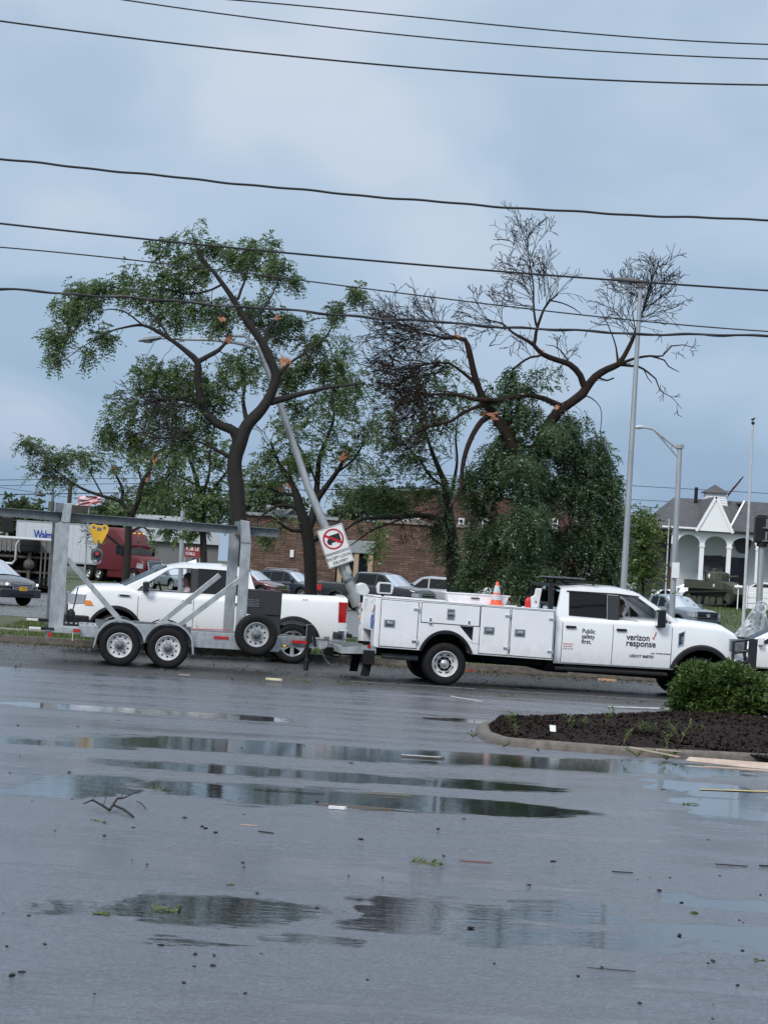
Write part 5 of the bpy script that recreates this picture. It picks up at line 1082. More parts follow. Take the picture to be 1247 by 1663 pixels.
# red highway tractor with its box trailer
def semi():
    g = at(186, 900, 165); ang = R(-48); H = 3.95
    red = paint('semi_red', (.085, .005, .010), .5)
    red.node_tree.nodes['Principled BSDF'].inputs['Coat Weight'].default_value = .1; red.node_tree.nodes['Principled BSDF'].inputs['Specular IOR Level'].default_value = .3
    root = thing('semi_truck', 'dark red highway tractor with a chrome grille before the white box trailer', 'truck', Vector((g.x+1.2, g.y, 0)), ang)
    # local x forward, cab front at 3.2
    def sec(x, w, z0, z1, r=.2):
        return [(x, -w, z0), (x, -w, z1-r), (x, -w+r*.4, z1-r*.3), (x, -w+r, z1), (x, w-r, z1), (x, w-r*.4, z1-r*.3), (x, w, z1-r), (x, w, z0)]
    S = [sec(-2.4, 1.22, .9, 3.95, .25), sec(-.6, 1.24, .9, 3.95, .3), sec(.4, 1.2, .9, 3.55, .4), sec(1.05, 1.12, .9, 2.75, .35)]
    m = MB(); n = 8
    for s_ in S: m.v += s_
    m.f += [(i*n+j, i*n+j+1, (i+1)*n+j+1, (i+1)*n+j) for i in range(3) for j in range(n-1)] + [tuple(range(n)), tuple(3*n+i for i in range(n))]
    m.build('cab', red, root, smooth=35)
    m = MB(); S = [sec(1.0, 1.1, .8, 2.1, .2), sec(2.2, 1.02, .8, 1.95, .22), sec(2.75, .92, .8, 1.75, .25), sec(2.95, .85, .8, 1.4, .2)]
    for s_ in S: m.v += s_
    m.f += [(i*n+j, i*n+j+1, (i+1)*n+j+1, (i+1)*n+j) for i in range(3) for j in range(n-1)] + [tuple(range(n)), tuple(3*n+i for i in range(n))]
    m.build('hood', red, root, smooth=35)
    m = MB(); m.add([(1.10, -1.02, 2.08), (1.22, 0, 2.1), (1.10, 1.02, 2.08), (.62, 1.02, 3.0), (.74, 0, 3.05), (.62, -1.02, 3.0)], [(0, 1, 4, 5), (1, 2, 3, 4)])
    m.v = [(x+.12, y, z) for x, y, z in m.v]; m.build('windshield', glass_shield, root, smooth=60)
    for s in (-1, 1):
        m = MB(); m.plate([[(-.1, 2.05), (.75, 2.05), (.45, 2.75), (-.1, 2.8)]], lambda x, z: (x, s*1.26, z), lambda x, z: (x, s*1.2, z)); m.build('window', glass_tint, root)
        m = MB(); m.b2(.75, .9, s*1.3, s*1.5, 1.95, 2.7); m.bar((.8, s*1.2, 2.6), (.82, s*1.4, 2.6), .04, .04); m.build('mirror', black_plastic, root, bevel=.03)
        m = MB(); m.plate([[(2.2, 1.15), (2.85, 1.1), (2.8, 1.45), (2.3, 1.5)]], lambda x, z: (x, s*(1.06 if x < 2.5 else .96), z), lambda x, z: (x, s*.8, z)); m.build('headlight', clear_lens, root)
        for x in (-3.6, -2.3): make_wheel(root, x, s*1.0, .5, .5, .28, s, 'steel', .29, alloy, True, 10)
        make_wheel(root, 1.95, s*1.02, .5, .5, .28, s, 'steel', .29, alloy, False, 10)
        m = MB(); m.b2(-1.2, 1.2, s*.9, s*1.15, .35, .95); m.build('side_fairing', red, root, bevel=.05)
        m = MB(); pts = [(1.95+.62*math.cos(a), s*1.1, .5+.62*math.sin(a)) for a in lin(.1, math.pi-.1, 14)]; m.add([(x, y-s*.25, z) for x, y, z in pts]+[(x, y+s*.05, z) for x, y, z in pts], [(i, i+1, 15+i, 14+i) for i in range(13)]); m.build('wheel_arch', under_mat, root)
    m = MB(); m.plate([[(-.5, .85), (.5, .85), (.62, 1.6), (.55, 1.72), (-.55, 1.72), (-.62, 1.6)]], lambda y, z: (3.02-(z-.85)*.12, y, z), lambda y, z: (2.85, y, z)); gr = m.build('grille', black_plastic, root)
    m = MB()
    for i in range(7): z = .93+i*.11; m.box((3.04-(z-.85)*.12, 0, z), (.03, .98+.03*i, .05))
    for s in (-1, 1): m.bar((3.05, s*.52, .86), (2.95, s*.62, 1.62), .07, .07)
    m.bar((2.96, -.6, 1.7), (2.96, .6, 1.7), .07, .07); m.build('grille_bars', chrome, gr)
    m = MB(); m.b2(2.6, 3.15, -1.1, 1.1, .35, .75); m.build('bumper', red, root, bevel=.1)
    m = MB(); m.b2(-4.4, 2.6, -.5, .5, .6, .95); m.b2(-4.4, -2.5, -.9, .9, .8, 1.05); m.build('chassis', under_mat, root)
    m = MB()
    for y in (-.8, -.4, 0, .4, .8): m.box((.32, y, 3.62), (.12, .1, .06))
    m.build('marker_lamp', amber_lit, root)
    # trailer
    g = at(100, 900, 168); 
    tr = thing('box_trailer', 'white box semi trailer with blue lettering behind the leaning grey post', 'trailer', Vector((g.x, g.y, 0)), R(2))
    k = F/168
    wb = mat('trailer_white', (.52, .55, .60), .4, var=.04)
    x0, x1 = (25-100)/k, (158-100)/k
    m = MB(); m.b2(x0, x1, 0, 2.5, 1.15, 4.1); m.build('cargo_box', wb, tr, bevel=.02)
    m = MB()
    for i in range(11): x = x0+.1+i*(x1-x0-.2)/10; m.b2(x-.008, x+.008, -.006, 0, 1.25, 4.0)
    m.b2(x0, x1, -.02, 0, 4.0, 4.1); m.b2(x0, x1, -.02, 0, 1.13, 1.25); m.build('side_trim', silver_car, tr)
    text('lettering', 'Walmart', .95, mat('store_blue', (.01, .05, .32), .4), Matrix.Translation(((54-100)/k, -.03, 2.78)) @ Matrix(((1, 0, 0, 0), (0, 0, -1, 0), (0, 1, 0, 0), (0, 0, 0, 1))), tr, bold=.02, space=.92, font_sx=.60)
    m = MB(); m.b2(x0, x1, .3, 2.2, .95, 1.13); m.b2(x0+3.3, x0+3.5, .3, 2.2, .3, 1); m.build('trailer_frame', under_mat, tr)
    for i, x in enumerate((x0+1.2, x0+2.5)):
        for s in (0, 1): make_wheel(tr, x, .3 if s == 0 else 2.2, .5, .5, .28, -1 if s == 0 else 1, 'steel', .29, alloy, True, 10)
semi()

# overturned box truck showing its underside
def overturned():
    Y = 108; k = F/Y; g0 = at(-30, 965, Y); g1 = at(89, 965, Y)
    org = Vector((g1.x, Y, 0)); root = thing('overturned_truck', 'box truck lying on its side, its dark axles and chassis turned to the street', 'truck', org, R(2))
    Lx = -(110/k+3)
    body = mat('dirty_white_panel', (.35, .36, .37), .6, c2=(.55, .56, .57))
    m = MB(); m.b2(Lx, 0, .9, 3.3, 0.02, 2.55); m.build('cargo_box', body, root, bevel=.02)
    m = MB(); m.b2(Lx, -.02, .55, .62, 1.9, 2.50)
    for i in range(26): x = Lx+.15+i*.235; m.b2(x, x+.05, .50, .92, 1.85, 2.48)
    m.build('floor_joist', mat('joist_grey', (.10, .10, .10), .7, c2=(.2, .2, .19)), root)
    m = MB(); m.b2(Lx, 0, .62, .92, .05, 2.5); m.build('underfloor', under_mat, root)
    for z in (.95, 1.65):
        m = MB(); m.b2(Lx, -.1, .18, .5, z-.05, z+.05); m.build('frame_rail', mat('frame_rust', (.04, .033, .028), .8, c2=(.09, .075, .06)), root)
    for x in (-1.0, -2.2, -3.1):
        m = MB(); m.b2(x-.06, x+.06, .2, .45, .95, 1.65); m.build('cross_member', under_mat, root)
    # axle with a dual wheel on each end (axis vertical now)
    m = MB(); m.cyl((-1.3, .1, .3), (-1.3, .1, 2.3), .09, 12); m.ball((-1.3, .1, 1.3), .27); m.build('axle', mat('axle_grime', (.07, .065, .06), .7), root)
    for z in (.32, 2.2):
        w = MB(); w.lathe([(.25, -.28), (.4, -.28), (.48, -.24), (.5, -.02), (.47, 0), (.5, .02), (.48, .24), (.4, .28), (.25, .28)], c=(-1.3, .1, z), axis='z', n=30); w.build('tyre', rubber, root, smooth=40)
    m = MB(); m.lathe([(.001, -.62), (.2, -.6), (.22, -.5), (.22, .5), (.2, .6), (.001, .62)], c=(-3.0, .1, .55), axis='x', n=20); m.build('fuel_tank', galv_dark, root, smooth=35)
    m = MB(); m.tube([(-2.9, .2, 1.3), (-2.1, .15, 1.3), (-1.95, .15, 1.5), (-1.95, .15, 2.2), (-1.85, .15, 2.4)], .07, 10); m.tube([(-4.2, .1, 1.15), (-2.9, .15, 1.15)], .13, 12); m.tube([(-4.2, .15, 1.42), (-2.9, .15, 1.42)], .1, 12); m.build('exhaust_pipe', galv, root, smooth=40)
    for x in (-.75, -.55, -.35):
        m = MB(); m.b2(x-.03, x+.03, .1, .25, .35, 1.9); m.build('leaf_spring', mat('rust_grey', (.12, .11, .10), .7), root)
    m = MB(); m.b2(-.9, -.1, .1, .5, .2, .75); m.build('battery_box', under_mat, root, bevel=.03)
    m = MB(); m.b2(Lx, .02, .8, .9, 2.50, 2.60); m.build('edge_trim', white_car, root)
overturned()

# small tank on display
def tank():
    Y = 127; g = at(1163, 985, Y); z = (2.1 - (985-(925+.063*(1163-623)))/(F/Y)); ang = R(-38)
    root = thing('display_tank', 'small olive military tank with white stars on the lawn before the porch', 'tank', Vector((g.x, g.y, gh(g.x, g.y)-.02)), ang)
    ol = mat('olive_drab', (.028, .034, .022), .6, c2=(.05, .058, .036)); dk = mat('track_steel', (.018, .018, .017), .7)
    m = MB(); m.plate([[(-2.2, .75), (-2.1, 1.35), (.9, 1.45), (1.7, 1.25), (2.15, .8), (1.7, .45), (-1.9, .45)]], lambda x, z: (x, -.72, z), lambda x, z: (x, .72, z)); m.plate([[(-2.2, 1.0), (-2.2, 1.38), (1.0, 1.42), (1.3, 1.0)]], lambda x, z: (x, -1.15, z), lambda x, z: (x, 1.15, z)); m.build('hull', ol, root, bevel=.03)
    m = MB(); m.b2(-2.35, -2.1, -1.0, 1.0, 1.05, 1.45); m.build('stowage_rack', ol, root, bevel=.03)
    for s in (-1, 1):
        lp = [(-2.0+.35*math.cos(a), .42+.38*math.sin(a)) for a in lin(math.pi*.5, math.pi*1.5, 8)] + [(1.75+.38*math.cos(a), .62+.38*math.sin(a)) for a in lin(-math.pi*.5, math.pi*.5, 8)]
        inn = [(x*.93-.0, .52+(z-.52)*.80) for x, z in lp]
        m = MB(); m.plate([lp, inn], lambda x, z: (x, s*.78, z), lambda x, z: (x, s*1.12, z))
        for (x0_, z0_), (x1_, z1_) in zip(lp, lp[1:]+lp[:1]):
            L_ = math.hypot(x1_-x0_, z1_-z0_); n = max(1, int(L_/.13))
            for i in range(n): t = (i+.5)/n; m.box((x0_+(x1_-x0_)*t, s*.95, z0_+(z1_-z0_)*t), (.05, .38, .05))
        m.build('track', dk, root)
        for x in (-1.35, -.85, -.15, .35, 1.0): 
            m = MB(); m.lathe([(.001, -.12), (.22, -.12), (.25, -.08), (.25, .08), (.22, .12), (.001, .12)], c=(x, s*.95, .36), n=18); m.build('road_wheel', ol, root)
        m = MB(); m.lathe([(.001, -.12), (.27, -.12), (.30, 0), (.27, .12), (.001, .12)], c=(1.75, s*.95, .62), n=14); m.lathe([(.001, -.12), (.3, -.12), (.32, 0), (.3, .12), (.001, .12)], c=(-1.85, s*.95, .42), n=14); m.build('idler_wheel', ol, root)
    tu = MB(); tu.lathe([(.82, 1.42), (.80, 1.55), (.70, 1.85), (.6, 1.92), (.001, 1.95)], axis='z', n=10); tu.b2(-.75, .5, -.55, .55, 1.45, 1.9); to = tu.build('turret', ol, root, bevel=.02)
    m = MB(); m.cyl((.6, 0, 1.68), (1.75, 0, 1.74), .05, 10); m.b2(.6, .85, -.2, .2, 1.55, 1.85); m.build('gun_barrel', ol, to)
    m = MB(); m.lathe([(.24, 1.9), (.24, 2.08), (.001, 2.1)], c=(-.2, -.2, 0), axis='z', n=12); m.build('hatch', ol, to)
    def star(cx, cz, r, y, par):
        pts = [((r if i % 2 == 0 else r*.4)*math.sin(math.pi*i/5)+cx, (r if i % 2 == 0 else r*.4)*math.cos(math.pi*i/5)+cz) for i in range(10)]
        m = MB(); m.plate([pts], lambda a, b: (a, y, b), lambda a, b: (a, y+.01, b)); m.build('white_star', white_car, par)
    root.scale = (.70, .92, 1.06)
    star(-.25, 1.70, .17, -.80, to); star(.5, 1.2, .12, -1.165, root)
tank()
# ---------------------------------------------------------------- buildings
def HZ(px): return 925+.0629*(px-623.5)
def zat(px, py, Y): return at(px, py, Y).z
def xat(px, Y): return at(px, HZ(px), Y).x
def brickmat(name, ca, cb, mo, sc, row=.19, bw=.6):
    m = bpy.data.materials.new(name); m.use_nodes = True; nt = m.node_tree; N = nt.nodes; L = nt.links; b = N['Principled BSDF']
    tc = N.new('ShaderNodeTexCoord'); sp = N.new('ShaderNodeSeparateXYZ'); L.new(tc.outputs['Object'], sp.inputs[0]); cb_ = N.new('ShaderNodeCombineXYZ')
    ad = N.new('ShaderNodeMath'); L.new(sp.outputs[0], ad.inputs[0]); L.new(sp.outputs[1], ad.inputs[1]); L.new(ad.outputs[0], cb_.inputs[0]); L.new(sp.outputs[2], cb_.inputs[1])
    br = N.new('ShaderNodeTexBrick'); L.new(cb_.outputs[0], br.inputs[0]); br.inputs['Scale'].default_value = sc; br.inputs['Row Height'].default_value = row; br.inputs['Brick Width'].default_value = bw; br.inputs['Mortar Size'].default_value = .018
    br.inputs['Color1'].default_value = (*ca, 1); br.inputs['Color2'].default_value = (*cb, 1); br.inputs['Mortar'].default_value = (*mo, 1); br.inputs['Bias'].default_value = -.1
    n = N.new('ShaderNodeTexNoise'); n.inputs['Scale'].default_value = 1.2; n.inputs['Detail'].default_value = 6; L.new(tc.outputs['Object'], n.inputs[0])
    mx = N.new('ShaderNodeMix'); mx.data_type = 'RGBA'; mx.blend_type = 'MULTIPLY'; mx.inputs[0].default_value = .6; L.new(br.outputs[0], mx.inputs[6]); L.new(n.outputs[0], mx.inputs[7]); L.new(mx.outputs[2], b.inputs['Base Color'])
    b.inputs['Roughness'].default_value = .85; bp = N.new('ShaderNodeBump'); bp.inputs['Strength'].default_value = .6; bp.inputs['Distance'].default_value = .03; L.new(br.outputs[0], bp.inputs['Height']); L.new(bp.outputs[0], b.inputs['Normal'])
    return m
stone = brickmat('stacked_stone', (.24, .14, .105), (.10, .055, .042), (.05, .04, .035), 1.0, .17, .75)
brick = brickmat('red_brick', (.16, .052, .038), (.11, .034, .026), (.11, .08, .075), 1.0, .085, .25)
tan = mat('tan_stucco', (.38, .28, .20), .8); roof_lt = mat('pale_roof_edge', (.26, .28, .30), .6); roof_dk = mat('flat_roof_dark', (.05, .05, .055), .8)
dark_glass = mat('dark_shop_glass', (.012, .018, .022), .12, coat=.4)
def store():
    Y = 165; k = F/Y; x0 = xat(395, Y); x1 = xat(775, Y); zt = zat(560, 846, Y)
    root = thing('brick_store', 'long low store with brown stacked stone walls behind the parked cars', 'building', Vector((x0, Y, 0)), R(1)); Lx = x1-x0
    def px(p): return xat(p, Y)-x0
    m = MB(); m.b2(0, px(545), 0, 25, -.3, zt); m.b2(px(606), Lx, 0, 25, -.3, zat(690, 853, Y)); m.b2(px(545), px(606), .9, 25, -.3, zt+.1); m.build('wall', stone, root)
    m = MB(); m.b2(px(545), px(606), .86, .9, .1, 2.9); m.build('shop_window', dark_glass, root)
    for p in (548, 574, 597):
        m = MB(); m.b2(px(p), px(p)+.35, -.1, .95, 0, 3.2); m.build('entrance_pillar', tan, root, bevel=.02)
    m = MB(); m.b2(px(543), px(607), -.2, .9, 3.2, 4.1); m.build('entrance_canopy', roof_lt, root, bevel=.03)
    m = MB(); m.b2(-.2, px(545), -.15, 25, zt, zt+.22); z2 = zat(690, 853, Y); m.build('roof_edge', roof_lt, root)
    m = MB(); m.b2(px(606), Lx+.2, -.15, 25, z2, z2+.2); m.build('roof_edge', mat('cap_stone', (.2, .16, .14), .8), root)
    m = MB(); m.b2(px(693), px(700), -.12, 0, z2-.75, z2-.5); m.build('wall_lamp', black_plastic, root)
    random.seed(2); m = MB()
    for i in range(5): m.box((px(668+i*3), .2, z2+.28), (.5, .3, .07), rz=random.random(), ry=random.uniform(-.3, .3))
    m.build('torn_roof_trim', roof_lt, root)
    m = MB(); m.b2(px(470), px(476), -.12, -.02, zat(475, 905, Y), zat(475, 893, Y)); m.build('wall_sign', white_car, root)
    # torn metal roofing sheets over the left end
    random.seed(5)
    for i in range(5):
        m = MB(); x = px(418+i*9); n = 7; vs = []
        for j in range(n): vs += [(x+j*.35, -.5, zt+.35+.25*math.sin(j*1.1+i)+.1*i), (x+j*.35+.2, 1.5, zt+.5+.25*math.sin(j*.9+i))]
        m.add(vs, [(2*j, 2*j+1, 2*j+3, 2*j+2) for j in range(n-1)]); o = m.build('torn_roof_sheet', roof_lt, root, smooth=60)
        s_ = o.modifiers.new('s', 'SOLIDIFY'); s_.thickness = .03
    # second building: red brick, taller, behind
    Y = 190; k = F/Y; x0 = xat(640, Y); x1 = xat(950, Y); zt = zat(700, 800, Y)
    r2 = thing('brick_block', 'taller red brick block with narrow white windows rising behind the low stone store', 'building', Vector((x0, Y, 0)), R(1)); Lx = x1-x0
    m = MB(); m.b2(0, Lx, 0, 20, -.3, zt); m.build('wall', brick, r2); m = MB(); m.b2(-.2, Lx+.2, -.2, 20.2, zt, zt+.3); m.build('roof_edge', roof_lt, r2)
    for p in (635, 668, 703, 740, 778, 816, 854, 892):
        xx = xat(p, Y)-x0
        if xx < .2: xx = .5
        za, zb_ = zat(p, 858, Y), zat(p, 841, Y); m = MB(); m.b2(xx-.05, xx+.42, -.06, .05, za, zb_); f = m.build('window', white_car, r2)
        m = MB(); m.b2(xx+.05, xx+.32, -.075, -.055, za+.1, (za+zb_)/2-.03); m.b2(xx+.05, xx+.32, -.075, -.055, (za+zb_)/2+.03, zb_-.1); m.build('pane', dark_glass, f)
    # pale low building behind the dense tree
    Y = 205; x0 = xat(770, Y); x1 = xat(1055, Y)
    r3 = thing('pale_store', 'pale flat roofed store glimpsed through gaps in the dense green tree', 'building', Vector((x0, Y, 0)), 0)
    m = MB(); m.b2(0, x1-x0, 0, 20, -.3, 4.6); m.build('wall', mat('pale_wall', (.5, .52, .55), .7), r3); m = MB(); m.b2(-.3, x1-x0+.3, -.3, 20, 4.6, 5.0); m.build('roof_edge', roof_dk, r3); m = MB(); m.b2(8, 12, -.05, .05, .1, 2.6); m.build('shop_window', dark_glass, r3)
    Y = 230; x0 = xat(96, Y); x1 = xat(300, Y)
    r4 = thing('dark_roof_store', 'dark flat roofed building far behind the red tractor', 'building', Vector((x0, Y, 0)), 0); zt = zat(150, 822, Y)
    m = MB(); m.b2(0, x1-x0, 0, 20, -.3, zt-1.7); m.build('wall', mat('grey_wall', (.2, .2, .2), .8), r4); m = MB(); m.b2(-.3, x1-x0+.3, -.3, 20, zt-1.7, zt); m.build('fascia', mat('dark_fascia', (.04, .032, .032), .7), r4)
    m = MB(); m.b2(3, 6, -.05, 0, .2, 3); m.build('shop_window', dark_glass, r4)
    # small grey shed roof beside the pole
    Y = 175; p = at(285, 850, Y); r5 = thing('shed', 'small grey shed with a sloped roof beside the pale lamp pole', 'building', Vector((p.x, Y, 0)), R(20))
    m = MB(); m.b2(-3, 3, -2, 2, -.3, 3.2); m.build('wall', mat('grey_wall', (.2, .2, .2), .8), r5)
    m = MB(); m.plate([[(-2.3, 3.2), (2.3, 3.2), (0, 5.2)]], lambda y, z: (-3.1, y, z), lambda y, z: (3.1, y, z)); m.build('roof', roof_lt, r5); MB().b2(1, 2, -2.05, -1.98, 0, 2.1).build('door', roof_dk, r5)
store()

def house():
    Y = 140; k = F/Y; x0 = xat(1066, Y)
    g0 = gh(xat(1160, Y), Y)
    root = thing('porch_house', 'white clapboard house with an arched porch, dark gabled roof and small cupola', 'house', Vector((x0, Y, g0)), R(0))
    def px(p): return xat(p, Y)-x0
    def z(p, py): return zat(p, py, Y)-g0
    siding = mat('white_siding', (.74, .75, .77), .6, var=.05)
    white = mat('white_trim', (.80, .81, .82), .5, var=.05); shingle = mat('grey_shingle', (.045, .045, .05), .9, scale=3, c2=(.10, .10, .11), bump=.6, bscale=14, stretch=(1, 1, 3))
    ze = z(1150, 864)        # eave
    zr = z(1150, 812)        # ridge
    X1 = px(1310); D = 2.6
    # wall with real clapboards
    m = MB(); m.b2(px(1100), X1, D, D+9, -.2, ze-.1); w = m.build('wall', siding, root)
    m = MB(); n = int((ze)/.16)
    for i in range(n): zz = i*.16; m.add([(px(1100), D-.035, zz), (X1, D-.035, zz), (X1, D-.008, zz+.16), (px(1100), D-.008, zz+.16)], [(0, 1, 2, 3)]); 
    for i in range(n): zz = i*.16; m.add([(px(1100), D-.035, zz), (X1, D-.035, zz), (X1, D-.005, zz), (px(1100), D-.005, zz)], [(0, 1, 2, 3)])
    m.build('clapboards', siding, w)
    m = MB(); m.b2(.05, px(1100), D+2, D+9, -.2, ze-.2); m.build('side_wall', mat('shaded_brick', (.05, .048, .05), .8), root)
    m = MB(); m.b2(px(1092), px(1099), D-.06, D+.05, .1, 2.3); m.build('door', mat('brown_door', (.10, .035, .03), .6), root)
    # dark awning-like shutter and big dark window
    m = MB(); m.add([(px(1136), D-.9, z(1136, 930)), (px(1178), D-.9, z(1178, 930)), (px(1178), D-.05, z(1178, 903)), (px(1147), D-.05, z(1147, 903))], [(0, 1, 2, 3)]); o = m.build('awning', shingle, root); q = o.modifiers.new('s', 'SOLIDIFY'); q.thickness = .08
    m = MB(); m.b2(px(1152), px(1222), D-.06, D-.03, 0, z(1190, 904)); o = m.build('dark_opening', mat('blue_black_glass', (.008, .012, .022), .25), root)
    m = MB(); m.b2(px(1152), px(1222), D-.09, D-.06, 0, z(1190, 945)); m.build('lower_panel', mat('dark_brick_panel', (.05, .025, .02), .8), root)
    # porch posts and arches
    posts = [1091.5, 1135, 1179, 1226, 1272]
    for p in posts:
        x = px(p); m = MB(); m.b2(x-.13, x+.13, -.13, .13, -.1, ze-.75); m.b2(x-.19, x+.19, -.19, .19, -.1, .3); m.b2(x-.17, x+.17, -.17, .17, ze-.95, ze-.8); m.build('porch_post', white, root, bevel=.01)
    lp = [(px(1085), ze), (X1, ze), (X1, ze-.45)]
    pts = []
    for a, b in list(zip(posts, posts[1:]))[::-1]:
        xa, xb = px(a)+.1, px(b)-.1
        for t in lin(0, 1, 13)[::-1]: pts.append((xa+(xb-xa)*t, ze-.85+.62*math.sqrt(max(0, 1-(2*t-1)**2))))
    lp = [(px(1085), ze), (X1, ze), (X1, ze-.85)] + pts + [(px(1091)-.1, ze-.85), (px(1085), ze-.85)]
    m = MB(); m.plate([lp], lambda x, q: (x, -.06, q), lambda x, q: (x, .06, q)); m.build('porch_arches', white, root)
    m = MB(); m.b2(-.1, X1, -.35, -.2, ze, ze+.22); m.build('fascia', white, root)
    # main roof (hip on the left)
    xr0 = px(1108); m = MB(); ov = .4
    P = [(-.25, -ov, ze+.1), (X1, -ov, ze+.1), (X1, 7, zr+.3), (xr0, 7, zr+.3), (-.25, 14, ze+.1), (X1, 14, ze+.1)]
    m.add(P, [(0, 1, 2, 3), (0, 3, 4), (3, 2, 5, 4)]); o = m.build('roof', shingle, root); q = o.modifiers.new('s', 'SOLIDIFY'); q.thickness = .12
    # front gables
    def gable(pl, pr, pk, ypk, proj, par):
        xl, xr_, xk = px(pl), px(pr), px(pk); zk = z(pk, ypk); zb = ze+.12
        m = MB(); m.plate([[(xl-.02, zb-.08), (xr_+.02, zb-.08), (xk, zk-.06)]], lambda x, q: (x, proj-.31, q), lambda x, q: (x, proj+.1, q)); m.build('gable_wall', white, root)
        m = MB(); m.add([(xl-.1, proj-.3, zb-.1), (xk, proj-.3, zk), (xr_+.1, proj-.3, zb-.1), (xl-.1, 9, zb-.1), (xk, 9, zk), (xr_+.1, 9, zb-.1)], [(0, 1, 4, 3), (1, 2, 5, 4)]); o = m.build('gable_roof', shingle, root); q = o.modifiers.new('s', 'SOLIDIFY'); q.thickness = .1
        m = MB(); m.bar((xl-.12, proj-.36, zb-.12), (xk, proj-.36, zk-.02),   .05, .17); m.bar((xr_+.12, proj-.36, zb-.12), (xk, proj-.36, zk-.02), .05, .17); m.build('bargeboard', white, root)
    gable(1125, 1178, 1151, 806, -.35, root)
    gable(1180, 1270, 1226, 797, -.35, root) if False else None
    m = MB(); m.bar((px(1176), -.45, ze+.2), (px(1212), 3.0, z(1212, 812)), .10, .16); m.build('bargeboard', white, root)
    m = MB(); m.add([(px(1176), -.5, ze+.15), (X1, -.5, ze+.15), (X1, 3.4, z(1212, 811)), (px(1212), 3.0, z(1212, 811)), (px(1212), 7, z(1212, 811)), (X1, 7, z(1212, 811))], [(0, 1, 2, 3), (3, 2, 5, 4)]); o = m.build('front_roof', shingle, root); q = o.modifiers.new('s', 'SOLIDIFY'); q.thickness = .12
    # cupola
    cx = px(1175); z0 = zr-.2; z1 = z(1175, 795); m = MB(); m.add([(cx-.78, 5.6, z0), (cx+.78, 5.6, z0), (cx+.78, 7.2, z0), (cx-.78, 7.2, z0), (cx-.6, 5.75, z1), (cx+.6, 5.75, z1), (cx+.6, 7.05, z1), (cx-.6, 7.05, z1)], [(0, 1, 5, 4), (1, 2, 6, 5), (2, 3, 7, 6), (3, 0, 4, 7), (4, 5, 6, 7)]); cu = m.build('cupola', siding, root)
    m = MB()
    for i in range(6): zz = z0+(z1-z0)*i/6; w_ = .8-.19*i/6; m.b2(cx-w_, cx+w_, 5.57+.15*i/6, 5.62+.15*i/6, zz, zz+.05)
    m.build('louvre', white, cu)
    m = MB(); m.add([(cx-.85, 5.5, z1), (cx+.85, 5.5, z1), (cx+.85, 7.3, z1), (cx-.85, 7.3, z1), (cx, 6.4, z(1175, 780))], [(0, 1, 4), (1, 2, 4), (2, 3, 4), (3, 0, 4), (0, 1, 2, 3)]); m.build('cupola_roof', shingle, cu)
    m = MB(); x = px(1211); pts = [(x+.55*math.cos(a), z(1211, 876)+.85*math.sin(a)) for a in lin(0, 2*math.pi, 25)[:-1]]; m.plate([pts], lambda a, b: (a, D-.08, b), lambda a, b: (a, D-.04, b)); m.build('oval_vent', mat('vent_grey', (.1, .1, .11), .7), root)
    m = MB(); m.cyl((px(1142), 6, zr), (px(1142), 6, zr+1.0), .12, 10); m.build('vent_pipe', black_plastic, root)
    # white low fence / rail on the right
    f = thing('white_fence', 'white board fence standing in front of the porch at the right edge', 'fence', Vector((xat(1210, 126), 126, gh(xat(1210, 126), 126))), 0); L_ = 6; zz = zat(1230, 953, 126)-gh(xat(1210, 126), 126)
    for i in range(5): m = MB(); m.b2(i*1.4, i*1.4+.1, -.05, .05, 0, zz+.05); m.build('post', white, f)
    for i in range(4): m = MB(); m.b2(0, L_, .05, .08, .1+i*(zz-.1)/4, .1+(i+1)*(zz-.1)/4-.03); m.build('board', white, f)
    g_ = thing('gas_pipe_head', 'pale pipe fitting poking out beside the tank and the flagpole', 'pipe', Vector((xat(1198, 124), 124, gh(xat(1198, 124), 124))), 0)
    zz = zat(1198, 953, 124)-gh(xat(1198, 124), 124); m = MB(); m.cyl((0, 0, 0), (0, 0, zz), .03, 10); m.build('pipe', white, g_); m = MB(); m.cyl((-.22, 0, zz), (.22, 0, zz), .075, 10); m.cyl((-.08, 0, zz), (-.02, 0, zz), .12, 10); m.build('fitting', white, g_)
house()

# ---------------------------------------------------------------- poles, lamps, signs, wires
pole_galv = mat('lamp_pole_metal', (.30, .32, .34), .45, metal=.5, scale=2, c2=(.44, .46, .48), stretch=(3, 3, .4))
wood_pole = mat('dark_wood_pole', (.035, .03, .028), .85); pole_white = mat('white_pole', (.45, .46, .48), .5)
def pole(name, label, cat, b, t, Y, r0, r1, m_, group=None, Y2=None):
    a = at(b[0], b[1], Y); z0 = gh(a.x, Y); c = at(t[0], t[1], Y2 or Y); 
    d = (c-a)/(c.z-a.z); foot = c - d*(c.z-z0)
    root = thing(name, label, cat, foot, 0, group); m = MB(); m.cyl((0, 0, 0), c-foot, r0, 20, r1); 
    m.build('pole', m_, root, smooth=50)
    if r0 > .08: q = MB(); q.box((0, 0, .05), (r0*5, r0*5, .1)); q.cyl((0, 0, .1), (0, 0, .18), r0*1.5, 20); q.build('base_plate', galv_dark, root)
    return root, foot, c-foot
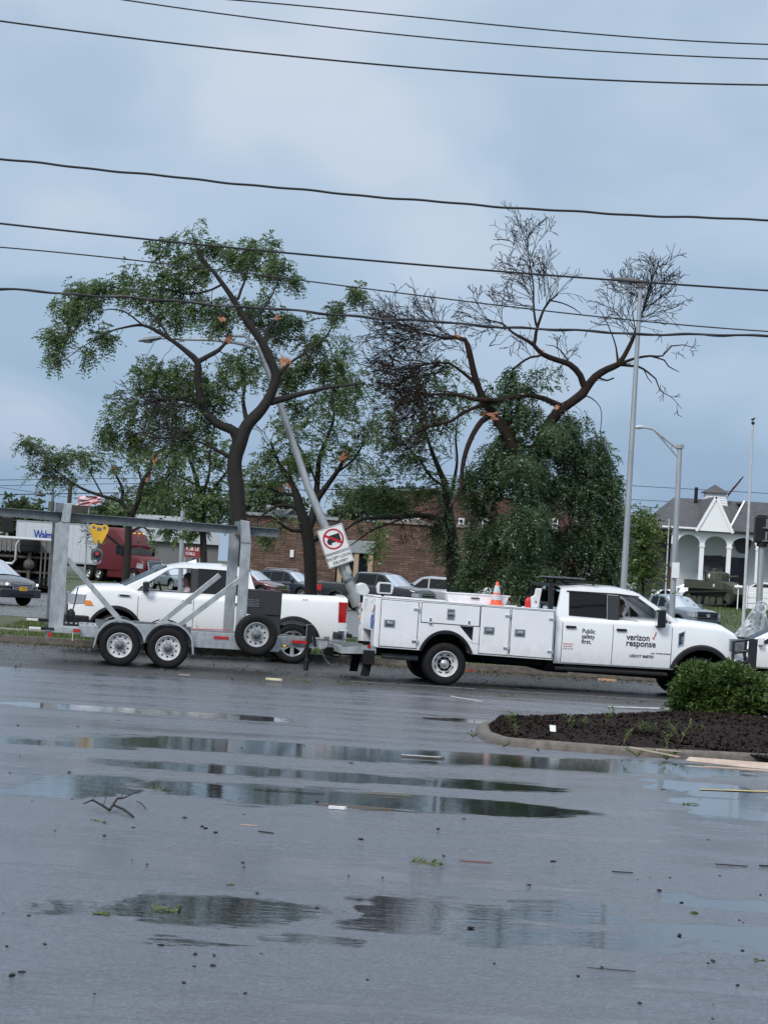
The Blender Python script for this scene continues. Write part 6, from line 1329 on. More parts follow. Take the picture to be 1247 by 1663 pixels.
# tall lot lamp
r, f, t = pole('lamp_post', 'tall slender grey lamp post rising through the bare branch tips', 'lamp post', (1012, 950), (1040, 462), 56, .090, .050, pole_galv)
def cobra(m_, par, p, d, L=.75, w=.3, name='lamp_head'):
    d = Vector(d).normalized(); sd = d.cross(Vector((0, 0, 1))).normalized(); u = sd.cross(d); vs = []
    S = [(0, .05, .05), (.12, .09, .07), (.4, w/2, .09), (.75, w/2, .075), (1, w*.28, .03)]
    for (x, hw_, hh) in S:
        for a in lin(0, 2*math.pi, 13)[:-1]: vs.append(Vector(p)+d*L*x+sd*hw_*math.cos(a)+u*(hh*math.sin(a)*(1 if math.sin(a) > 0 else .6)))
    m = MB(); n = 12; m.add(vs, [(i*n+j, i*n+(j+1) % n, (i+1)*n+(j+1) % n, (i+1)*n+j) for i in range(4) for j in range(n)] + [tuple(range(n)), tuple(4*n+j for j in range(n))]); h = m.build(name, m_, par, smooth=40)
    m = MB(); c = Vector(p)+d*L*.62-u*.045; m.ball(c, .12, 12, 6, (1.3, 1, .35)); m.build('lens', clear_lens, h, smooth=60)
dkm = mat('lamp_head_dark', (.09, .085, .08), .6)
m = MB(); m.b2(-.1, .1, -.09, .09, -.08, .10); m.v = [tuple(Vector(v)+t) for v in m.v]; m.build('bracket', dkm, r)
cobra(dkm, r, t+Vector((.02, 0, .05)), (-1, -.1, .04), .72, .34)
# truss-arm street lamp
r, f, t = pole('street_lamp', 'street lamp with a curved truss arm beside the white house', 'lamp post', (1092, 962), (1103.5, 725), 92, .125, .10, pole_galv)
def L92(px, py): return at(px, py, 92)-f
m = MB(); m.tube([L92(1103, 731), L92(1090, 721), L92(1072, 707), L92(1062, 698), L92(1052, 695), L92(1044, 694.5)], .045, 8); m.tube([L92(1102, 745), L92(1090, 731), L92(1078, 717), L92(1062, 699)], .035, 8); m.bar(L92(1090.5, 721), L92(1090, 732), .05, .05); m.build('truss_arm', pole_galv, r, smooth=50)
m = MB(); p_ = L92(1103.5, 726); m.cyl(p_-Vector((0, 0, .05)), p_+Vector((0, 0, .1)), .16, 16); m.build('pole_cap', pole_galv, r)
cobra(pole_white, r, L92(1045, 694), (-1, 0, -.03), .36, .22)
m = MB(); p_ = L92(1095, 930); m.box(p_+Vector((0, -.2, .1)), (.30, .02, .62)); m.build('small_sign', white_car, r)
# flagpole with its half-torn flag hanging by one corner
r, f, t = pole('flagpole', 'tall white flagpole with a torn dark flag hanging diagonally from its rope', 'flagpole', (1208, 975), (1222, 690), 112, .09, .045, pole_white)
def L112(px, py, dy=0): return at(px, py, 112+dy)-f
m = MB(); m.ball(L112(1222, 687), .09); m.plate([[(-.12, -.02), (.0, .06), (.16, .10), (.05, -.02), (0, -.08)]], lambda x, z: tuple(L112(1222, 681)+Vector((x, -.02, z))), lambda x, z: tuple(L112(1222, 681)+Vector((x, .02, z)))); m.build('finial', black_plastic, r)
m = MB(); m.tube([L112(1221, 694), L112(1212, 735), L112(1208, 757), L112(1203, 777)], .012, 5); m.build('halyard', pole_white, r)
m = MB(); A, B_ = L112(1203, 777), L112(1179, 809); vs = []; n = 14; random.seed(3)
for i in range(n):
    t_ = i/(n-1); c_ = A.lerp(B_, t_); w = .06+.62*math.sin(math.pi*min(1, t_*1.15)**.8)*(1 if t_ < .95 else .5)
    for j in range(7): q = j/6-.5; vs.append(c_+Vector((w*q*.9, .14*math.sin(j*2.2+i*.5), w*q*1.1)))
m.add(vs, [(i*7+j, i*7+j+1, (i+1)*7+j+1, (i+1)*7+j) for i in range(n-1) for j in range(6)]); o = m.build('flag', mat('dark_flag', (.02, .018, .03), .8, c2=(.10, .02, .03), scale=3), r, smooth=60); q = o.modifiers.new('s', 'SOLIDIFY'); q.thickness = .015
# traffic signal at the right edge, with plastic sheeting blown round its foot
r, f, t = pole('traffic_signal', 'traffic signal seen from behind on a grey post at the right edge', 'traffic light', (1231, 1000), (1236, 885), 60, .085, .085, pole_galv)
def L60(px, py, dy=0): return at(px, py, 60+dy)-f
c_ = L60(1246, 861); m = MB(); m.box(c_, (.70, .28, .70)); hd = m.build('signal_head', black_plastic, r, bevel=.03)
m = MB()
for dz in (-.17, .17): m.box(c_+Vector((-.06, -.16, dz)), (.05, .05, .24)); m.box(c_+Vector((-.06, -.16, dz-.12)), (.20, .06, .03)); m.box(c_+Vector((.2, -.16, dz)), (.25, .04, .26))
m.build('rear_bracket', mat('signal_grey', (.16, .17, .18), .5), hd)
m = MB(); m.cyl(L60(1236, 888), L60(1237, 880), .14, 14); m.build('collar', black_plastic, r)
m = MB(); m.box(L60(1237, 839), (.24, .2, .08)); m.build('top_cap', black_plastic, hd)
m = MB(); m.b2(-.001, .001, -.001, .001, 0, .01)
sh_ = thing('plastic_sheeting', 'crumpled silvery plastic sheeting blown against the foot of the signal post', 'sheeting', G(1222, 1085) if False else Vector((at(1222, 1030, 58).x, 58, 0)), 0)
rs = np.random.RandomState(3); n, k = 34, 22; vs = []
o0 = Vector((at(1222, 1030, 58).x, 58, 0))
for i in range(n):
    v_ = i/(n-1); py = 980+v_*112
    for j in range(k):
        a = math.pi*(j/(k-1)); lx = 1234-(1234-1191)*min(1, v_*1.9+.14); rx_ = 1240+v_*22
        pxx = (lx+rx_)/2-(rx_-lx)/2*math.cos(a); dy = -.55*math.sin(a)*(.25+v_)
        nn_ = noise.noise(Vector((pxx*.10, py*.045+pxx*.05, 1.3)))*.34+noise.noise(Vector((pxx*.3, py*.2, 7)))*.12
        p_ = at(pxx, py+pxx*0+nn_*9, 58+dy+nn_)-o0; vs.append(p_)
m = MB(); m.add(vs, [(i*k+j, i*k+j+1, (i+1)*k+j+1, (i+1)*k+j) for i in range(n-1) for j in range(k-1)])
fm = glassmat('plastic_film', .55, .22); pf = mat('milky_plastic', (.30, .33, .36), .22, coat=.4, scale=4, c2=(.55, .58, .6)); o = m.build('sheet', pf, sh_, smooth=50)
q = o.modifiers.new('s', 'SOLIDIFY'); q.thickness = .01
m = MB(); m.tube([at(1236+9*math.cos(a), 986+9*math.sin(a), 57.6)-o0 for a in lin(0, 2*math.pi, 18)], .02, 6); m.build('gathered_ring', pf, sh_)

# the leaning lamp pole with its sign
def leaning():
    Y = 57.6; a = at(576, 966, Y); z0 = .15
    pts = [at(576, 966, Y), at(545, 895, Y), at(500, 790, Y), at(458, 665, Y), at(430, 590, Y), at(418, 562, Y)]
    d = (pts[0]-pts[1])/(pts[0].z-pts[1].z); foot = pts[0]-d*(pts[0].z-z0)
    root = thing('leaning_lamp_pole', 'grey lamp pole leaning hard to the left among the storm damaged trees', 'lamp post', foot, 0)
    P = [Vector((0, 0, 0))]+[p-foot for p in pts]; m = MB(); m.tube(P, [.137, .132, .112, .096, .08, .064, .052], 18); m.build('pole', pole_galv, root, smooth=50)
    m = MB(); m.tube([P[1]+(P[0]-P[1])*.2, P[1]+(P[2]-P[1])*.05], .19, 18); q = P[2]+(P[1]-P[2])*.72; m.build('pole_base', pole_galv, root, smooth=50)
    dd = (P[2]-P[1]).normalized(); c = at(566, 943, Y)-foot; m = MB(); m.cyl(c, c+dd*.05, .165, 18); m.build('band', galv_dark, root)
    def Q(px, py, dy=0): return at(px, py, Y+dy)-foot
    m = MB(); m.tube([Q(419, 566), Q(400, 560, .6), Q(380, 556, 1.2), Q(345, 552, 2), Q(300, 551, 2.6), Q(262, 549, 3)], [.05, .05, .045, .04, .035, .03], 8); m.build('lamp_arm', pole_galv, root, smooth=50)
    m = MB(); m.tube([Q(412, 556, .5), Q(398, 546, .9), Q(370, 545, 1.6), Q(335, 547, 2.6)], [.045, .04, .035, .03], 8); m.build('lamp_arm', pole_galv, root, smooth=50)
    cobra(mat('lamp_head_blue_grey', (.14, .17, .2), .4), root, Q(263, 549, 3), (-1, 0, -.20), .62, .28)
    # sign facing the road, hung on the pole
    s = thing('road_sign', 'square white no trucks sign with a delivery plate on the leaning pole', 'road sign', at(546, 886, Y-.25), 0)
    ang = R(22)     # the sign hangs tilted with the pole
    E1 = Vector((math.cos(ang), 0, math.sin(ang))); E2 = Vector((-math.sin(ang), 0, math.cos(ang)))
    k = F/(Y-.25); def_ = lambda x, z, y=0: E1*x+E2*z+Vector((0, y, 0))
    c0 = at(541.5, 876, Y-.25)-s.location; hs = .335
    def rr(w, h, r=.04): 
        out = []
        for cx, cz, a0 in ((w-r, h-r, 0), (-w+r, h-r, math.pi/2), (-w+r, -h+r, math.pi), (w-r, -h+r, 1.5*math.pi)): out += [(cx+r*math.cos(a0+t), cz+r*math.sin(a0+t)) for t in lin(0, math.pi/2, 5)]
        return out
    w_ = mat('sign_white', (.72, .73, .74), .35, var=.03); bl = mat('sign_black', (.015, .015, .016), .4); rd = mat('sign_red', (.42, .015, .03), .35)
    m = MB(); m.plate([rr(hs, hs)], lambda x, z: c0+def_(x, z, 0), lambda x, z: c0+def_(x, z, .006)); pl = m.build('sign_plate', w_, s)
    m = MB(); m.plate([rr(hs-.012, hs-.012), rr(hs-.024, hs-.024)], lambda x, z: c0+def_(x, z, -.003), lambda x, z: c0+def_(x, z, 0)); m.build('border', bl, pl)
    cc = c0+def_(0, .01); m = MB(); m.plate([circ(0, 0, .265, 40), circ(0, 0, .222, 40)], lambda x, z: cc+def_(x, z, -.005), lambda x, z: cc+def_(x, z, 0)); m.build('ring', rd, pl)
    tk = [(-.16, -.09), (-.16, -.01), (-.11, .04), (-.07, .04), (-.07, .10), (.17, .10), (.17, -.08), (.13, -.08), (.12, -.12), (.07, -.12), (.06, -.08), (-.06, -.08), (-.07, -.12), (-.12, -.12), (-.13, -.09)]
    m = MB(); m.plate([tk], lambda x, z: cc+def_(x*1.07, z*1.07, -.004), lambda x, z: cc+def_(x*1.07, z*1.07, 0)); m.build('truck_symbol', bl, pl)
    m = MB(); q = .018; m.plate([[(-.17-q, .13-q), (-.17+q, .16+q-.02), (.17+q, -.13+q), (.17-q, -.16-q+.02)]], lambda x, z: cc+def_(x*1.07, z*1.07, -.006), lambda x, z: cc+def_(x*1.07, z*1.07, 0)); m.build('slash', rd, pl)
    c1 = c0+def_(0, -hs-.175); m = MB(); m.plate([rr(hs, .16, .03)], lambda x, z: c1+def_(x, z, 0), lambda x, z: c1+def_(x, z, .006)); p2 = m.build('delivery_plate', w_, s)
    m = MB(); m.plate([rr(hs-.01, .15, .025), rr(hs-.02, .14, .02)], lambda x, z: c1+def_(x, z, -.003), lambda x, z: c1+def_(x, z, 0)); m.build('border', bl, p2)
    for tx, dz in (('EXCEPT LOCAL', .02), ('DELIVERY', -.10)):
        b = c1+def_(0, dz, -.004); M = Matrix(((E1.x, E2.x, 0, b.x), (0, 0, -1, b.y), (E1.z, E2.z, 0, b.z), (0, 0, 0, 1))); text('lettering', tx, .098, bl, M, p2, align='CENTER', bold=.0012, font_sx=.95)
    # stickers on the pole
    m = MB(); c = at(563, 918, Y-.17)-foot; m.box(c, (.12, .01, .5), ry=-.4); m.build('faded_sticker', mat('sticker', (.5, .5, .48), .6, c2=(.15, .15, .15), scale=12), root)
leaning()
# other far poles
pole('lamp_post', 'pale grey pole rising behind the shed left of the big tree', 'lamp post', (294, 925), (300, 735), 90, .10, .07, pole_galv)
r, f, t = pole('utility_pole', 'thin grey utility pole with a small transformer far at the left', 'utility pole', (83, 900), (87, 776), 200, .16, .13, mat('grey_pole', (.18, .2, .22), .8))
m = MB(); c = at(84, 822, 200)-f; m.cyl(c-Vector((0, 0, .4)), c+Vector((0, 0, .4)), .28, 14); m.build('transformer', dkm, r)
pole('utility_pole', 'dark utility pole just above the post top at the left', 'utility pole', (108, 880), (115.5, 784), 150, .16, .14, wood_pole)
r, f, t = pole('traffic_signal', 'small dark traffic signal far off at the left edge', 'traffic light', (11, 900), (12.5, 852), 150, .08, .08, pole_galv)
m = MB(); c = t; m.box(c, (.75, .3, 1.0)); m.build('signal_head', black_plastic, r, bevel=.05)
pole('mast', 'thin grey mast in front of the dark side wall of the white house', 'pole', (1080, 965), (1086, 842), 125, .05, .03, pole_white)

wire_m = mat('wire_black', (.012, .012, .014), .5)
def wire(pts, w, Y, label, twist=False, ext=14, g='power lines crossing the sky', lab2=None):
    P = [at(px, py, Y+ (px-623)*.0) for px, py in pts]
    # smooth through the points
    xs = [p.x for p in P]; zs = [p.z for p in P]; c2 = np.polyfit(xs, zs, 1 if Y > 100 else (3 if len(P) > 3 else 2))
    s = F/Y; r = w/2/s; out = []
    for x in np.linspace(xs[0]-ext*.4, xs[-1]+ext*.4, 220):
        z = np.polyval(c2, x); 
        if twist: z += .35*r*math.sin(x*3.1)+.25*r*math.sin(x*7.7)
        out.append(Vector((x, Y, z)))
    o0 = out[0].copy(); m = MB(); m.tube([p-o0 for p in out], r, 6)
    if twist == 2: m = MB(); m.tube([p-o0 for p in out], r*.62, 6)
    nm = 'power_line'; ob = m.build(nm, wire_m); ob.location = o0; tag(ob, label, 'cable', g)
    if twist == 2:
        m = MB(); m.tube([p-o0+Vector((0, math.cos(i*.55)*r*.5, math.sin(i*.55)*r*.55)) for i, p in enumerate(out)], r*.45, 5); m.build('lashing_wire', wire_m, ob)
wire([(190, -12), (380, 0), (620, 22), (850, 45), (1247, 72)], 2.4, 30, 'topmost thin black cable, leaving the frame nearest its top')
wire([(190, -2), (500, 40), (750, 66), (1247, 96)], 2.4, 31, 'second thin black cable from the top of the picture')
wire([(0, 34), (350, 78), (700, 112), (1247, 138)], 3.0, 32, 'third black cable from the top, thicker than the two above')
wire([(0, 258), (200, 280), (400, 299), (600, 318), (800, 336), (1000, 347), (1247, 357)], 3.9, 34, 'thick wavy black cable in clear sky above the tree tops', True)
wire([(0, 363), (300, 394), (600, 424), (900, 447), (1247, 472)], 3.4, 35, 'black cable grazing the top of the big leafy tree')
wire([(0, 401), (280, 431), (620, 470), (900, 508), (1247, 538)], 2.2, 50, 'thinnest black cable, passing behind the leafy crown')
wire([(0, 470), (300, 490), (600, 516), (900, 535), (1247, 545)], 6.0, 33, 'thickest lashed black cable, lowest across both trees', 2)
G2 = 'distant wires at the left'
for i, (pts, w) in enumerate([([(0, 780), (60, 779), (130, 776), (200, 778)], 1.0), ([(0, 789), (80, 788), (160, 784), (240, 786)], .9), ([(0, 806), (50, 802), (100, 797), (190, 803)], 1.6), ([(0, 791), (70, 802), (130, 810)], .8)]):
    wire(pts, w, 175+i, 'thin distant wire low in the sky at the left edge', g=G2, ext=60)
for i, (pts, w) in enumerate([([(1000, 787), (1120, 795), (1247, 801)], 1.0), ([(1000, 810), (1050, 812), (1110, 816)], .9), ([(1000, 820), (1050, 822), (1100, 828)], 1.0)]):
    wire(pts, w, 175+i, 'thin distant wire low in the sky beside the white house', g='distant wires by the house', ext=40)
m = MB(); c = at(67, 804, 176.8); m.cyl((-.35, 0, 0), (.35, 0, 0), .09, 8); o = m.build('splice_case', wire_m); o.location = c; tag(o, 'small black splice case on the distant wire at the left', 'splice case')
# red and white lettered sign and crumpled banner
s = thing('shop_sign', 'small dark red sign with white letters low behind the trees', 'sign', Vector((at(312, 900, 150).x, 150, 0)), 0); k = F/150
def z150(py): return zat(312, py, 150)
m = MB(); m.b2(-.45, .55, -.08, .08, z150(905), z150(888)); pl = m.build('sign_panel', mat('sign_maroon', (.22, .02, .02), .5), s)
m = MB(); m.b2(-.5, -.42, -.05, .05, 0, z150(905)); m.build('post', pole_galv, s); m = MB(); m.b2(.5, .58, -.05, .05, 0, z150(905)); m.build('post', pole_galv, s)
for i, tx in enumerate(['FOR LE', 'CALL']): text('lettering', tx, .27, white_car, Matrix.Translation((-.4, -.09, z150(894)-.3*i)) @ Matrix(((1, 0, 0, 0), (0, 0, -1, 0), (0, 1, 0, 0), (0, 0, 0, 1))), pl, bold=.006)
b = thing('torn_banner', 'crumpled white and red banner blown above the beam at the left', 'banner', at(150, 816, 150), 0); m = MB(); vs = []
for i in range(9):
    for j in range(7): q = noise.noise(Vector((i*.6, j*.7, 2)))*.3; vs.append((-.95+i*.19+q, q*1.5, -.28+j*.1+q*.8+i*.03))
m.add(vs, [(i*7+j, i*7+j+1, i*7+j+8, i*7+j+7) for i in range(8) for j in range(6)]); o = m.build('cloth', mat('banner_red_white', (.65, .66, .68), .6, c2=(.55, .03, .05), scale=2.2), b, smooth=40)
m = MB(); m.cyl((-.2, .2, 0), (-.2, .2, -7), .05, 8); m.build('pole', pole_galv, b)
# ---------------------------------------------------------------- trees
bark = mat('wet_bark', (.007, .006, .006), .85, scale=9, c2=(.022, .017, .016), bump=.8, bscale=25, stretch=(1, 1, .35))
bark_br = mat('dead_bark', (.009, .007, .0065), .9, spec=.2, scale=3, c2=(.036, .022, .017), bump=.7, bscale=25, stretch=(1, 1, .5))
splint = mat('fresh_splintered_wood', (.26, .10, .05), .7, scale=14, c2=(.46, .23, .13), stretch=(1, 1, .3))
leaf_locust = leafmat('locust_leaf', (.046, .088, .034), (.190, .260, .105), .45)
leaf_dense = leafmat('dark_leaf', (.028, .058, .028), (.125, .185, .088), .38)
leaf_light = leafmat('light_leaf', (.06, .10, .025), (.14, .20, .05), .4)
leaf_far = leafmat('far_leaf', (.035, .055, .028), (.085, .12, .05), .3)
leaf_bush = leafmat('bush_leaf', (.022, .055, .014), (.125, .19, .045), .3)

LIMBK = .74
def colonize(limbs, blobs, Y, seed, step=.15, di=1.3, dk=.24, iters=70, droop=0.0, wander=.25, maxn=9000):
    rs = np.random.RandomState(seed); s = F/Y
    pos = []; par = []; rfx = []; pxs = []
    for L in limbs:
        pts = L['p'] if isinstance(L, dict) else L
        dy0 = 0; dy1 = L.get('dy', 0) if isinstance(L, dict) else 0
        if pos:
            d = [(pp[0]-pts[0][0])**2+(pp[1]-pts[0][1])**2 for pp in pxs]; prev = int(np.argmin(d)); dy0 = pos[prev][1]-Y
        else: prev = -1
        tot = sum(math.hypot(b[0]-a[0], b[1]-a[1]) for a, b in zip(pts, pts[1:])) or 1; run = 0
        # smooth the hand-laid limb a little with a spline
        for i, (a, b) in enumerate(zip(pts, pts[1:])):
            seg = math.hypot(b[0]-a[0], b[1]-a[1]); n = max(1, int(seg/s/step)); p0 = pts[i-1] if i else a; p3 = pts[i+2] if i+2 < len(pts) else b
            for k in range(0 if prev == -1 and i == 0 else 1, n+1):
                t = k/n
                cr = lambda q: .5*((2*a[q])+(-p0[q]+b[q])*t+(2*p0[q]-5*a[q]+4*b[q]-p3[q])*t*t+(-p0[q]+3*a[q]-3*b[q]+p3[q])*t**3)
                x, y = cr(0), cr(1); r = a[2]+(b[2]-a[2])*t; f = (run+seg*t)/tot
                dy = dy0+(dy1)*f+.12*math.sin(f*7+seed)*f
                q = at(x, y, Y+dy); pos.append(np.array(q)); par.append(prev); rfx.append(r*LIMBK*(.55+.45*min(1, r/9))/s); pxs.append((x, y)); prev = len(pos)-1
            run += seg
    A = []; ai = []
    for bi, b in enumerate(blobs):
        cx, cy, rx, ry, n = b[:5]; dz = b[6] if len(b) > 6 and b[6] is not None else (rx+ry)/2/s*.9; dyc = b[7] if len(b) > 7 else 0
        for _ in range(n):
            while True:
                u = rs.uniform(-1, 1, 3)
                if (u*u).sum() < 1: break
            u *= (.75+.25*rs.rand()); A.append(at(cx+u[0]*rx, cy+u[1]*ry, Y+dyc+u[2]*dz)); ai.append(bi)
    A = np.array(A); ai = np.array(ai); alive = np.ones(len(A), bool)
    P = np.array(pos); near = np.full(len(A), -1); nd = np.full(len(A), 1e9)
    def upd(start):
        B = P[start:]
        for c in range(0, len(A), 400):
            d = np.linalg.norm(A[c:c+400, None, :]-B[None], axis=2); j = d.argmin(1); m = d[np.arange(len(j)), j]
            w = m < nd[c:c+400]; nd[c:c+400][w] = m[w]; near[c:c+400][w] = j[w]+start
    upd(0); pos = [p for p in P]; hits = []
    # let far attractors still be reached
    for it in range(iters):
        k = alive & (nd < dk)
        for i in np.where(k)[0]: hits.append((i, near[i]))
        alive &= ~k
        act = alive & (nd < di*(1+it*.06))
        if not act.any() or len(pos) > maxn: break
        idx = np.where(act)[0]; dirs = {}
        for i in idx:
            v = A[i]-P[near[i]]; v /= (np.linalg.norm(v)+1e-9); dirs.setdefault(near[i], []).append(v)
        st = len(pos); new = []
        for n_, vs in dirs.items():
            v = np.mean(vs, 0); v = v/(np.linalg.norm(v)+1e-6); v += rs.normal(0, wander, 3); pr = par[n_]
            if pr >= 0: q = P[n_]-P[pr]; v += .45*q/(np.linalg.norm(q)+1e-9)
            v[2] -= droop; v /= np.linalg.norm(v)+1e-9; new.append((P[n_]+v*step*rs.uniform(.8, 1.2), n_))
        for p, n_ in new: pos.append(p); par.append(n_); rfx.append(0)
        P = np.array(pos); upd(st)
    for i in np.where(alive)[0]:
        if nd[i] < .8: hits.append((i, near[i]))
    return P, np.array(par), np.array(rfx), A, ai, hits
def tree_mesh(P, par, rfx, tip=.0055, expo=2.05, cap=.8):
    n = len(P); acc = np.zeros(n); kids = [[] for _ in range(n)]
    for i in range(n):
        if par[i] >= 0: kids[par[i]].append(i)
    r = np.zeros(n)
    for i in range(n-1, -1, -1):
        v = (sum(r[k]**expo for k in kids[i]))**(1/expo) if kids[i] else tip
        r[i] = max(v, tip)
        if rfx[i] > 0: r[i] = rfx[i]
    for i in range(n):
        if rfx[i] == 0 and par[i] >= 0: r[i] = min(r[i], r[par[i]]*cap if rfx[par[i]] > 0 else r[par[i]])
    m = MB(); done = np.zeros(n, bool); roots = [i for i in range(n) if par[i] < 0]; stack = [(i, None) for i in roots]
    while stack:
        i, p = stack.pop(); ch = ([p] if p is not None else [])+[i]; cur = i
        while kids[cur]:
            ks = sorted(kids[cur], key=lambda k: -r[k]); 
            for k in ks[1:]: stack.append((k, cur))
            cur = ks[0]; ch.append(cur)
        if len(ch) < 2: continue
        rr = [r[k] for k in ch]; 
        if p is not None: rr[0] = min(rr[0], rr[1]*1.15)
        rm = max(rr); sides = 3 if rm < .012 else (5 if rm < .045 else (8 if rm < .12 else 14))
        if rm > .05:
            rr = [q*(1+.10*noise.noise(Vector(P[k])*2.5)) for q, k in zip(rr, ch)]
        m.tube([P[k] for k in ch], rr, sides, cap=rm > .02)
    return m, r
def leaf_mesh(C, D, length, width, rs, npairs, rach, droop=.6, terminal=True):
    """C: spray origins, D: spray directions; every spray is a rachis with leaf pairs"""
    S = len(C); D = D/np.linalg.norm(D, axis=1, keepdims=True); up = np.array([0, 0, 1.]); side = np.cross(D, up+rs.normal(0, .35, (S, 3))); side /= np.linalg.norm(side, axis=1, keepdims=True)
    nrm = np.cross(side, D); V = []; 
    for k in range(npairs):
        t = (k+.6)/npairs
        base = C+D*rach*t + np.array([0, 0, -1])*rach*t*t*droop
        for sg in (-1, 1):
            ld = side*sg*.8+D*.55+rs.normal(0, .28, (S, 3)); ld[:, 2] -= droop*.5; ld /= np.linalg.norm(ld, axis=1, keepdims=True)
            L = length*rs.uniform(.7, 1.2, (S, 1)); w = np.cross(ld, nrm+rs.normal(0, .5, (S, 3))); w /= np.linalg.norm(w, axis=1, keepdims=True); w = w*width*rs.uniform(.8, 1.2, (S, 1))/2
            V.append(np.stack([base, base+ld*L*.45+w, base+ld*L, base+ld*L*.45-w], 1))
    V = np.concatenate(V, 0).reshape(-1, 3); return V
def quads_object(name, V, m, parent=None, origin=None):
    me = bpy.data.meshes.new(name); n = len(V)//4
    me.vertices.add(len(V)); me.vertices.foreach_set('co', V.astype(np.float32).ravel()); me.loops.add(4*n); me.polygons.add(n)
    me.loops.foreach_set('vertex_index', np.arange(4*n, dtype=np.int32)); me.polygons.foreach_set('loop_start', np.arange(0, 4*n, 4, dtype=np.int32)); me.update(calc_edges=True); me.validate()
    me.materials.append(m); o = bpy.data.objects.new(name, me); col.objects.link(o)
    if parent: o.parent = parent
    return o
TREESTAT = []
def fan(m, Y, base, rs, pts, n, ang0, ang1, length, r0=.012, depth=2, dy=0.0, curl=0.0, zsp=.5, rise=0):
    """n whip-like dead shoots leaving the limb laid along pts, at image angles ang0..ang1 (degrees), length in pixels"""
    s = F/Y; seg = [math.hypot(b[0]-a[0], b[1]-a[1]) for a, b in zip(pts, pts[1:])]; tot = sum(seg)
    def along(t):
        d = t*tot
        for (a, b), L in zip(zip(pts, pts[1:]), seg):
            if d <= L: return (a[0]+(b[0]-a[0])*d/L, a[1]+(b[1]-a[1])*d/L)
            d -= L
        return pts[-1]
    def shoot(p, d, L, r, dep):
        k = max(4, int(L/.14)); st = L/k; P = [p]; d = d.copy(); bend = Vector(rs.normal(0, .05, 3)); kids = []
        for i in range(k):
            d = (d+bend+Vector(rs.normal(0, .075, 3))+Vector((0, 0, curl))).normalized(); P.append(P[-1]+d*st)
            if dep > 0 and i > 0 and rs.rand() < .62:
                sd = d.cross(Vector(rs.normal(0, 1, 3))).normalized(); nd = (d*.85+sd*rs.uniform(.4, .85)+Vector((0, 0, rise*.3))).normalized()
                kids.append((P[-1], nd, L*(1-i/k)*rs.uniform(.4, .8)+.12, r*(1-i/k*.6)*.62, dep-1))
        m.tube(P, [max(.0075, r*(1-.75*i/k)) for i in range(k+1)], 4 if r > .009 else 3, cap=False)
        for q in kids: shoot(*q)
    for i in range(n):
        x, y = along(rs.rand()**.8); a = R(rs.uniform(ang0, ang1)); p = at(x, y, Y+dy+rs.normal(0, .08))-base
        shoot(p, Vector((math.cos(a), rs.normal(0, zsp), math.sin(a))).normalized(), length/s*rs.uniform(.5, 1.1), r0*rs.uniform(.7, 1.2), depth)
def make_tree(name, label, limbs, blobs, Y, seed, leafm, barkm=bark, leaf=(.07, .028), pairs=6, rach=.30, sprays=3, tip=.007, fans=(), twigm=None, wounds=(), group=None, droop=0.0, leafdroop=.6, splitdead=None, spread=.085, cat='tree', **kw):
    P, par, rfx, A, ai, hits = colonize(limbs, blobs, Y, seed, droop=droop, **kw); rs = np.random.RandomState(seed+9)
    base = Vector(P[0]); root = thing(name, label, cat, (base.x, base.y, base.z), 0, group); off = np.array(base)
    P2 = P-off; m, r = tree_mesh(P2, par, rfx, tip)
    for fn in fans: fan(m, Y, base, rs, *fn)
    m.build('trunk', barkm, root, smooth=60)
    C = []; D = []
    for i, n_ in hits:
        d = blobs[ai[i]][5] if len(blobs[ai[i]]) > 5 else 1
        c = sprays*d; c = int(c)+(rs.rand() < c-int(c))
        for _ in range(c):
            q = par[n_] if par[n_] >= 0 else n_; dirn = (P[n_]-P[q]); dirn = dirn/(np.linalg.norm(dirn)+1e-6)
            C.append(P2[n_]+rs.normal(0, spread, 3)); D.append(dirn*.7+rs.normal(0, .6, 3)+np.array([0, 0, -.1]))
    if C:
        V = leaf_mesh(np.array(C), np.array(D), leaf[0], leaf[1], rs, pairs, rach, leafdroop); quads_object('crown', V, leafm, root)
        TREESTAT.append((name, len(P), len(V)//4))
    for (px, py, sz, ang, *dd) in wounds:
        Yw = Y+(dd[0] if dd else 0)
        j = min(range(len(P)), key=lambda k: (Vector(P[k])-at(px, py, P[k][1])).length if rfx[k] > 0 else 99)
        c = at(px, py, P[j][1]-r[j]*.5)-base; w = MB(); random.seed(int(px))
        for k in range(12):
            a = ang+random.uniform(-.5, .5); L = sz*.8/(F/Y)*random.uniform(.4, 1.2); d = Vector((math.cos(a), random.uniform(-.3, .2), math.sin(a))); p0 = c+Vector((random.uniform(-1, 1), random.uniform(-.5, .5), random.uniform(-1, 1)))*sz/(F/Y)*.22-d*L*.3
            w.tube([p0, p0+d*L*.5, p0+d*L], [(.024*sz/14), .018*sz/14, .003], 4)
        w.build('splintered_wood', splint, root)
    return root, P, par, r

def T(pts, dy=0): return {'p': pts, 'dy': dy}
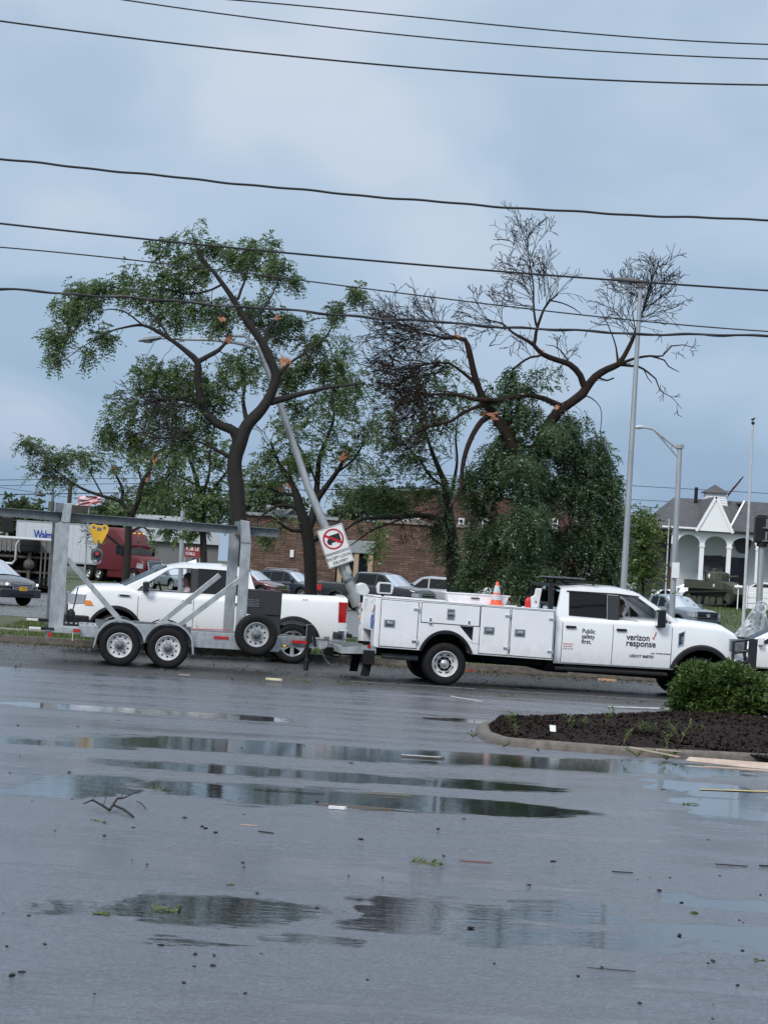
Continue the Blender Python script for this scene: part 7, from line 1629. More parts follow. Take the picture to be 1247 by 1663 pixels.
# --- the big leafy tree on the left
limbsA = [T([(394, 1040, 19), (393, 960, 18), (391, 880, 17), (388, 840, 17), (384, 790, 17), (381, 750, 17), (391, 715, 16), (402, 690, 14), (425, 665, 12), (440, 640, 11), (448, 610, 10), (438, 582, 10), (425, 555, 9), (400, 520, 8), (375, 480, 7), (350, 445, 5.5), (333, 425, 4.5), (320, 400, 3), (312, 380, 2), (316, 362, 1)], -.6),
          T([(386, 722, 11), (380, 700, 11), (353, 688, 9.5), (332, 665, 9), (324, 636, 8.5), (321, 610, 8), (321, 588, 8), (296, 565, 6), (278, 552, 5), (256, 538, 5), (232, 528, 4.2), (202, 532, 3.2), (175, 540, 2.4), (140, 560, 1.8), (105, 585, 1)], -1.0),
          T([(321, 588, 7), (337, 579, 6), (355, 569, 5.5), (368, 556, 4)], .5),
          T([(278, 552, 4), (256, 520, 3.6), (228, 495, 3), (192, 468, 2.4), (160, 465, 1.6)], .8),
          T([(232, 528, 3), (200, 505, 2.5), (165, 505, 2), (130, 530, 1.4), (95, 550, 1)], -1.6),
          T([(430, 560, 7), (432, 542, 5.5), (447, 520, 4.5)], .3),
          T([(384, 495, 5), (392, 470, 4), (400, 450, 3), (402, 425, 2)], .7),
          T([(360, 462, 4.5), (345, 470, 3.5), (310, 478, 3), (270, 470, 2.4), (230, 460, 1.6)], 1.2),
          T([(405, 525, 5), (430, 498, 3.5), (446, 470, 2.5), (452, 440, 1.5), (436, 392, 1)], 1.0),
          T([(432, 656, 9), (458, 648, 7.5), (488, 640, 6.5), (530, 630, 5), (565, 626, 3.5), (592, 622, 2)], .8),
          T([(448, 612, 6), (470, 590, 4.5), (500, 570, 3.5), (530, 545, 2.5), (552, 505, 2), (575, 478, 1)], 1.5),
          T([(381, 745, 8), (363, 737, 5), (335, 722, 3.8), (303, 713, 3), (262, 712, 2.2), (225, 705, 1.4)], -.8),
          T([(353, 688, 5), (315, 655, 4), (275, 650, 3), (235, 655, 2), (190, 668, 1.2)], .9),
          T([(402, 690, 7), (395, 650, 5), (398, 620, 3.5), (385, 590, 2.4)], 1.6)]
blobsA = [(150, 470, 50, 18, 60, 1.3), (120, 500, 42, 26, 80, 1.5), (95, 545, 34, 20, 55, 1.3), (88, 580, 20, 16, 20, 1.4), (140, 580, 16, 26, 16, 1.2), (170, 550, 30, 20, 40, 1.1), (215, 470, 50, 25, 80, 1.3), (210, 440, 16, 18, 10, 1.4), (252, 400, 30, 16, 26, 1.2), (285, 385, 26, 16, 24, .9), (318, 385, 22, 24, 20, .7),
          (300, 440, 50, 34, 110, 1.5), (345, 405, 30, 22, 40, 1.2), (400, 415, 46, 36, 100, 1.5), (438, 392, 12, 14, 10, 1.6), (445, 440, 30, 22, 50, 1.4), (482, 460, 18, 14, 18, 1.4), (280, 500, 55, 34, 110, 1.3), (350, 510, 48, 32, 90, 1.3), (415, 500, 36, 30, 60, 1.2), (455, 530, 46, 30, 80, 1.3), (505, 545, 30, 26, 40, 1.2), (545, 505, 22, 26, 30, 1.1), (578, 475, 20, 14, 24, 1.7), (520, 590, 50, 32, 90, 1.2),
          (565, 610, 34, 22, 40, 1.0), (245, 610, 48, 32, 80, 1.2), (300, 620, 40, 40, 70, 1.5), (215, 650, 50, 28, 70, .55), (190, 672, 46, 28, 50, .4), (255, 690, 60, 34, 110, .8), (180, 705, 34, 14, 36, 1.5), (220, 715, 30, 12, 26, 1.5), (310, 700, 45, 36, 80, 1.2), (350, 640, 34, 36, 70, 1.3), (385, 600, 38, 34, 70, 1.1), (470, 610, 34, 30, 60, 1.5), (490, 660, 50, 24, 60, .8), (560, 650, 40, 22, 40, .8), (420, 600, 60, 40, 60, 1.0)]
blobsA2 = [(*b, None, 1.7) if b[0] > 405 else b for b in blobsA]
make_tree('honey_locust_tree', 'tall leafy tree with a thick dark forked trunk rising behind the white pickup', limbsA, blobsA2, 57, 11, leaf_locust, fans=[([(340, 660), (260, 650)], 12, 150, 215, 110, .012, 2, -.3, 0, .4), ([(303, 713), (330, 690)], 10, 155, 225, 110, .012, 2, -.5, 0, .4), ([(400, 640), (300, 650)], 14, 165, 230, 90, .012, 2, -.6, -.01, .4), ([(430, 560), (590, 622)], 10, 20, 120, 50, .010, 2, .5, 0, .4)], wounds=[(463, 590, 26, 1.5), (449, 517, 14, .6), (370, 554, 16, .9), (362, 520, 16, 2.5)], sprays=2.1, group=None, di=1.6, leaf=(.092, .040))
# --- small broken tree at the left
limbsB = [T([(202, 965, 9), (204, 945, 9), (208, 892, 8.5), (209, 862, 8), (212, 839, 8), (224, 815, 7), (231, 784, 6), (243, 765, 5), (251, 746, 3)], 0),
          T([(212, 839, 6), (197, 815, 5.5), (168, 806, 4.5), (135, 794, 4), (106, 775, 3.2), (79, 753, 2.4), (58, 726, 1.6), (40, 716, 1)], -.6),
          T([(197, 815, 5), (200, 796, 4.5), (192, 778, 3.5), (184, 760, 2.5)], .3), T([(168, 806, 3), (147, 767, 2.2), (135, 743, 1.6), (110, 735, 1)], .6),
          T([(106, 775, 2), (80, 775, 1.5), (55, 765, 1)], .3), T([(209, 866, 6), (216, 862, 4), (233, 855, 3.5), (245, 868, 2)], .2), T([(202, 892, 5), (173, 868, 3), (156, 859, 1.6)], -.3),
          T([(229, 806, 5), (255, 789, 4), (277, 770, 3), (292, 740, 2)], .4), T([(231, 784, 3), (226, 766, 3), (222, 754, 1.6)], 0)]
blobsB = [(55, 722, 26, 14, 34, 1.5), (90, 745, 30, 22, 50, 1.3), (65, 765, 30, 12, 26, .8), (115, 740, 30, 14, 34, 1.3), (150, 750, 30, 22, 40, 1.0), (100, 775, 36, 16, 40, .9), (190, 750, 30, 30, 40, .7), (230, 750, 30, 26, 30, .6), (265, 760, 26, 26, 34, 1), (260, 800, 40, 20, 50, 1.3), (205, 800, 40, 20, 30, .8), (285, 740, 22, 24, 30, 1.1), (165, 868, 30, 14, 30, .15), (240, 870, 20, 20, 14, .4)]
make_tree('broken_street_tree', 'small tree with snapped orange tops standing before the red tractor', limbsB, blobsB, 68, 5, leaf_locust, fans=[([(79, 753), (40, 716)], 6, 110, 240, 28, .009, 1, -.6, 0, .4), ([(106, 775), (135, 794)], 6, 140, 200, 50, .009, 2, -.6, 0, .4), ([(173, 868), (156, 859)], 6, 100, 220, 30, .011, 2, -.3, 0, .4)], wounds=[(251, 748, 14, 1.3), (184, 762, 12, 1.4), (226, 760, 8, 1.2), (240, 778, 14, .9)], sprays=2.2, leaf=(.092, .040))
# --- tree behind the left one
limbsG = [T([(330, 985, 9), (331, 900, 8), (328, 830, 7), (322, 790, 6), (312, 755, 5), (300, 720, 3)], 0), T([(328, 830, 5), (350, 790, 4.5), (372, 760, 3.5), (380, 720, 2)], .5), T([(322, 790, 4), (295, 775, 3), (265, 770, 2)], .4), T([(327, 810, 5), (340, 770, 4), (342, 730, 3), (350, 690, 2)], -.4)]
blobsG = [(300, 640, 60, 40, 60, 1.2, 1.0), (250, 740, 50, 24, 50, 1.1), (330, 740, 50, 40, 70, 1.1), (270, 800, 60, 30, 80, 1.5), (340, 820, 50, 34, 90, 1.7), (300, 860, 46, 24, 50, 1.2), (380, 790, 40, 30, 50, .9), (200, 830, 30, 18, 24, 1.0)]
make_tree('honey_locust_tree', 'leafy tree filling the space behind the forked trunk, above the white pickup roof', limbsG, blobsG, 82, 21, leaf_locust, sprays=2.0, leaf=(.14, .065), rach=.28)
# --- middle tree by the leaning pole
limbsC = [T([(505, 1030, 15), (505, 960, 14), (503, 900, 14), (498, 860, 14), (488, 828, 11), (482, 805, 9), (470, 778, 7), (452, 750, 5), (440, 720, 3)], 0),
          T([(500, 862, 10), (510, 830, 9), (515, 788, 7), (519, 744, 6), (532, 710, 5), (542, 677, 4), (540, 640, 3), (552, 600, 2)], .7), T([(512, 815, 8), (530, 790, 7), (546, 768, 6), (558, 748, 5), (562, 735, 3)], -.4), T([(546, 768, 4), (575, 745, 3.5), (592, 715, 2.5), (605, 690, 1.6)], .6),
          T([(503, 880, 9), (525, 868, 6), (548, 850, 5), (560, 860, 3)], -.4), T([(488, 828, 6), (460, 820, 5), (435, 830, 3.5), (418, 845, 2)], -.3), T([(482, 805, 5), (455, 800, 4), (430, 790, 2.6), (408, 790, 1.6)], .3), T([(498, 860, 6), (475, 862, 5), (455, 850, 3.5), (440, 838, 2.5), (425, 838, 1.5)], -.6), T([(515, 788, 4), (500, 750, 3.5), (480, 715, 3), (470, 690, 2)], 1.2)]
blobsC = [(470, 700, 44, 36, 80, .9), (520, 680, 40, 40, 70, .8), (560, 640, 40, 40, 70, .9), (600, 620, 34, 30, 40, .8), (590, 690, 40, 34, 70, .8), (460, 755, 50, 26, 80, 1.4), (500, 745, 34, 24, 50, 1.2), (420, 760, 30, 26, 34, .9), (440, 800, 34, 20, 40, .3), (570, 740, 40, 26, 50, .8), (540, 720, 30, 30, 40, .7), (600, 760, 30, 30, 30, .6), (450, 850, 44, 16, 40, .5), (580, 800, 44, 20, 50, 1.3), (430, 870, 30, 20, 24, 1.0), (540, 800, 30, 20, 20, .4), (560, 560, 30, 30, 30, .9)]
make_tree('storm_broken_tree', 'thick trunked storm broken tree just left of the leaning lamp pole', limbsC, blobsC, 65, 31, leaf_locust, fans=[([(475, 862), (425, 838)], 12, 130, 230, 40, .012, 2, -.3, 0, .4), ([(452, 750), (440, 720)], 6, 80, 160, 50, .010, 2, 0, 0, .4), ([(532, 710), (552, 600)], 12, 30, 150, 60, .011, 2, .3, 0, .4), ([(562, 737), (605, 690)], 8, 30, 120, 40, .010, 2, .3, 0, .4)], wounds=[(556, 745, 22, 1.1), (455, 795, 16, 2.6), (470, 790, 12, 2.2)], sprays=2.0, leaf=(.095, .042))
# --- tree with long low limb, right of centre
limbsD = [T([(737, 1050, 16), (736, 960, 15), (735, 900, 14), (732, 860, 12), (727, 820, 10), (722, 786, 8), (710, 755, 6), (700, 730, 5), (690, 700, 3.5), (672, 665, 2)], 0),
          T([(728, 846, 8), (703, 841, 7), (680, 836, 6), (659, 839, 5.5), (620, 841, 5), (590, 843, 4), (575, 850, 3.5), (558, 864, 2)], -.8), T([(659, 839, 3.5), (635, 850, 3), (607, 860, 3), (585, 875, 2.4), (566, 888, 1.5)], -.5), T([(727, 825, 6), (735, 790, 5), (742, 750, 4), (740, 710, 3), (745, 670, 2)], .6), T([(722, 790, 5), (700, 775, 4), (680, 745, 3), (655, 720, 2)], -.7), T([(722, 800, 5), (690, 798, 4), (655, 800, 3), (625, 790, 2)], .4)]
blobsD = [(680, 640, 50, 40, 70, .7), (640, 690, 44, 50, 80, .6), (700, 700, 50, 40, 90, .9), (740, 650, 40, 36, 60, .9), (660, 750, 46, 34, 70, .8), (625, 720, 34, 40, 50, .7), (640, 810, 54, 26, 90, 1.5), (600, 800, 34, 20, 40, 1.2), (700, 790, 46, 26, 60, 1.2), (720, 870, 30, 50, 60, 1.5), (745, 920, 16, 40, 40, 1.5), (590, 850, 30, 12, 16, .5), (720, 600, 40, 30, 40, .8), (690, 870, 10, 40, 14, .1)]
make_tree('honey_locust_tree', 'tree with a long low limb reaching left over the parked cars, behind the cone', limbsD, blobsD, 63, 41, leaf_locust, fans=[([(620, 841), (703, 841)], 10, -120, -40, 30, .009, 2, -.5, -.02, .4), ([(690, 700), (740, 750)], 14, 100, 220, 70, .011, 2, .2, 0, .4), ([(722, 860), (728, 800)], 10, 200, 260, 60, .011, 2, -.3, -.02, .4), ([(655, 800), (625, 790)], 6, 120, 240, 40, .010, 2, 0, 0, .4)], sprays=2.0, leaf=(.095, .042))
# --- big half dead tree
limbsE = [T([(862, 1060, 26), (860, 980, 26), (858, 900, 25), (852, 840, 23), (850, 790, 20), (838, 740, 16), (822, 705, 13), (805, 680, 11), (788, 655, 10), (775, 625, 9), (768, 600, 8.5), (762, 572, 8), (755, 552, 7), (740, 548, 6), (722, 550, 5), (705, 545, 3.5)], -.4),
          T([(852, 800, 17), (866, 745, 16), (885, 700, 15), (905, 670, 14), (925, 655, 12), (945, 640, 12), (952, 630, 11), (966, 612, 10), (985, 600, 9), (1003, 592, 8.5), (1012, 580, 7), (1025, 555, 6), (1033, 535, 5), (1040, 515, 4), (1048, 490, 3), (1056, 462, 2), (1068, 430, 1.2)], .6),
          T([(950, 636, 10), (942, 610, 8.5), (925, 592, 8), (905, 585, 7.5), (880, 575, 7), (866, 560, 6), (850, 550, 5), (832, 540, 4), (815, 525, 3), (790, 520, 2)], -.6), T([(868, 562, 6), (870, 540, 5), (876, 520, 4.5), (884, 500, 4), (893, 488, 3.5), (905, 478, 3)], .3), T([(872, 535, 4.5), (868, 515, 4), (866, 490, 3.5), (866, 465, 3), (862, 440, 2.6), (858, 415, 2), (855, 390, 1.2)], -.3), T([(893, 488, 3), (912, 492, 2.6), (930, 500, 2.2), (946, 512, 1)], 0), T([(884, 500, 2.6), (896, 478, 2), (904, 462, 1)], 0),
          T([(1003, 592, 5), (1000, 565, 3), (992, 540, 2.4), (978, 510, 1.8), (970, 500, 1)], .2), T([(1010, 590, 6), (1030, 582, 4.5), (1055, 578, 3.5), (1075, 578, 3), (1090, 562, 2.6), (1108, 560, 2), (1130, 566, 1.3)], -.4), T([(1055, 578, 3.5), (1078, 585, 2.8), (1085, 595, 2.4), (1102, 604, 1.5)], .2), T([(1008, 594, 5), (1035, 595, 4), (1052, 605, 3.4), (1064, 615, 2.8), (1072, 635, 2), (1090, 645, 1.5), (1106, 664, 1)], .3), T([(968, 618, 4), (985, 618, 3.5), (996, 614, 3)], 0), T([(952, 640, 3), (968, 653, 2)], 0), T([(1045, 598, 2.6), (1052, 615, 2), (1058, 622, 1.5)], -.2),
          T([(910, 664, 10), (900, 655, 8), (885, 648, 7.5), (860, 642, 7), (840, 643, 7), (815, 650, 7.5), (795, 650, 7), (770, 648, 6), (745, 642, 5), (718, 640, 4), (690, 642, 3)], -1.0), T([(775, 625, 6), (760, 612, 5), (745, 600, 4.5), (730, 590, 4), (700, 590, 3)], .3),
          T([(800, 655, 6), (775, 660, 5.5), (750, 672, 5), (730, 685, 4.5), (705, 690, 4), (680, 700, 3), (660, 715, 2)], -.5), T([(795, 676, 9), (782, 684, 8), (768, 705, 7.5), (756, 735, 7), (750, 765, 6), (748, 795, 5), (735, 820, 3)], -1.4), T([(838, 740, 9), (830, 700, 8), (822, 675, 7)], .3), T([(885, 578, 4), (862, 580, 4), (845, 590, 4), (832, 600, 3)], 0), T([(925, 592, 3), (915, 575, 2.5), (900, 562, 2), (885, 560, 1.3)], .2)]
deadE = []
for a in [(640, 520, 50, 40, 150), (680, 560, 50, 36, 170), (640, 600, 46, 50, 190), (690, 640, 44, 36, 130), (610, 560, 24, 44, 60), (660, 680, 40, 26, 80), (700, 600, 40, 30, 110), (745, 530, 34, 14, 30), (640, 650, 40, 40, 110)]: deadE.append((*a[:4], a[4]//4, 0.02, 1.2))
for a in [(850, 400, 46, 34, 110), (868, 380, 12, 24, 16), (830, 440, 44, 28, 90), (885, 430, 22, 40, 50), (820, 500, 44, 20, 40), (900, 570, 30, 24, 24), (1010, 470, 26, 40, 60), (1060, 440, 44, 36, 90), (1095, 460, 24, 20, 34), (1070, 490, 40, 16, 40), (1020, 420, 20, 16, 14), (800, 540, 34, 24, 34), (845, 600, 20, 14, 14)]: deadE.append((*a[:4], a[4]//4, 0.0, .6))
greenE = [(840, 620, 30, 24, 30, 1.2), (885, 610, 30, 20, 16, .7), (810, 640, 34, 28, 40, 1.1), (850, 680, 44, 34, 60, 1.3), (900, 720, 50, 40, 100, 1.5), (960, 740, 40, 36, 80, 1.6), (930, 690, 30, 22, 30, 1.2), (820, 740, 50, 44, 110, 1.5), (780, 790, 40, 44, 90, 1.5), (880, 790, 60, 44, 140, 1.6), (960, 800, 50, 44, 130, 1.7), (990, 780, 22, 26, 30, 1.5), (800, 870, 50, 50, 130, 1.6), (870, 880, 56, 50, 150, 1.7), (950, 880, 56, 50, 150, 1.7), (995, 860, 24, 50, 70, 1.6), (770, 930, 34, 34, 60, 1.4), (840, 940, 50, 30, 80, 1.5), (920, 945, 60, 24, 80, 1.5), (985, 930, 30, 30, 40, 1.5), (855, 760, 34, 40, 60, 1.6, 1.0, -1.2), (860, 850, 40, 60, 110, 1.6, 1.0, -1.6), (865, 930, 40, 30, 60, 1.6, 1.0, -1.6), (905, 700, 26, 20, 24, 1.3, .8, -1.0)]
LIMBK = .64
make_tree('half_dead_tree', 'large tree with dense dark green lower leaves and bare broken limbs spreading above', limbsE, deadE+greenE, 60, 51, leaf_dense, barkm=bark_br, leaf=(.115, .036), pairs=7, rach=.36, sprays=3.2, tip=.0062, leafdroop=.75, di=1.8, maxn=16000,
          twigm=mat('dead_twig_bark', (.022, .016, .016), .8, c2=(.06, .045, .042)), fans=[
          ([(755, 552), (722, 550), (700, 545)], 16, 135, 205, 110, .015, 3, -.4, -.012), ([(745, 600), (700, 590), (680, 590)], 20, 150, 215, 100, .015, 3, -.2, -.015), ([(760, 640), (690, 642)], 20, 160, 225, 95, .015, 3, -.5, -.01), ([(740, 680), (680, 700), (660, 715)], 12, 170, 240, 70, .013, 2, -.5, -.01),
          ([(700, 545), (660, 530)], 14, 120, 190, 75, .013, 2, -.4, 0), ([(700, 600), (650, 620)], 16, 150, 230, 80, .012, 2, -.3, -.02), ([(715, 545), (640, 560)], 12, 140, 220, 90, .013, 2, -.3, -.01), ([(750, 560), (770, 610)], 6, 100, 170, 40, .011, 2, -.3, 0),
          ([(866, 500), (862, 440), (855, 390)], 16, 85, 150, 62, .012, 3, .2, .01, .35), ([(868, 520), (866, 470)], 10, 120, 175, 62, .013, 3, .2, .03, .35), ([(893, 488), (884, 500), (905, 478)], 8, 60, 120, 60, .010, 2, .2, 0, .3), ([(870, 500), (885, 480)], 6, 70, 110, 80, .011, 2, .2, 0, .3),
          ([(815, 525), (790, 520), (832, 540)], 10, 100, 200, 50, .011, 3, 0, .01, .4), ([(850, 550), (815, 525)], 6, 180, 240, 44, .010, 2, 0, 0, .4), ([(846, 590), (880, 575)], 5, 90, 160, 44, .009, 2, 0, 0, .4), ([(925, 592), (905, 585)], 6, 50, 120, 50, .009, 2, 0, 0, .4),
          ([(1040, 515), (1048, 490), (1056, 462)], 12, 60, 130, 66, .012, 3, .2, 0, .35), ([(1036, 528), (1045, 500)], 12, 20, 75, 84, .013, 3, .2, .012, .35), ([(1033, 535), (1025, 555)], 9, 95, 150, 84, .012, 3, .2, -.004, .35), ([(1035, 530), (1040, 515)], 5, -10, 40, 46, .010, 2, .2, .02, .35), ([(1068, 430), (1056, 462)], 5, 70, 110, 30, .009, 1, .2, 0, .3),
          ([(1055, 578), (1130, 566)], 6, -60, 60, 18, .009, 1, 0, 0, .4), ([(1064, 615), (1106, 664)], 5, -100, 0, 16, .008, 1, 0, 0, .4), ([(952, 630), (1003, 592)], 4, -60, 60, 22, .010, 1, 0, 0, .4)],
          wounds=[(905, 665, 22, 1.4), (800, 676, 26, 3.0), (785, 672, 16, .2), (878, 573, 12, .5), (742, 547, 12, 2.8)])
LIMBK = .74
# --- smaller trees beyond
def bgtree(name, label, base, top, Y, blobs, seed, leafm, tr=5, leaf=(.2, .1), sprays=2.2, group=None):
    bx, by = base; tx, ty = top; L = [T([(bx, by, tr), (bx+(tx-bx)*.3, by+(ty-by)*.35, tr*.8), (bx+(tx-bx)*.6, by+(ty-by)*.65, tr*.5), (tx, ty, tr*.2)], 0)]
    return make_tree(name, label, L, blobs, Y, seed, leafm, leaf=leaf, sprays=sprays, rach=leaf[0]*2.2, pairs=3, step=.3, di=3.0, dk=.45, group=group, spread=.25)
bgtree('small_tree', 'bright green rounded tree beside the tall lamp post, left of the white house', (1044, 985), (1042, 850), 76, [(1040, 870, 34, 34, 110, 1.6), (1030, 920, 40, 34, 100, 1.5), (1056, 925, 18, 34, 50, 1.3), (1048, 845, 18, 16, 20, 1.2), (1010, 850, 16, 40, 30, 1.2)], 61, leaf_light, tr=4, leaf=(.14, .06))
bgtree('young_tree', 'slim young pale green tree against the brown stone wall', (616, 965), (616, 855), 140, [(614, 880, 24, 28, 60, .9), (618, 855, 14, 14, 20, .8), (606, 905, 18, 14, 20, .7)], 62, leaf_light, tr=1.6, leaf=(.2, .09), sprays=1.6)
FG = 'far trees along the skyline'
bgtree('far_tree', 'rounded yellowish green tree above the overturned truck at the far left', (36, 905), (36, 830), 190, [(36, 830, 34, 20, 70, 1.8, 3), (12, 855, 26, 24, 50, 1.8, 3), (60, 850, 20, 20, 30, 1.6, 2), (20, 885, 40, 14, 40, 1.6, 2)], 63, leaf_far, leaf=(.5, .26), group=FG)
bgtree('far_tree', 'dark green tree mass above the red tractor roof', (200, 900), (200, 800), 200, [(180, 840, 44, 26, 90, 1.8, 3), (235, 830, 40, 34, 90, 1.8, 3), (150, 860, 26, 14, 30, 1.5, 2), (290, 840, 34, 30, 70, 1.7, 3)], 64, leaf_far, leaf=(.5, .26), group=FG)
bgtree('far_tree', 'blue green tree showing over the low brown store roof beside the leaning pole', (590, 900), (600, 800), 220, [(600, 815, 40, 20, 80, 1.8, 3), (560, 835, 30, 16, 40, 1.8, 3), (640, 835, 30, 16, 40, 1.5, 3)], 65, leaf_far, leaf=(.5, .26), group=FG)
bgtree('far_tree', 'low dark tree seen behind the left end of the brown store', (420, 930), (430, 790), 215, [(430, 800, 44, 26, 80, 1.8, 3), (395, 835, 34, 30, 60, 1.7, 3), (470, 820, 26, 14, 30, 1.4, 3)], 66, leaf_far, leaf=(.5, .26), group=FG)
bgtree('far_tree', 'dark shrubby tree at the far left behind the signal', (8, 960), (6, 880), 210, [(6, 890, 26, 20, 50, 1.8, 2)], 67, leaf_far, leaf=(.45, .24), group=FG)
print(TREESTAT)
# ---------------------------------------------------------------- grass on the verges
def blades(n, fn, h, w, rs, lean=.35):
    P = np.array([fn(rs) for _ in range(n)]); a = rs.uniform(0, 2*np.pi, n); d = np.stack([np.cos(a), np.sin(a), np.zeros(n)], 1)*w/2
    H = h*rs.uniform(.4, 1.2, n)[:, None]; tp = P+np.concatenate([rs.normal(0, lean, (n, 2))*H, H], 1); mid = P+(tp-P)*.55+d*.7
    return np.stack([P-d, P+d, mid, tp], 1).reshape(-1, 3)
grass_m = leafmat('grass_blade', (.05, .08, .022), (.13, .17, .05), .25)
rs = np.random.RandomState(8)
def vf(v0, v1, z=.145):
    def f(rs): p = RF(rs.uniform(-10, 9), rs.uniform(v0, v1), z); return [p.x, p.y, p.z]
    return f
V = np.concatenate([blades(14000, vf(V_KERB+.17, V_KERB+3.0), .08, .02, rs), blades(30000, vf(V_KERB+4.5, V_KERB+11), .08, .02, rs)])
o = quads_object('grass', V, grass_m); tag(o, 'short patchy green grass on the verge beyond the road', 'grass', kind='stuff')
def lawnf(rs): x = rs.uniform(xat(1130, 122), xat(1300, 122)); y = rs.uniform(108, 134); return [x, y, gh(x, y)]
o = quads_object('grass', blades(9000, lawnf, .12, .04, rs), grass_m); tag(o, 'lawn under the olive tank before the porch', 'grass', kind='stuff')

# ---------------------------------------------------------------- planting island
G = GLot
front = [(773, 1187), (776, 1197), (790, 1204), (815, 1210), (850, 1214), (900, 1218), (950, 1222), (1000, 1226), (1060, 1230), (1120, 1233), (1180, 1236), (1250, 1240), (1330, 1245)]
back = [(1330, 1200), (1250, 1196), (1180, 1191), (1095, 1187), (1000, 1187), (930, 1184), (870, 1181), (820, 1180), (788, 1181), (776, 1183)]
ring = [G(x, y) for x, y in front+back]
def smooth_ring(pts, k=6):
    out = []; n = len(pts)
    for i in range(n):
        p0, p1, p2, p3 = pts[i-1], pts[i], pts[(i+1) % n], pts[(i+2) % n]
        for j in range(k):
            t = j/k; out.append(.5*((2*p1)+(-p0+p2)*t+(2*p0-5*p1+4*p2-p3)*t*t+(-p0+3*p1-3*p2+p3)*t**3))
    return out
ring = smooth_ring(ring); ncen = sum(ring, Vector())/len(ring)
prof = [(0, -.01), (.012, .05), (.035, .078), (.07, .090), (.13, .092), (.16, .08), (.18, .02)]
vs = []; n = len(ring)
for i, p in enumerate(ring):
    t = (ring[(i+1) % n]-ring[i-1]).normalized(); nn = Vector((-t.y, t.x, 0))
    if nn.dot(ncen-p) < 0: nn = -nn
    for a, h_ in prof:
        w_ = noise.noise(p*2.2)*.012+noise.noise(p*9)*.006; q = p+nn*(a+w_); vs.append((q.x, q.y, lot_z(q.y)+max(-.02, h_+noise.noise(p*1.4+Vector((3, 0, 0)))*.012*(h_ > .04))))
m = MB(); k = len(prof); m.add(vs, [(i*k+j, ((i+1) % n)*k+j, ((i+1) % n)*k+j+1, i*k+j+1) for i in range(n) for j in range(k-1)]); o = m.build('island_kerb', conc_d, smooth=50); tag(o, kind='structure')
# mulch bed: a mound sheet inside the kerb
inner = []
for i, p in enumerate(ring):
    t = (ring[(i+1) % n]-ring[i-1]).normalized(); nn = Vector((-t.y, t.x, 0))
    if nn.dot(ncen-p) < 0: nn = -nn
    inner.append(p+nn*.17)
bush_c = G(1165, 1178, .2)
def mulch_h(x, y, e):   # e: 0 at the edge to 1 deep inside
    d = math.hypot((x-bush_c.x)/1.7, (y-bush_c.y)/1.9); return lot_z(y)+.055+.12*min(1, e*2.2)+.17*math.exp(-d*d)*min(1, e*3)+.02*noise.noise(Vector((x*3, y*3, 0)))+.02*noise.noise(Vector((x*9, y*9, 4)))
cen_line = [Vector((p.x, p.y, 0)) for p in inner]; m = MB(); rings = 30; vs = []
axis0 = G(830, 1190); axis1 = G(1300, 1205)
for i in range(n):
    p = inner[i]; ax = axis0+(axis1-axis0)*max(0, min(1, (p-axis0).dot(axis1-axis0)/(axis1-axis0).length_squared))
    for j in range(rings):
        e = j/(rings-1); q = p.lerp(ax, e); vs.append((q.x, q.y, mulch_h(q.x, q.y, e)))
m.add(vs, [(i*rings+j, i*rings+j+1, ((i+1) % n)*rings+j+1, ((i+1) % n)*rings+j) for i in range(n) for j in range(rings-1)]); o = m.build('mulch_bed', mulch_mat, smooth=60); tag(o, 'dark wet mulch heaped inside the kerbed island', 'mulch', kind='stuff')
rs = np.random.RandomState(12); m = MB()
SEGW = np.array([(inner[(j+1) % n]-inner[j]).length for j in range(n)]); SEGW = SEGW/SEGW.sum()
def inbed(rs):
    i = rs.choice(n, p=SEGW); e = rs.rand()**1.1; p = inner[i].lerp(inner[(i+1) % n], rs.rand()); ax = axis0+(axis1-axis0)*max(0, min(1, (p-axis0).dot(axis1-axis0)/(axis1-axis0).length_squared)); q = p.lerp(ax, e); return Vector((q.x, q.y, mulch_h(q.x, q.y, e)))
V = []
for _ in range(30000):
    p = inbed(rs); a = rs.rand()*6.3; t = rs.normal(0, .5); L = rs.uniform(.02, .07); w = rs.uniform(.008, .02); d = np.array([math.cos(a)*math.cos(t), math.sin(a)*math.cos(t), math.sin(t)])*L/2; sd = np.array([-math.sin(a), math.cos(a), rs.normal(0, .6)])*w/2; c = np.array(p)+[0, 0, rs.uniform(0, .015)]
    V += [c-d-sd, c+d-sd, c+d+sd, c-d+sd]
o = quads_object('mulch_chips', np.array(V), mat('mulch_chip', (.006, .004, .0035), .85, spec=.2, scale=30, c2=(.034, .021, .017))); tag(o, 'shredded bark chips scattered over the island bed', 'mulch', kind='stuff')
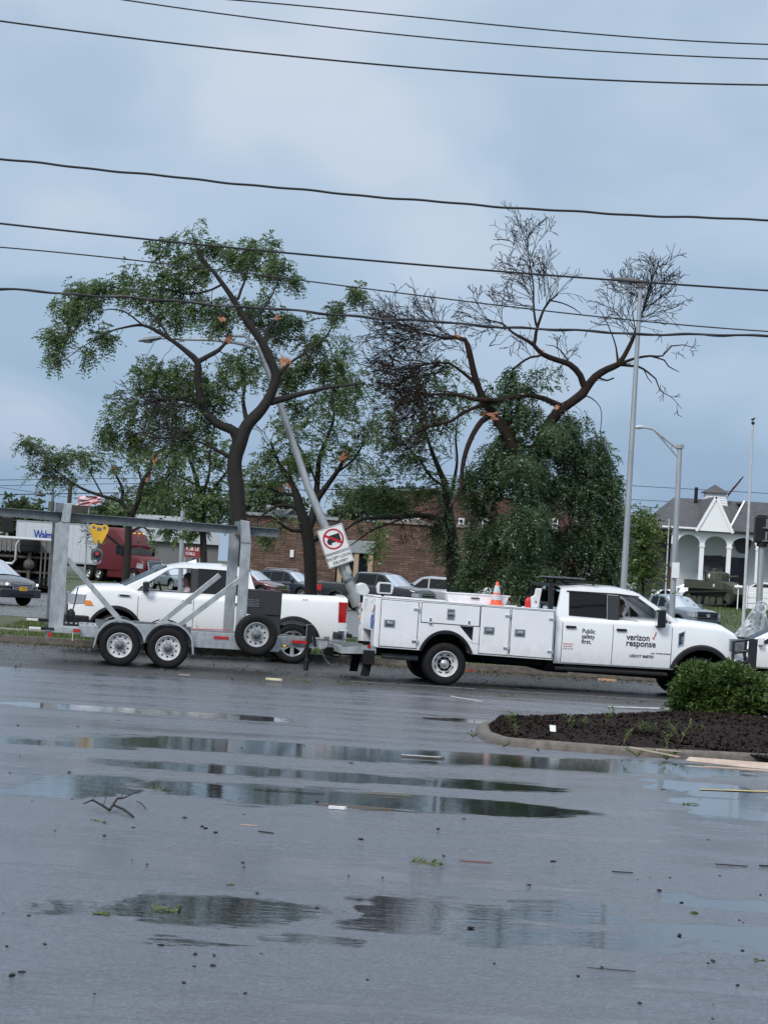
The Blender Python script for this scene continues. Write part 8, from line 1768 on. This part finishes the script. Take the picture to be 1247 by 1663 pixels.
# bush
def bush():
    bx, by = 1165, 1171; c = G(bx, by, .22); Y = c.y; s = F/Y; L = []
    rs = np.random.RandomState(3)
    for i in range(11):
        a = -1+2*i/10; L.append(T([(bx+a*12, by+2, 2.0), (bx+a*34, by-28-8*(1-a*a), 1.6), (bx+a*58, by-52-12*(1-a*a), 1)], rs.uniform(-.5, .5)))
    B = [(1122, 1122, 30, 34, 150, 1.2, .4), (1150, 1108, 36, 28, 170, 1.2, .45), (1190, 1110, 38, 26, 170, 1.2, .45), (1225, 1125, 26, 34, 140, 1.2, .4), (1165, 1135, 60, 30, 260, 1.2, .5), (1105, 1140, 14, 22, 50, 1.1, .3), (1240, 1140, 14, 22, 50, 1.1, .3), (1130, 1093, 22, 12, 50, 1.2, .3), (1180, 1090, 26, 10, 50, 1.2, .3), (1150, 1155, 50, 14, 100, 1.1, .4), (1205, 1155, 40, 14, 80, 1.1, .4)]
    P, par, rfx, A, ai, hits = colonize(L, B, Y, 77, step=.06, di=.5, dk=.07, iters=60, wander=.2)
    root = thing('shrub', 'dense green leafy shrub growing from the mulch of the kerbed island', 'shrub', Vector(P[0])); off = P[0]
    m_, r = tree_mesh(P-off, par, rfx*.5, .003); m_.build('stems', bark, root)
    # whorls of pointed leaves at the shoot tips
    C = []; D = []; 
    for i, n_ in hits:
        q = par[n_]; d = P[n_]-P[q]; d = d/(np.linalg.norm(d)+1e-6); out = A[i]-np.array(at(1165, 1130, Y)); out /= np.linalg.norm(out)+1e-6
        for _ in range(3): C.append(A[i]-off+rs.normal(0, .03, 3)); D.append(d*.3+out*.6+np.array([0, 0, .5])+rs.normal(0, .35, 3))
    V = leaf_mesh(np.array(C), np.array(D), .075, .024, rs, 4, .09, .25); quads_object('foliage', V, leaf_bush, root)
bush()
# weeds and blown greenery on the island
def weed(px, py, label, h=.12, n=26, w=.012, z=.16, m_=None, flat=0, group='weeds and blown leaves on the island'):
    rs = np.random.RandomState(int(px)); c = G(px, py, z); V = []
    stems = MB()
    for i in range(max(3, n//6)):
        a = rs.rand()*6.3; l = h*rs.uniform(.5, 1); tip = Vector((math.cos(a)*l*(.5+flat), math.sin(a)*l*(.5+flat), l*(1-flat*.7))); stems.tube([(0, 0, 0), tip*.5+Vector((0, 0, l*.1)), tip], [.004, .003, .002], 3)
        for k in range(6):
            p = tip*(.3+.7*k/5); b = rs.rand()*6.3; d = np.array([math.cos(b), math.sin(b), rs.uniform(0, .8)]); d /= np.linalg.norm(d); L = h*.45*rs.uniform(.6, 1.2); sd = np.cross(d, [0, 0, 1]); sd = sd/(np.linalg.norm(sd)+1e-6)*w*rs.uniform(.7, 1.3)
            q = np.array(p); V += [q, q+d*L*.45+sd, q+d*L, q+d*L*.45-sd]
    root = thing('weed', label, 'plant', c, 0, group); stems.build('stem', mat('weed_stem', (.10, .12, .04), .7), root); quads_object('leaves', np.array(V), m_ or leaf_light, root)
WL = [(829, 1178, 'small upright green weed at the tip end of the island', .17, 40), (838, 1193, 'tiny weed low in the mulch near the island tip', .12, 20), (926, 1184, 'spray of green leaves lying left of the white twig on the mulch', .14, 24), (952, 1183, 'second leafy spray on the mulch, beside the grassy weed', .15, 24), (982, 1179, 'tall grassy weed with a bent seed stalk at the back of the mulch', .24, 40),
      (1040, 1190, 'leafy green branch fallen on the middle of the mulch', .16, 40), (1056, 1192, 'right half of the fallen leafy branch on the mulch', .15, 30), (1090, 1192, 'pale green leafy piece standing right of the fallen branch', .16, 24), (1108, 1178, 'trailing leaves at the foot of the shrub', .12, 24), (1124, 1190, 'pale curled leaf clump below the shrub', .15, 20), (1141, 1192, 'pale upright leaf right below the shrub', .13, 14), (1012, 1208, 'thin weed rising from the mulch close behind the front kerb', .16, 22), (1082, 1210, 'sparse twiggy weed behind the front kerb', .2, 16), (1104, 1206, 'taller twiggy weed behind the front kerb, under the shrub', .24, 18)]
for (x, y, lb, h, nn) in WL: weed(x, y, lb, h, nn)
for (x, y, lb, h, nn) in [(768, 1198, 'grass tuft in the gutter at the island tip', .12, 30), (818, 1213, 'brown green tuft against the front kerb near the tip', .08, 24), (1034, 1229, 'grassy tuft against the front kerb, left of the large leaf mat', .16, 50), (1082, 1234, 'large mat of wet leaves in the gutter before the front kerb', .18, 70), (875, 1220, 'thin brown debris strip along the front kerb', .06, 20)]:
    weed(x, y, lb, h, nn, z=.01, flat=.6)
# litter
def slab(name, label, px, py, pts, th, m_, z=.0, rz=0, ry=0, rx=0, group=None, cat='debris'):
    c = G(px, py, z); m = MB(); m.plate([pts], lambda x, y: (x, y, 0), lambda x, y: (x, y, th)); o = m.build(name, m_); o.location = c; o.rotation_euler = (rx, ry, rz); tag(o, label, cat, group); return o
paper = mat('wet_paper', (.70, .71, .72), .5); card = mat('wet_cardboard', (.34, .25, .20), .7, c2=(.5, .40, .33), scale=5)
slab('paper_scrap', 'small white paper scrap standing in the mulch near the island tip', 897, 1183, [(-.035, -.04), (.03, -.045), (.04, .04), (-.03, .045)], .003, paper, .2, .2, 0, .9, cat='paper')
slab('cardboard_strip', 'long pale cardboard strip leaning on the front kerb at the right edge', 1200, 1241, [(-.55, -.02), (.1, -.10), (.7, -.13), (.7, .05), (.2, .06), (-.5, .08)], .012, card, .03, -.02, 0, .32, cat='cardboard')
slab('cardboard_strip', 'second flat cardboard strip in the puddle below the leaning one', 1215, 1250, [(-.45, -.03), (.6, -.14), (.6, -.03), (-.40, .04)], .01, card, .005, -.02, cat='cardboard')
slab('wood_sliver', 'thin brown wood sliver resting over the front kerb', 1062, 1222, [(-.25, .0), (.25, -.03), (.26, 0), (-.24, .03)], .01, card, .14, -.35, .1, cat='wood')
for (px, py, L, w, a, lb, mt_, z) in [(578, 1312, .52, .035, -.10, 'long pale split board lying on the lot left of centre', mat('pale_board', (.13, .10, .075), .6), 0), (630, 1291.5, .34, .05, .05, 'grey wooden slat on the lot above the split board', mat('grey_slat', (.16, .17, .15), .6), 0), (686, 1231, .40, .05, .0, 'dark board with a white edge in the puddle left of the island', mat('dark_board', (.08, .07, .065), .5), 0), (684, 1228.5, .36, .02, .02, 'thin white strip lying along the dark board', paper, .02),
                              (470, 1286.5, .5, .014, -.05, 'thin straight twig lying left of the grey slat', bark, 0), (404, 1341.5, .11, .02, 0, 'small pale stick in the middle left of the lot', card, 0), (432, 1353, .11, .022, -.5, 'short dark stick right of the pale stick', bark, 0), (548, 1314.5, .12, .05, 0, 'white crumpled scrap at the left end of the split board', paper, 0), (1187, 1406.5, .19, .02, -.06, 'dark stick at the right of the lot', bark, 0), (1240, 1408, .06, .03, 0, 'dark bark piece at the right edge of the lot', bark, 0), (1010, 1418, .12, .02, .0, 'thin dark twig in the right half of the lot', bark, 0), (772, 1401, .18, .022, -.05, 'reddish brown bark strip right of the leaf cluster', mat('red_bark', (.16, .06, .045), .6), 0), (992, 1576, .2, .01, -.1, 'thin twig with a dark clod at its end', bark, 0), (1085, 1220, .25, .03, -.3, 'brown stick on the kerb', card, .16),
                              (740, 1089, .9, .05, -.06, 'red plastic strip on the far gutter behind the truck', txt_red, .0), (985, 1106, .4, .12, 0, 'tan board scrap on the road under the truck', mat('tan_board', (.5, .3, .18), .6), 0), (445, 1105, .30, .10, -.2, 'pale yellow foam scrap on the road by the trailer tongue', mat('foam_yellow', (.65, .6, .38), .7), 0), (300, 1097, .2, .05, .1, 'pale cardboard scrap below the trailer wheels', card, 0)]:
    c = G(px, py, z); m = MB(); w = w*.6 if w < .04 else w*.8; rs_ = random.Random(px); nseg = 7; pts = []
    for i in range(nseg+1): t = i/nseg-.5; pts.append((t*L, w*.5*(.7+.5*rs_.random())*(1 if i not in (0, nseg) else .4)))
    loop = [(x, -q) for x, q in pts]+[(x, q) for x, q in reversed(pts)]; m.plate([loop], lambda x, y: (x, y, .003), lambda x, y: (x, y, .003+w*.45)); o = m.build('debris_stick' if w < .04 else 'debris_board', mt_); o.location = c; o.rotation_euler = (0, 0, a); tag(o, lb, 'debris')
# forked twig
c = G(180, 1320); m = MB(); k = F/c.y
def dq(px, py, z=.01): q = G(px, py); return Vector((q.x-c.x, q.y-c.y, z))
m.tube([dq(135, 1311, .02), dq(150, 1312, .05), dq(165, 1318, .04), dq(178, 1321, .02)], [.003, .006, .008, .009], 6); m.tube([dq(178, 1321, .02), dq(190, 1312, .06), dq(200, 1309, .05), dq(222, 1306, .08)], [.009, .007, .005, .003], 6); m.tube([dq(186, 1316, .03), dq(200, 1322, .03), dq(217, 1329, .01)], [.008, .009, .007], 6)
m.tube([dq(222, 1306, .02), dq(230, 1313, .03), dq(238, 1317, .01)], [.003, .004, .003], 5); m.tube([dq(150, 1312, .04), dq(158, 1305, .08)], [.003, .002], 4); m.tube([dq(195, 1311, .05), dq(203, 1303, .10)], [.003, .002], 4); m.tube([dq(168, 1319, .04), dq(172, 1312, .09)], [.003, .002], 4)
o = m.build('forked_twig', bark, smooth=60); o.location = c; tag(o, 'forked dark twig with three tips lying at the left of the lot', 'twig')
# leaves, clods, crumbs
GL = 'green leaf clusters blown onto the lot'
for (px, py, L, lb) in [(262, 1283, .22, 'pale green leaf cluster at the left, above the forked twig'), (165, 1335, .16, 'brown and green leaf clump just below the forked twig'), (288, 1480, .24, 'pale leaf pair in the big dark puddle, right one'), (152, 1484, .2, 'pale leaf lying in the left end of the big dark puddle'), (367, 1437, .10, 'small upright white green leaf above the big dark puddle'), (697, 1403, .3, 'long dark green leaf cluster right of centre'), (1113, 1306, .2, 'bright green leaf ball in the right hand puddle'), (1133, 1484, .14, 'pale leaf lying near the right edge puddles'), (1230, 1560, .1, 'green leaf at the right edge near the bottom'), (1075, 1282, .1, 'white green scrap right of the yellow line end'),
                        (500, 1108, .7, 'long low pile of wet leaves on the edge line, left part'), (545, 1111, .8, 'long low pile of wet leaves on the edge line, right part'), (820, 1131, .4, 'wet leaves on the lot edge beside the truck'), (706, 1163, .2, 'green leaf scrap left of the island'), (68, 635, 0, '')]:
    if L == 0: continue
    weed(px, py, lb, L*.30, 16 if L < .3 else 40, w=.008, z=.0, flat=1.3, group=GL)
protos = []
random.seed(77); clod_m = mat('dark_clod', (.012, .010, .009), .7)
for i in range(5):
    m = MB(); m.ball((0, 0, .012), .026, 8, 5, (1+random.random()*1.0, .7, .45)); m.v = [(x+random.uniform(-.009, .009), y+random.uniform(-.009, .009), z+random.uniform(-.004, .004)) for x, y, z in m.v]; o = m.build('debris_clod', clod_m, smooth=60)
    tag(o, 'small dark clod or crumb of bark lying on the wet parking lot', 'debris', 'dark crumbs scattered on the parking lot'); protos.append(o)
named = [(328, 1343), (334, 1346), (397, 1409), (395, 1402), (239, 1404), (586, 1364), (418, 1452), (515, 1475), (317, 1551), (348, 1553), (316, 1570), (346, 1569), (262, 1536), (299, 1597), (36, 1580), (20, 1585), (1070, 1447), (1205, 1544), (1149, 1565), (1157, 1562), (938, 1586), (977, 1572), (1197, 1601), (720, 1391), (898, 1400), (859, 1438), (711, 1347), (764, 1508), (1103, 1520), (1234, 1454), (1200, 1495), (515, 1302), (193, 1170), (30, 1179), (113, 1255), (90, 1350), (170, 1358), (350, 1353), (300, 1329), (570, 1240)]
i = 0
def putclod(px, py, sc):
    global i
    p = protos[i % 5] if i < 5 else protos[i % 5].copy()
    if i >= 5: col.objects.link(p)
    p.location = G(px, py); p.rotation_euler = (0, 0, random.random()*6.3); p.scale = (sc, sc, sc); i += 1
for (x, y) in named: putclod(x, y, random.uniform(.22, .48)*(1.0 if y > 1300 else 1.4))
for _ in range(70):
    y = 1130+530*random.random()**1.5; x = random.uniform(5, 1240)
    if 770 < x and y < 1245: continue
    putclod(x, y, random.uniform(.1, .3)*(1 if y > 1250 else 1.3))
# storm litter on the road and far street (uncountable)
rs = np.random.RandomState(31); V = []
for _ in range(7000):
    if rs.rand() < .5: p = RF(rs.uniform(-12, 9), V_KERB-abs(rs.normal(0, .9)), .006)
    elif rs.rand() < .6: p = RF(rs.uniform(-14, -4), rs.uniform(V_KERB+15, V_KERB+45), .01)
    else: p = RF(rs.uniform(-12, 9), rs.uniform(V_LOT, V_KERB), .006)
    a = rs.rand()*6.3; L = rs.uniform(.02, .13); w = rs.uniform(.008, .03); d = np.array([math.cos(a), math.sin(a), rs.uniform(0, .25)])*L/2; sd = np.array([-math.sin(a), math.cos(a), 0])*w; c = np.array(p)+[0, 0, .01]
    V += [c-d, c+sd, c+d+[0, 0, .01], c-sd]
o = quads_object('storm_litter', np.array(V), leafmat('litter_leaf', (.03, .022, .014), (.13, .12, .05), .1)); tag(o, 'leaf and twig litter strewn over the wet road and gutter', 'litter', kind='stuff')
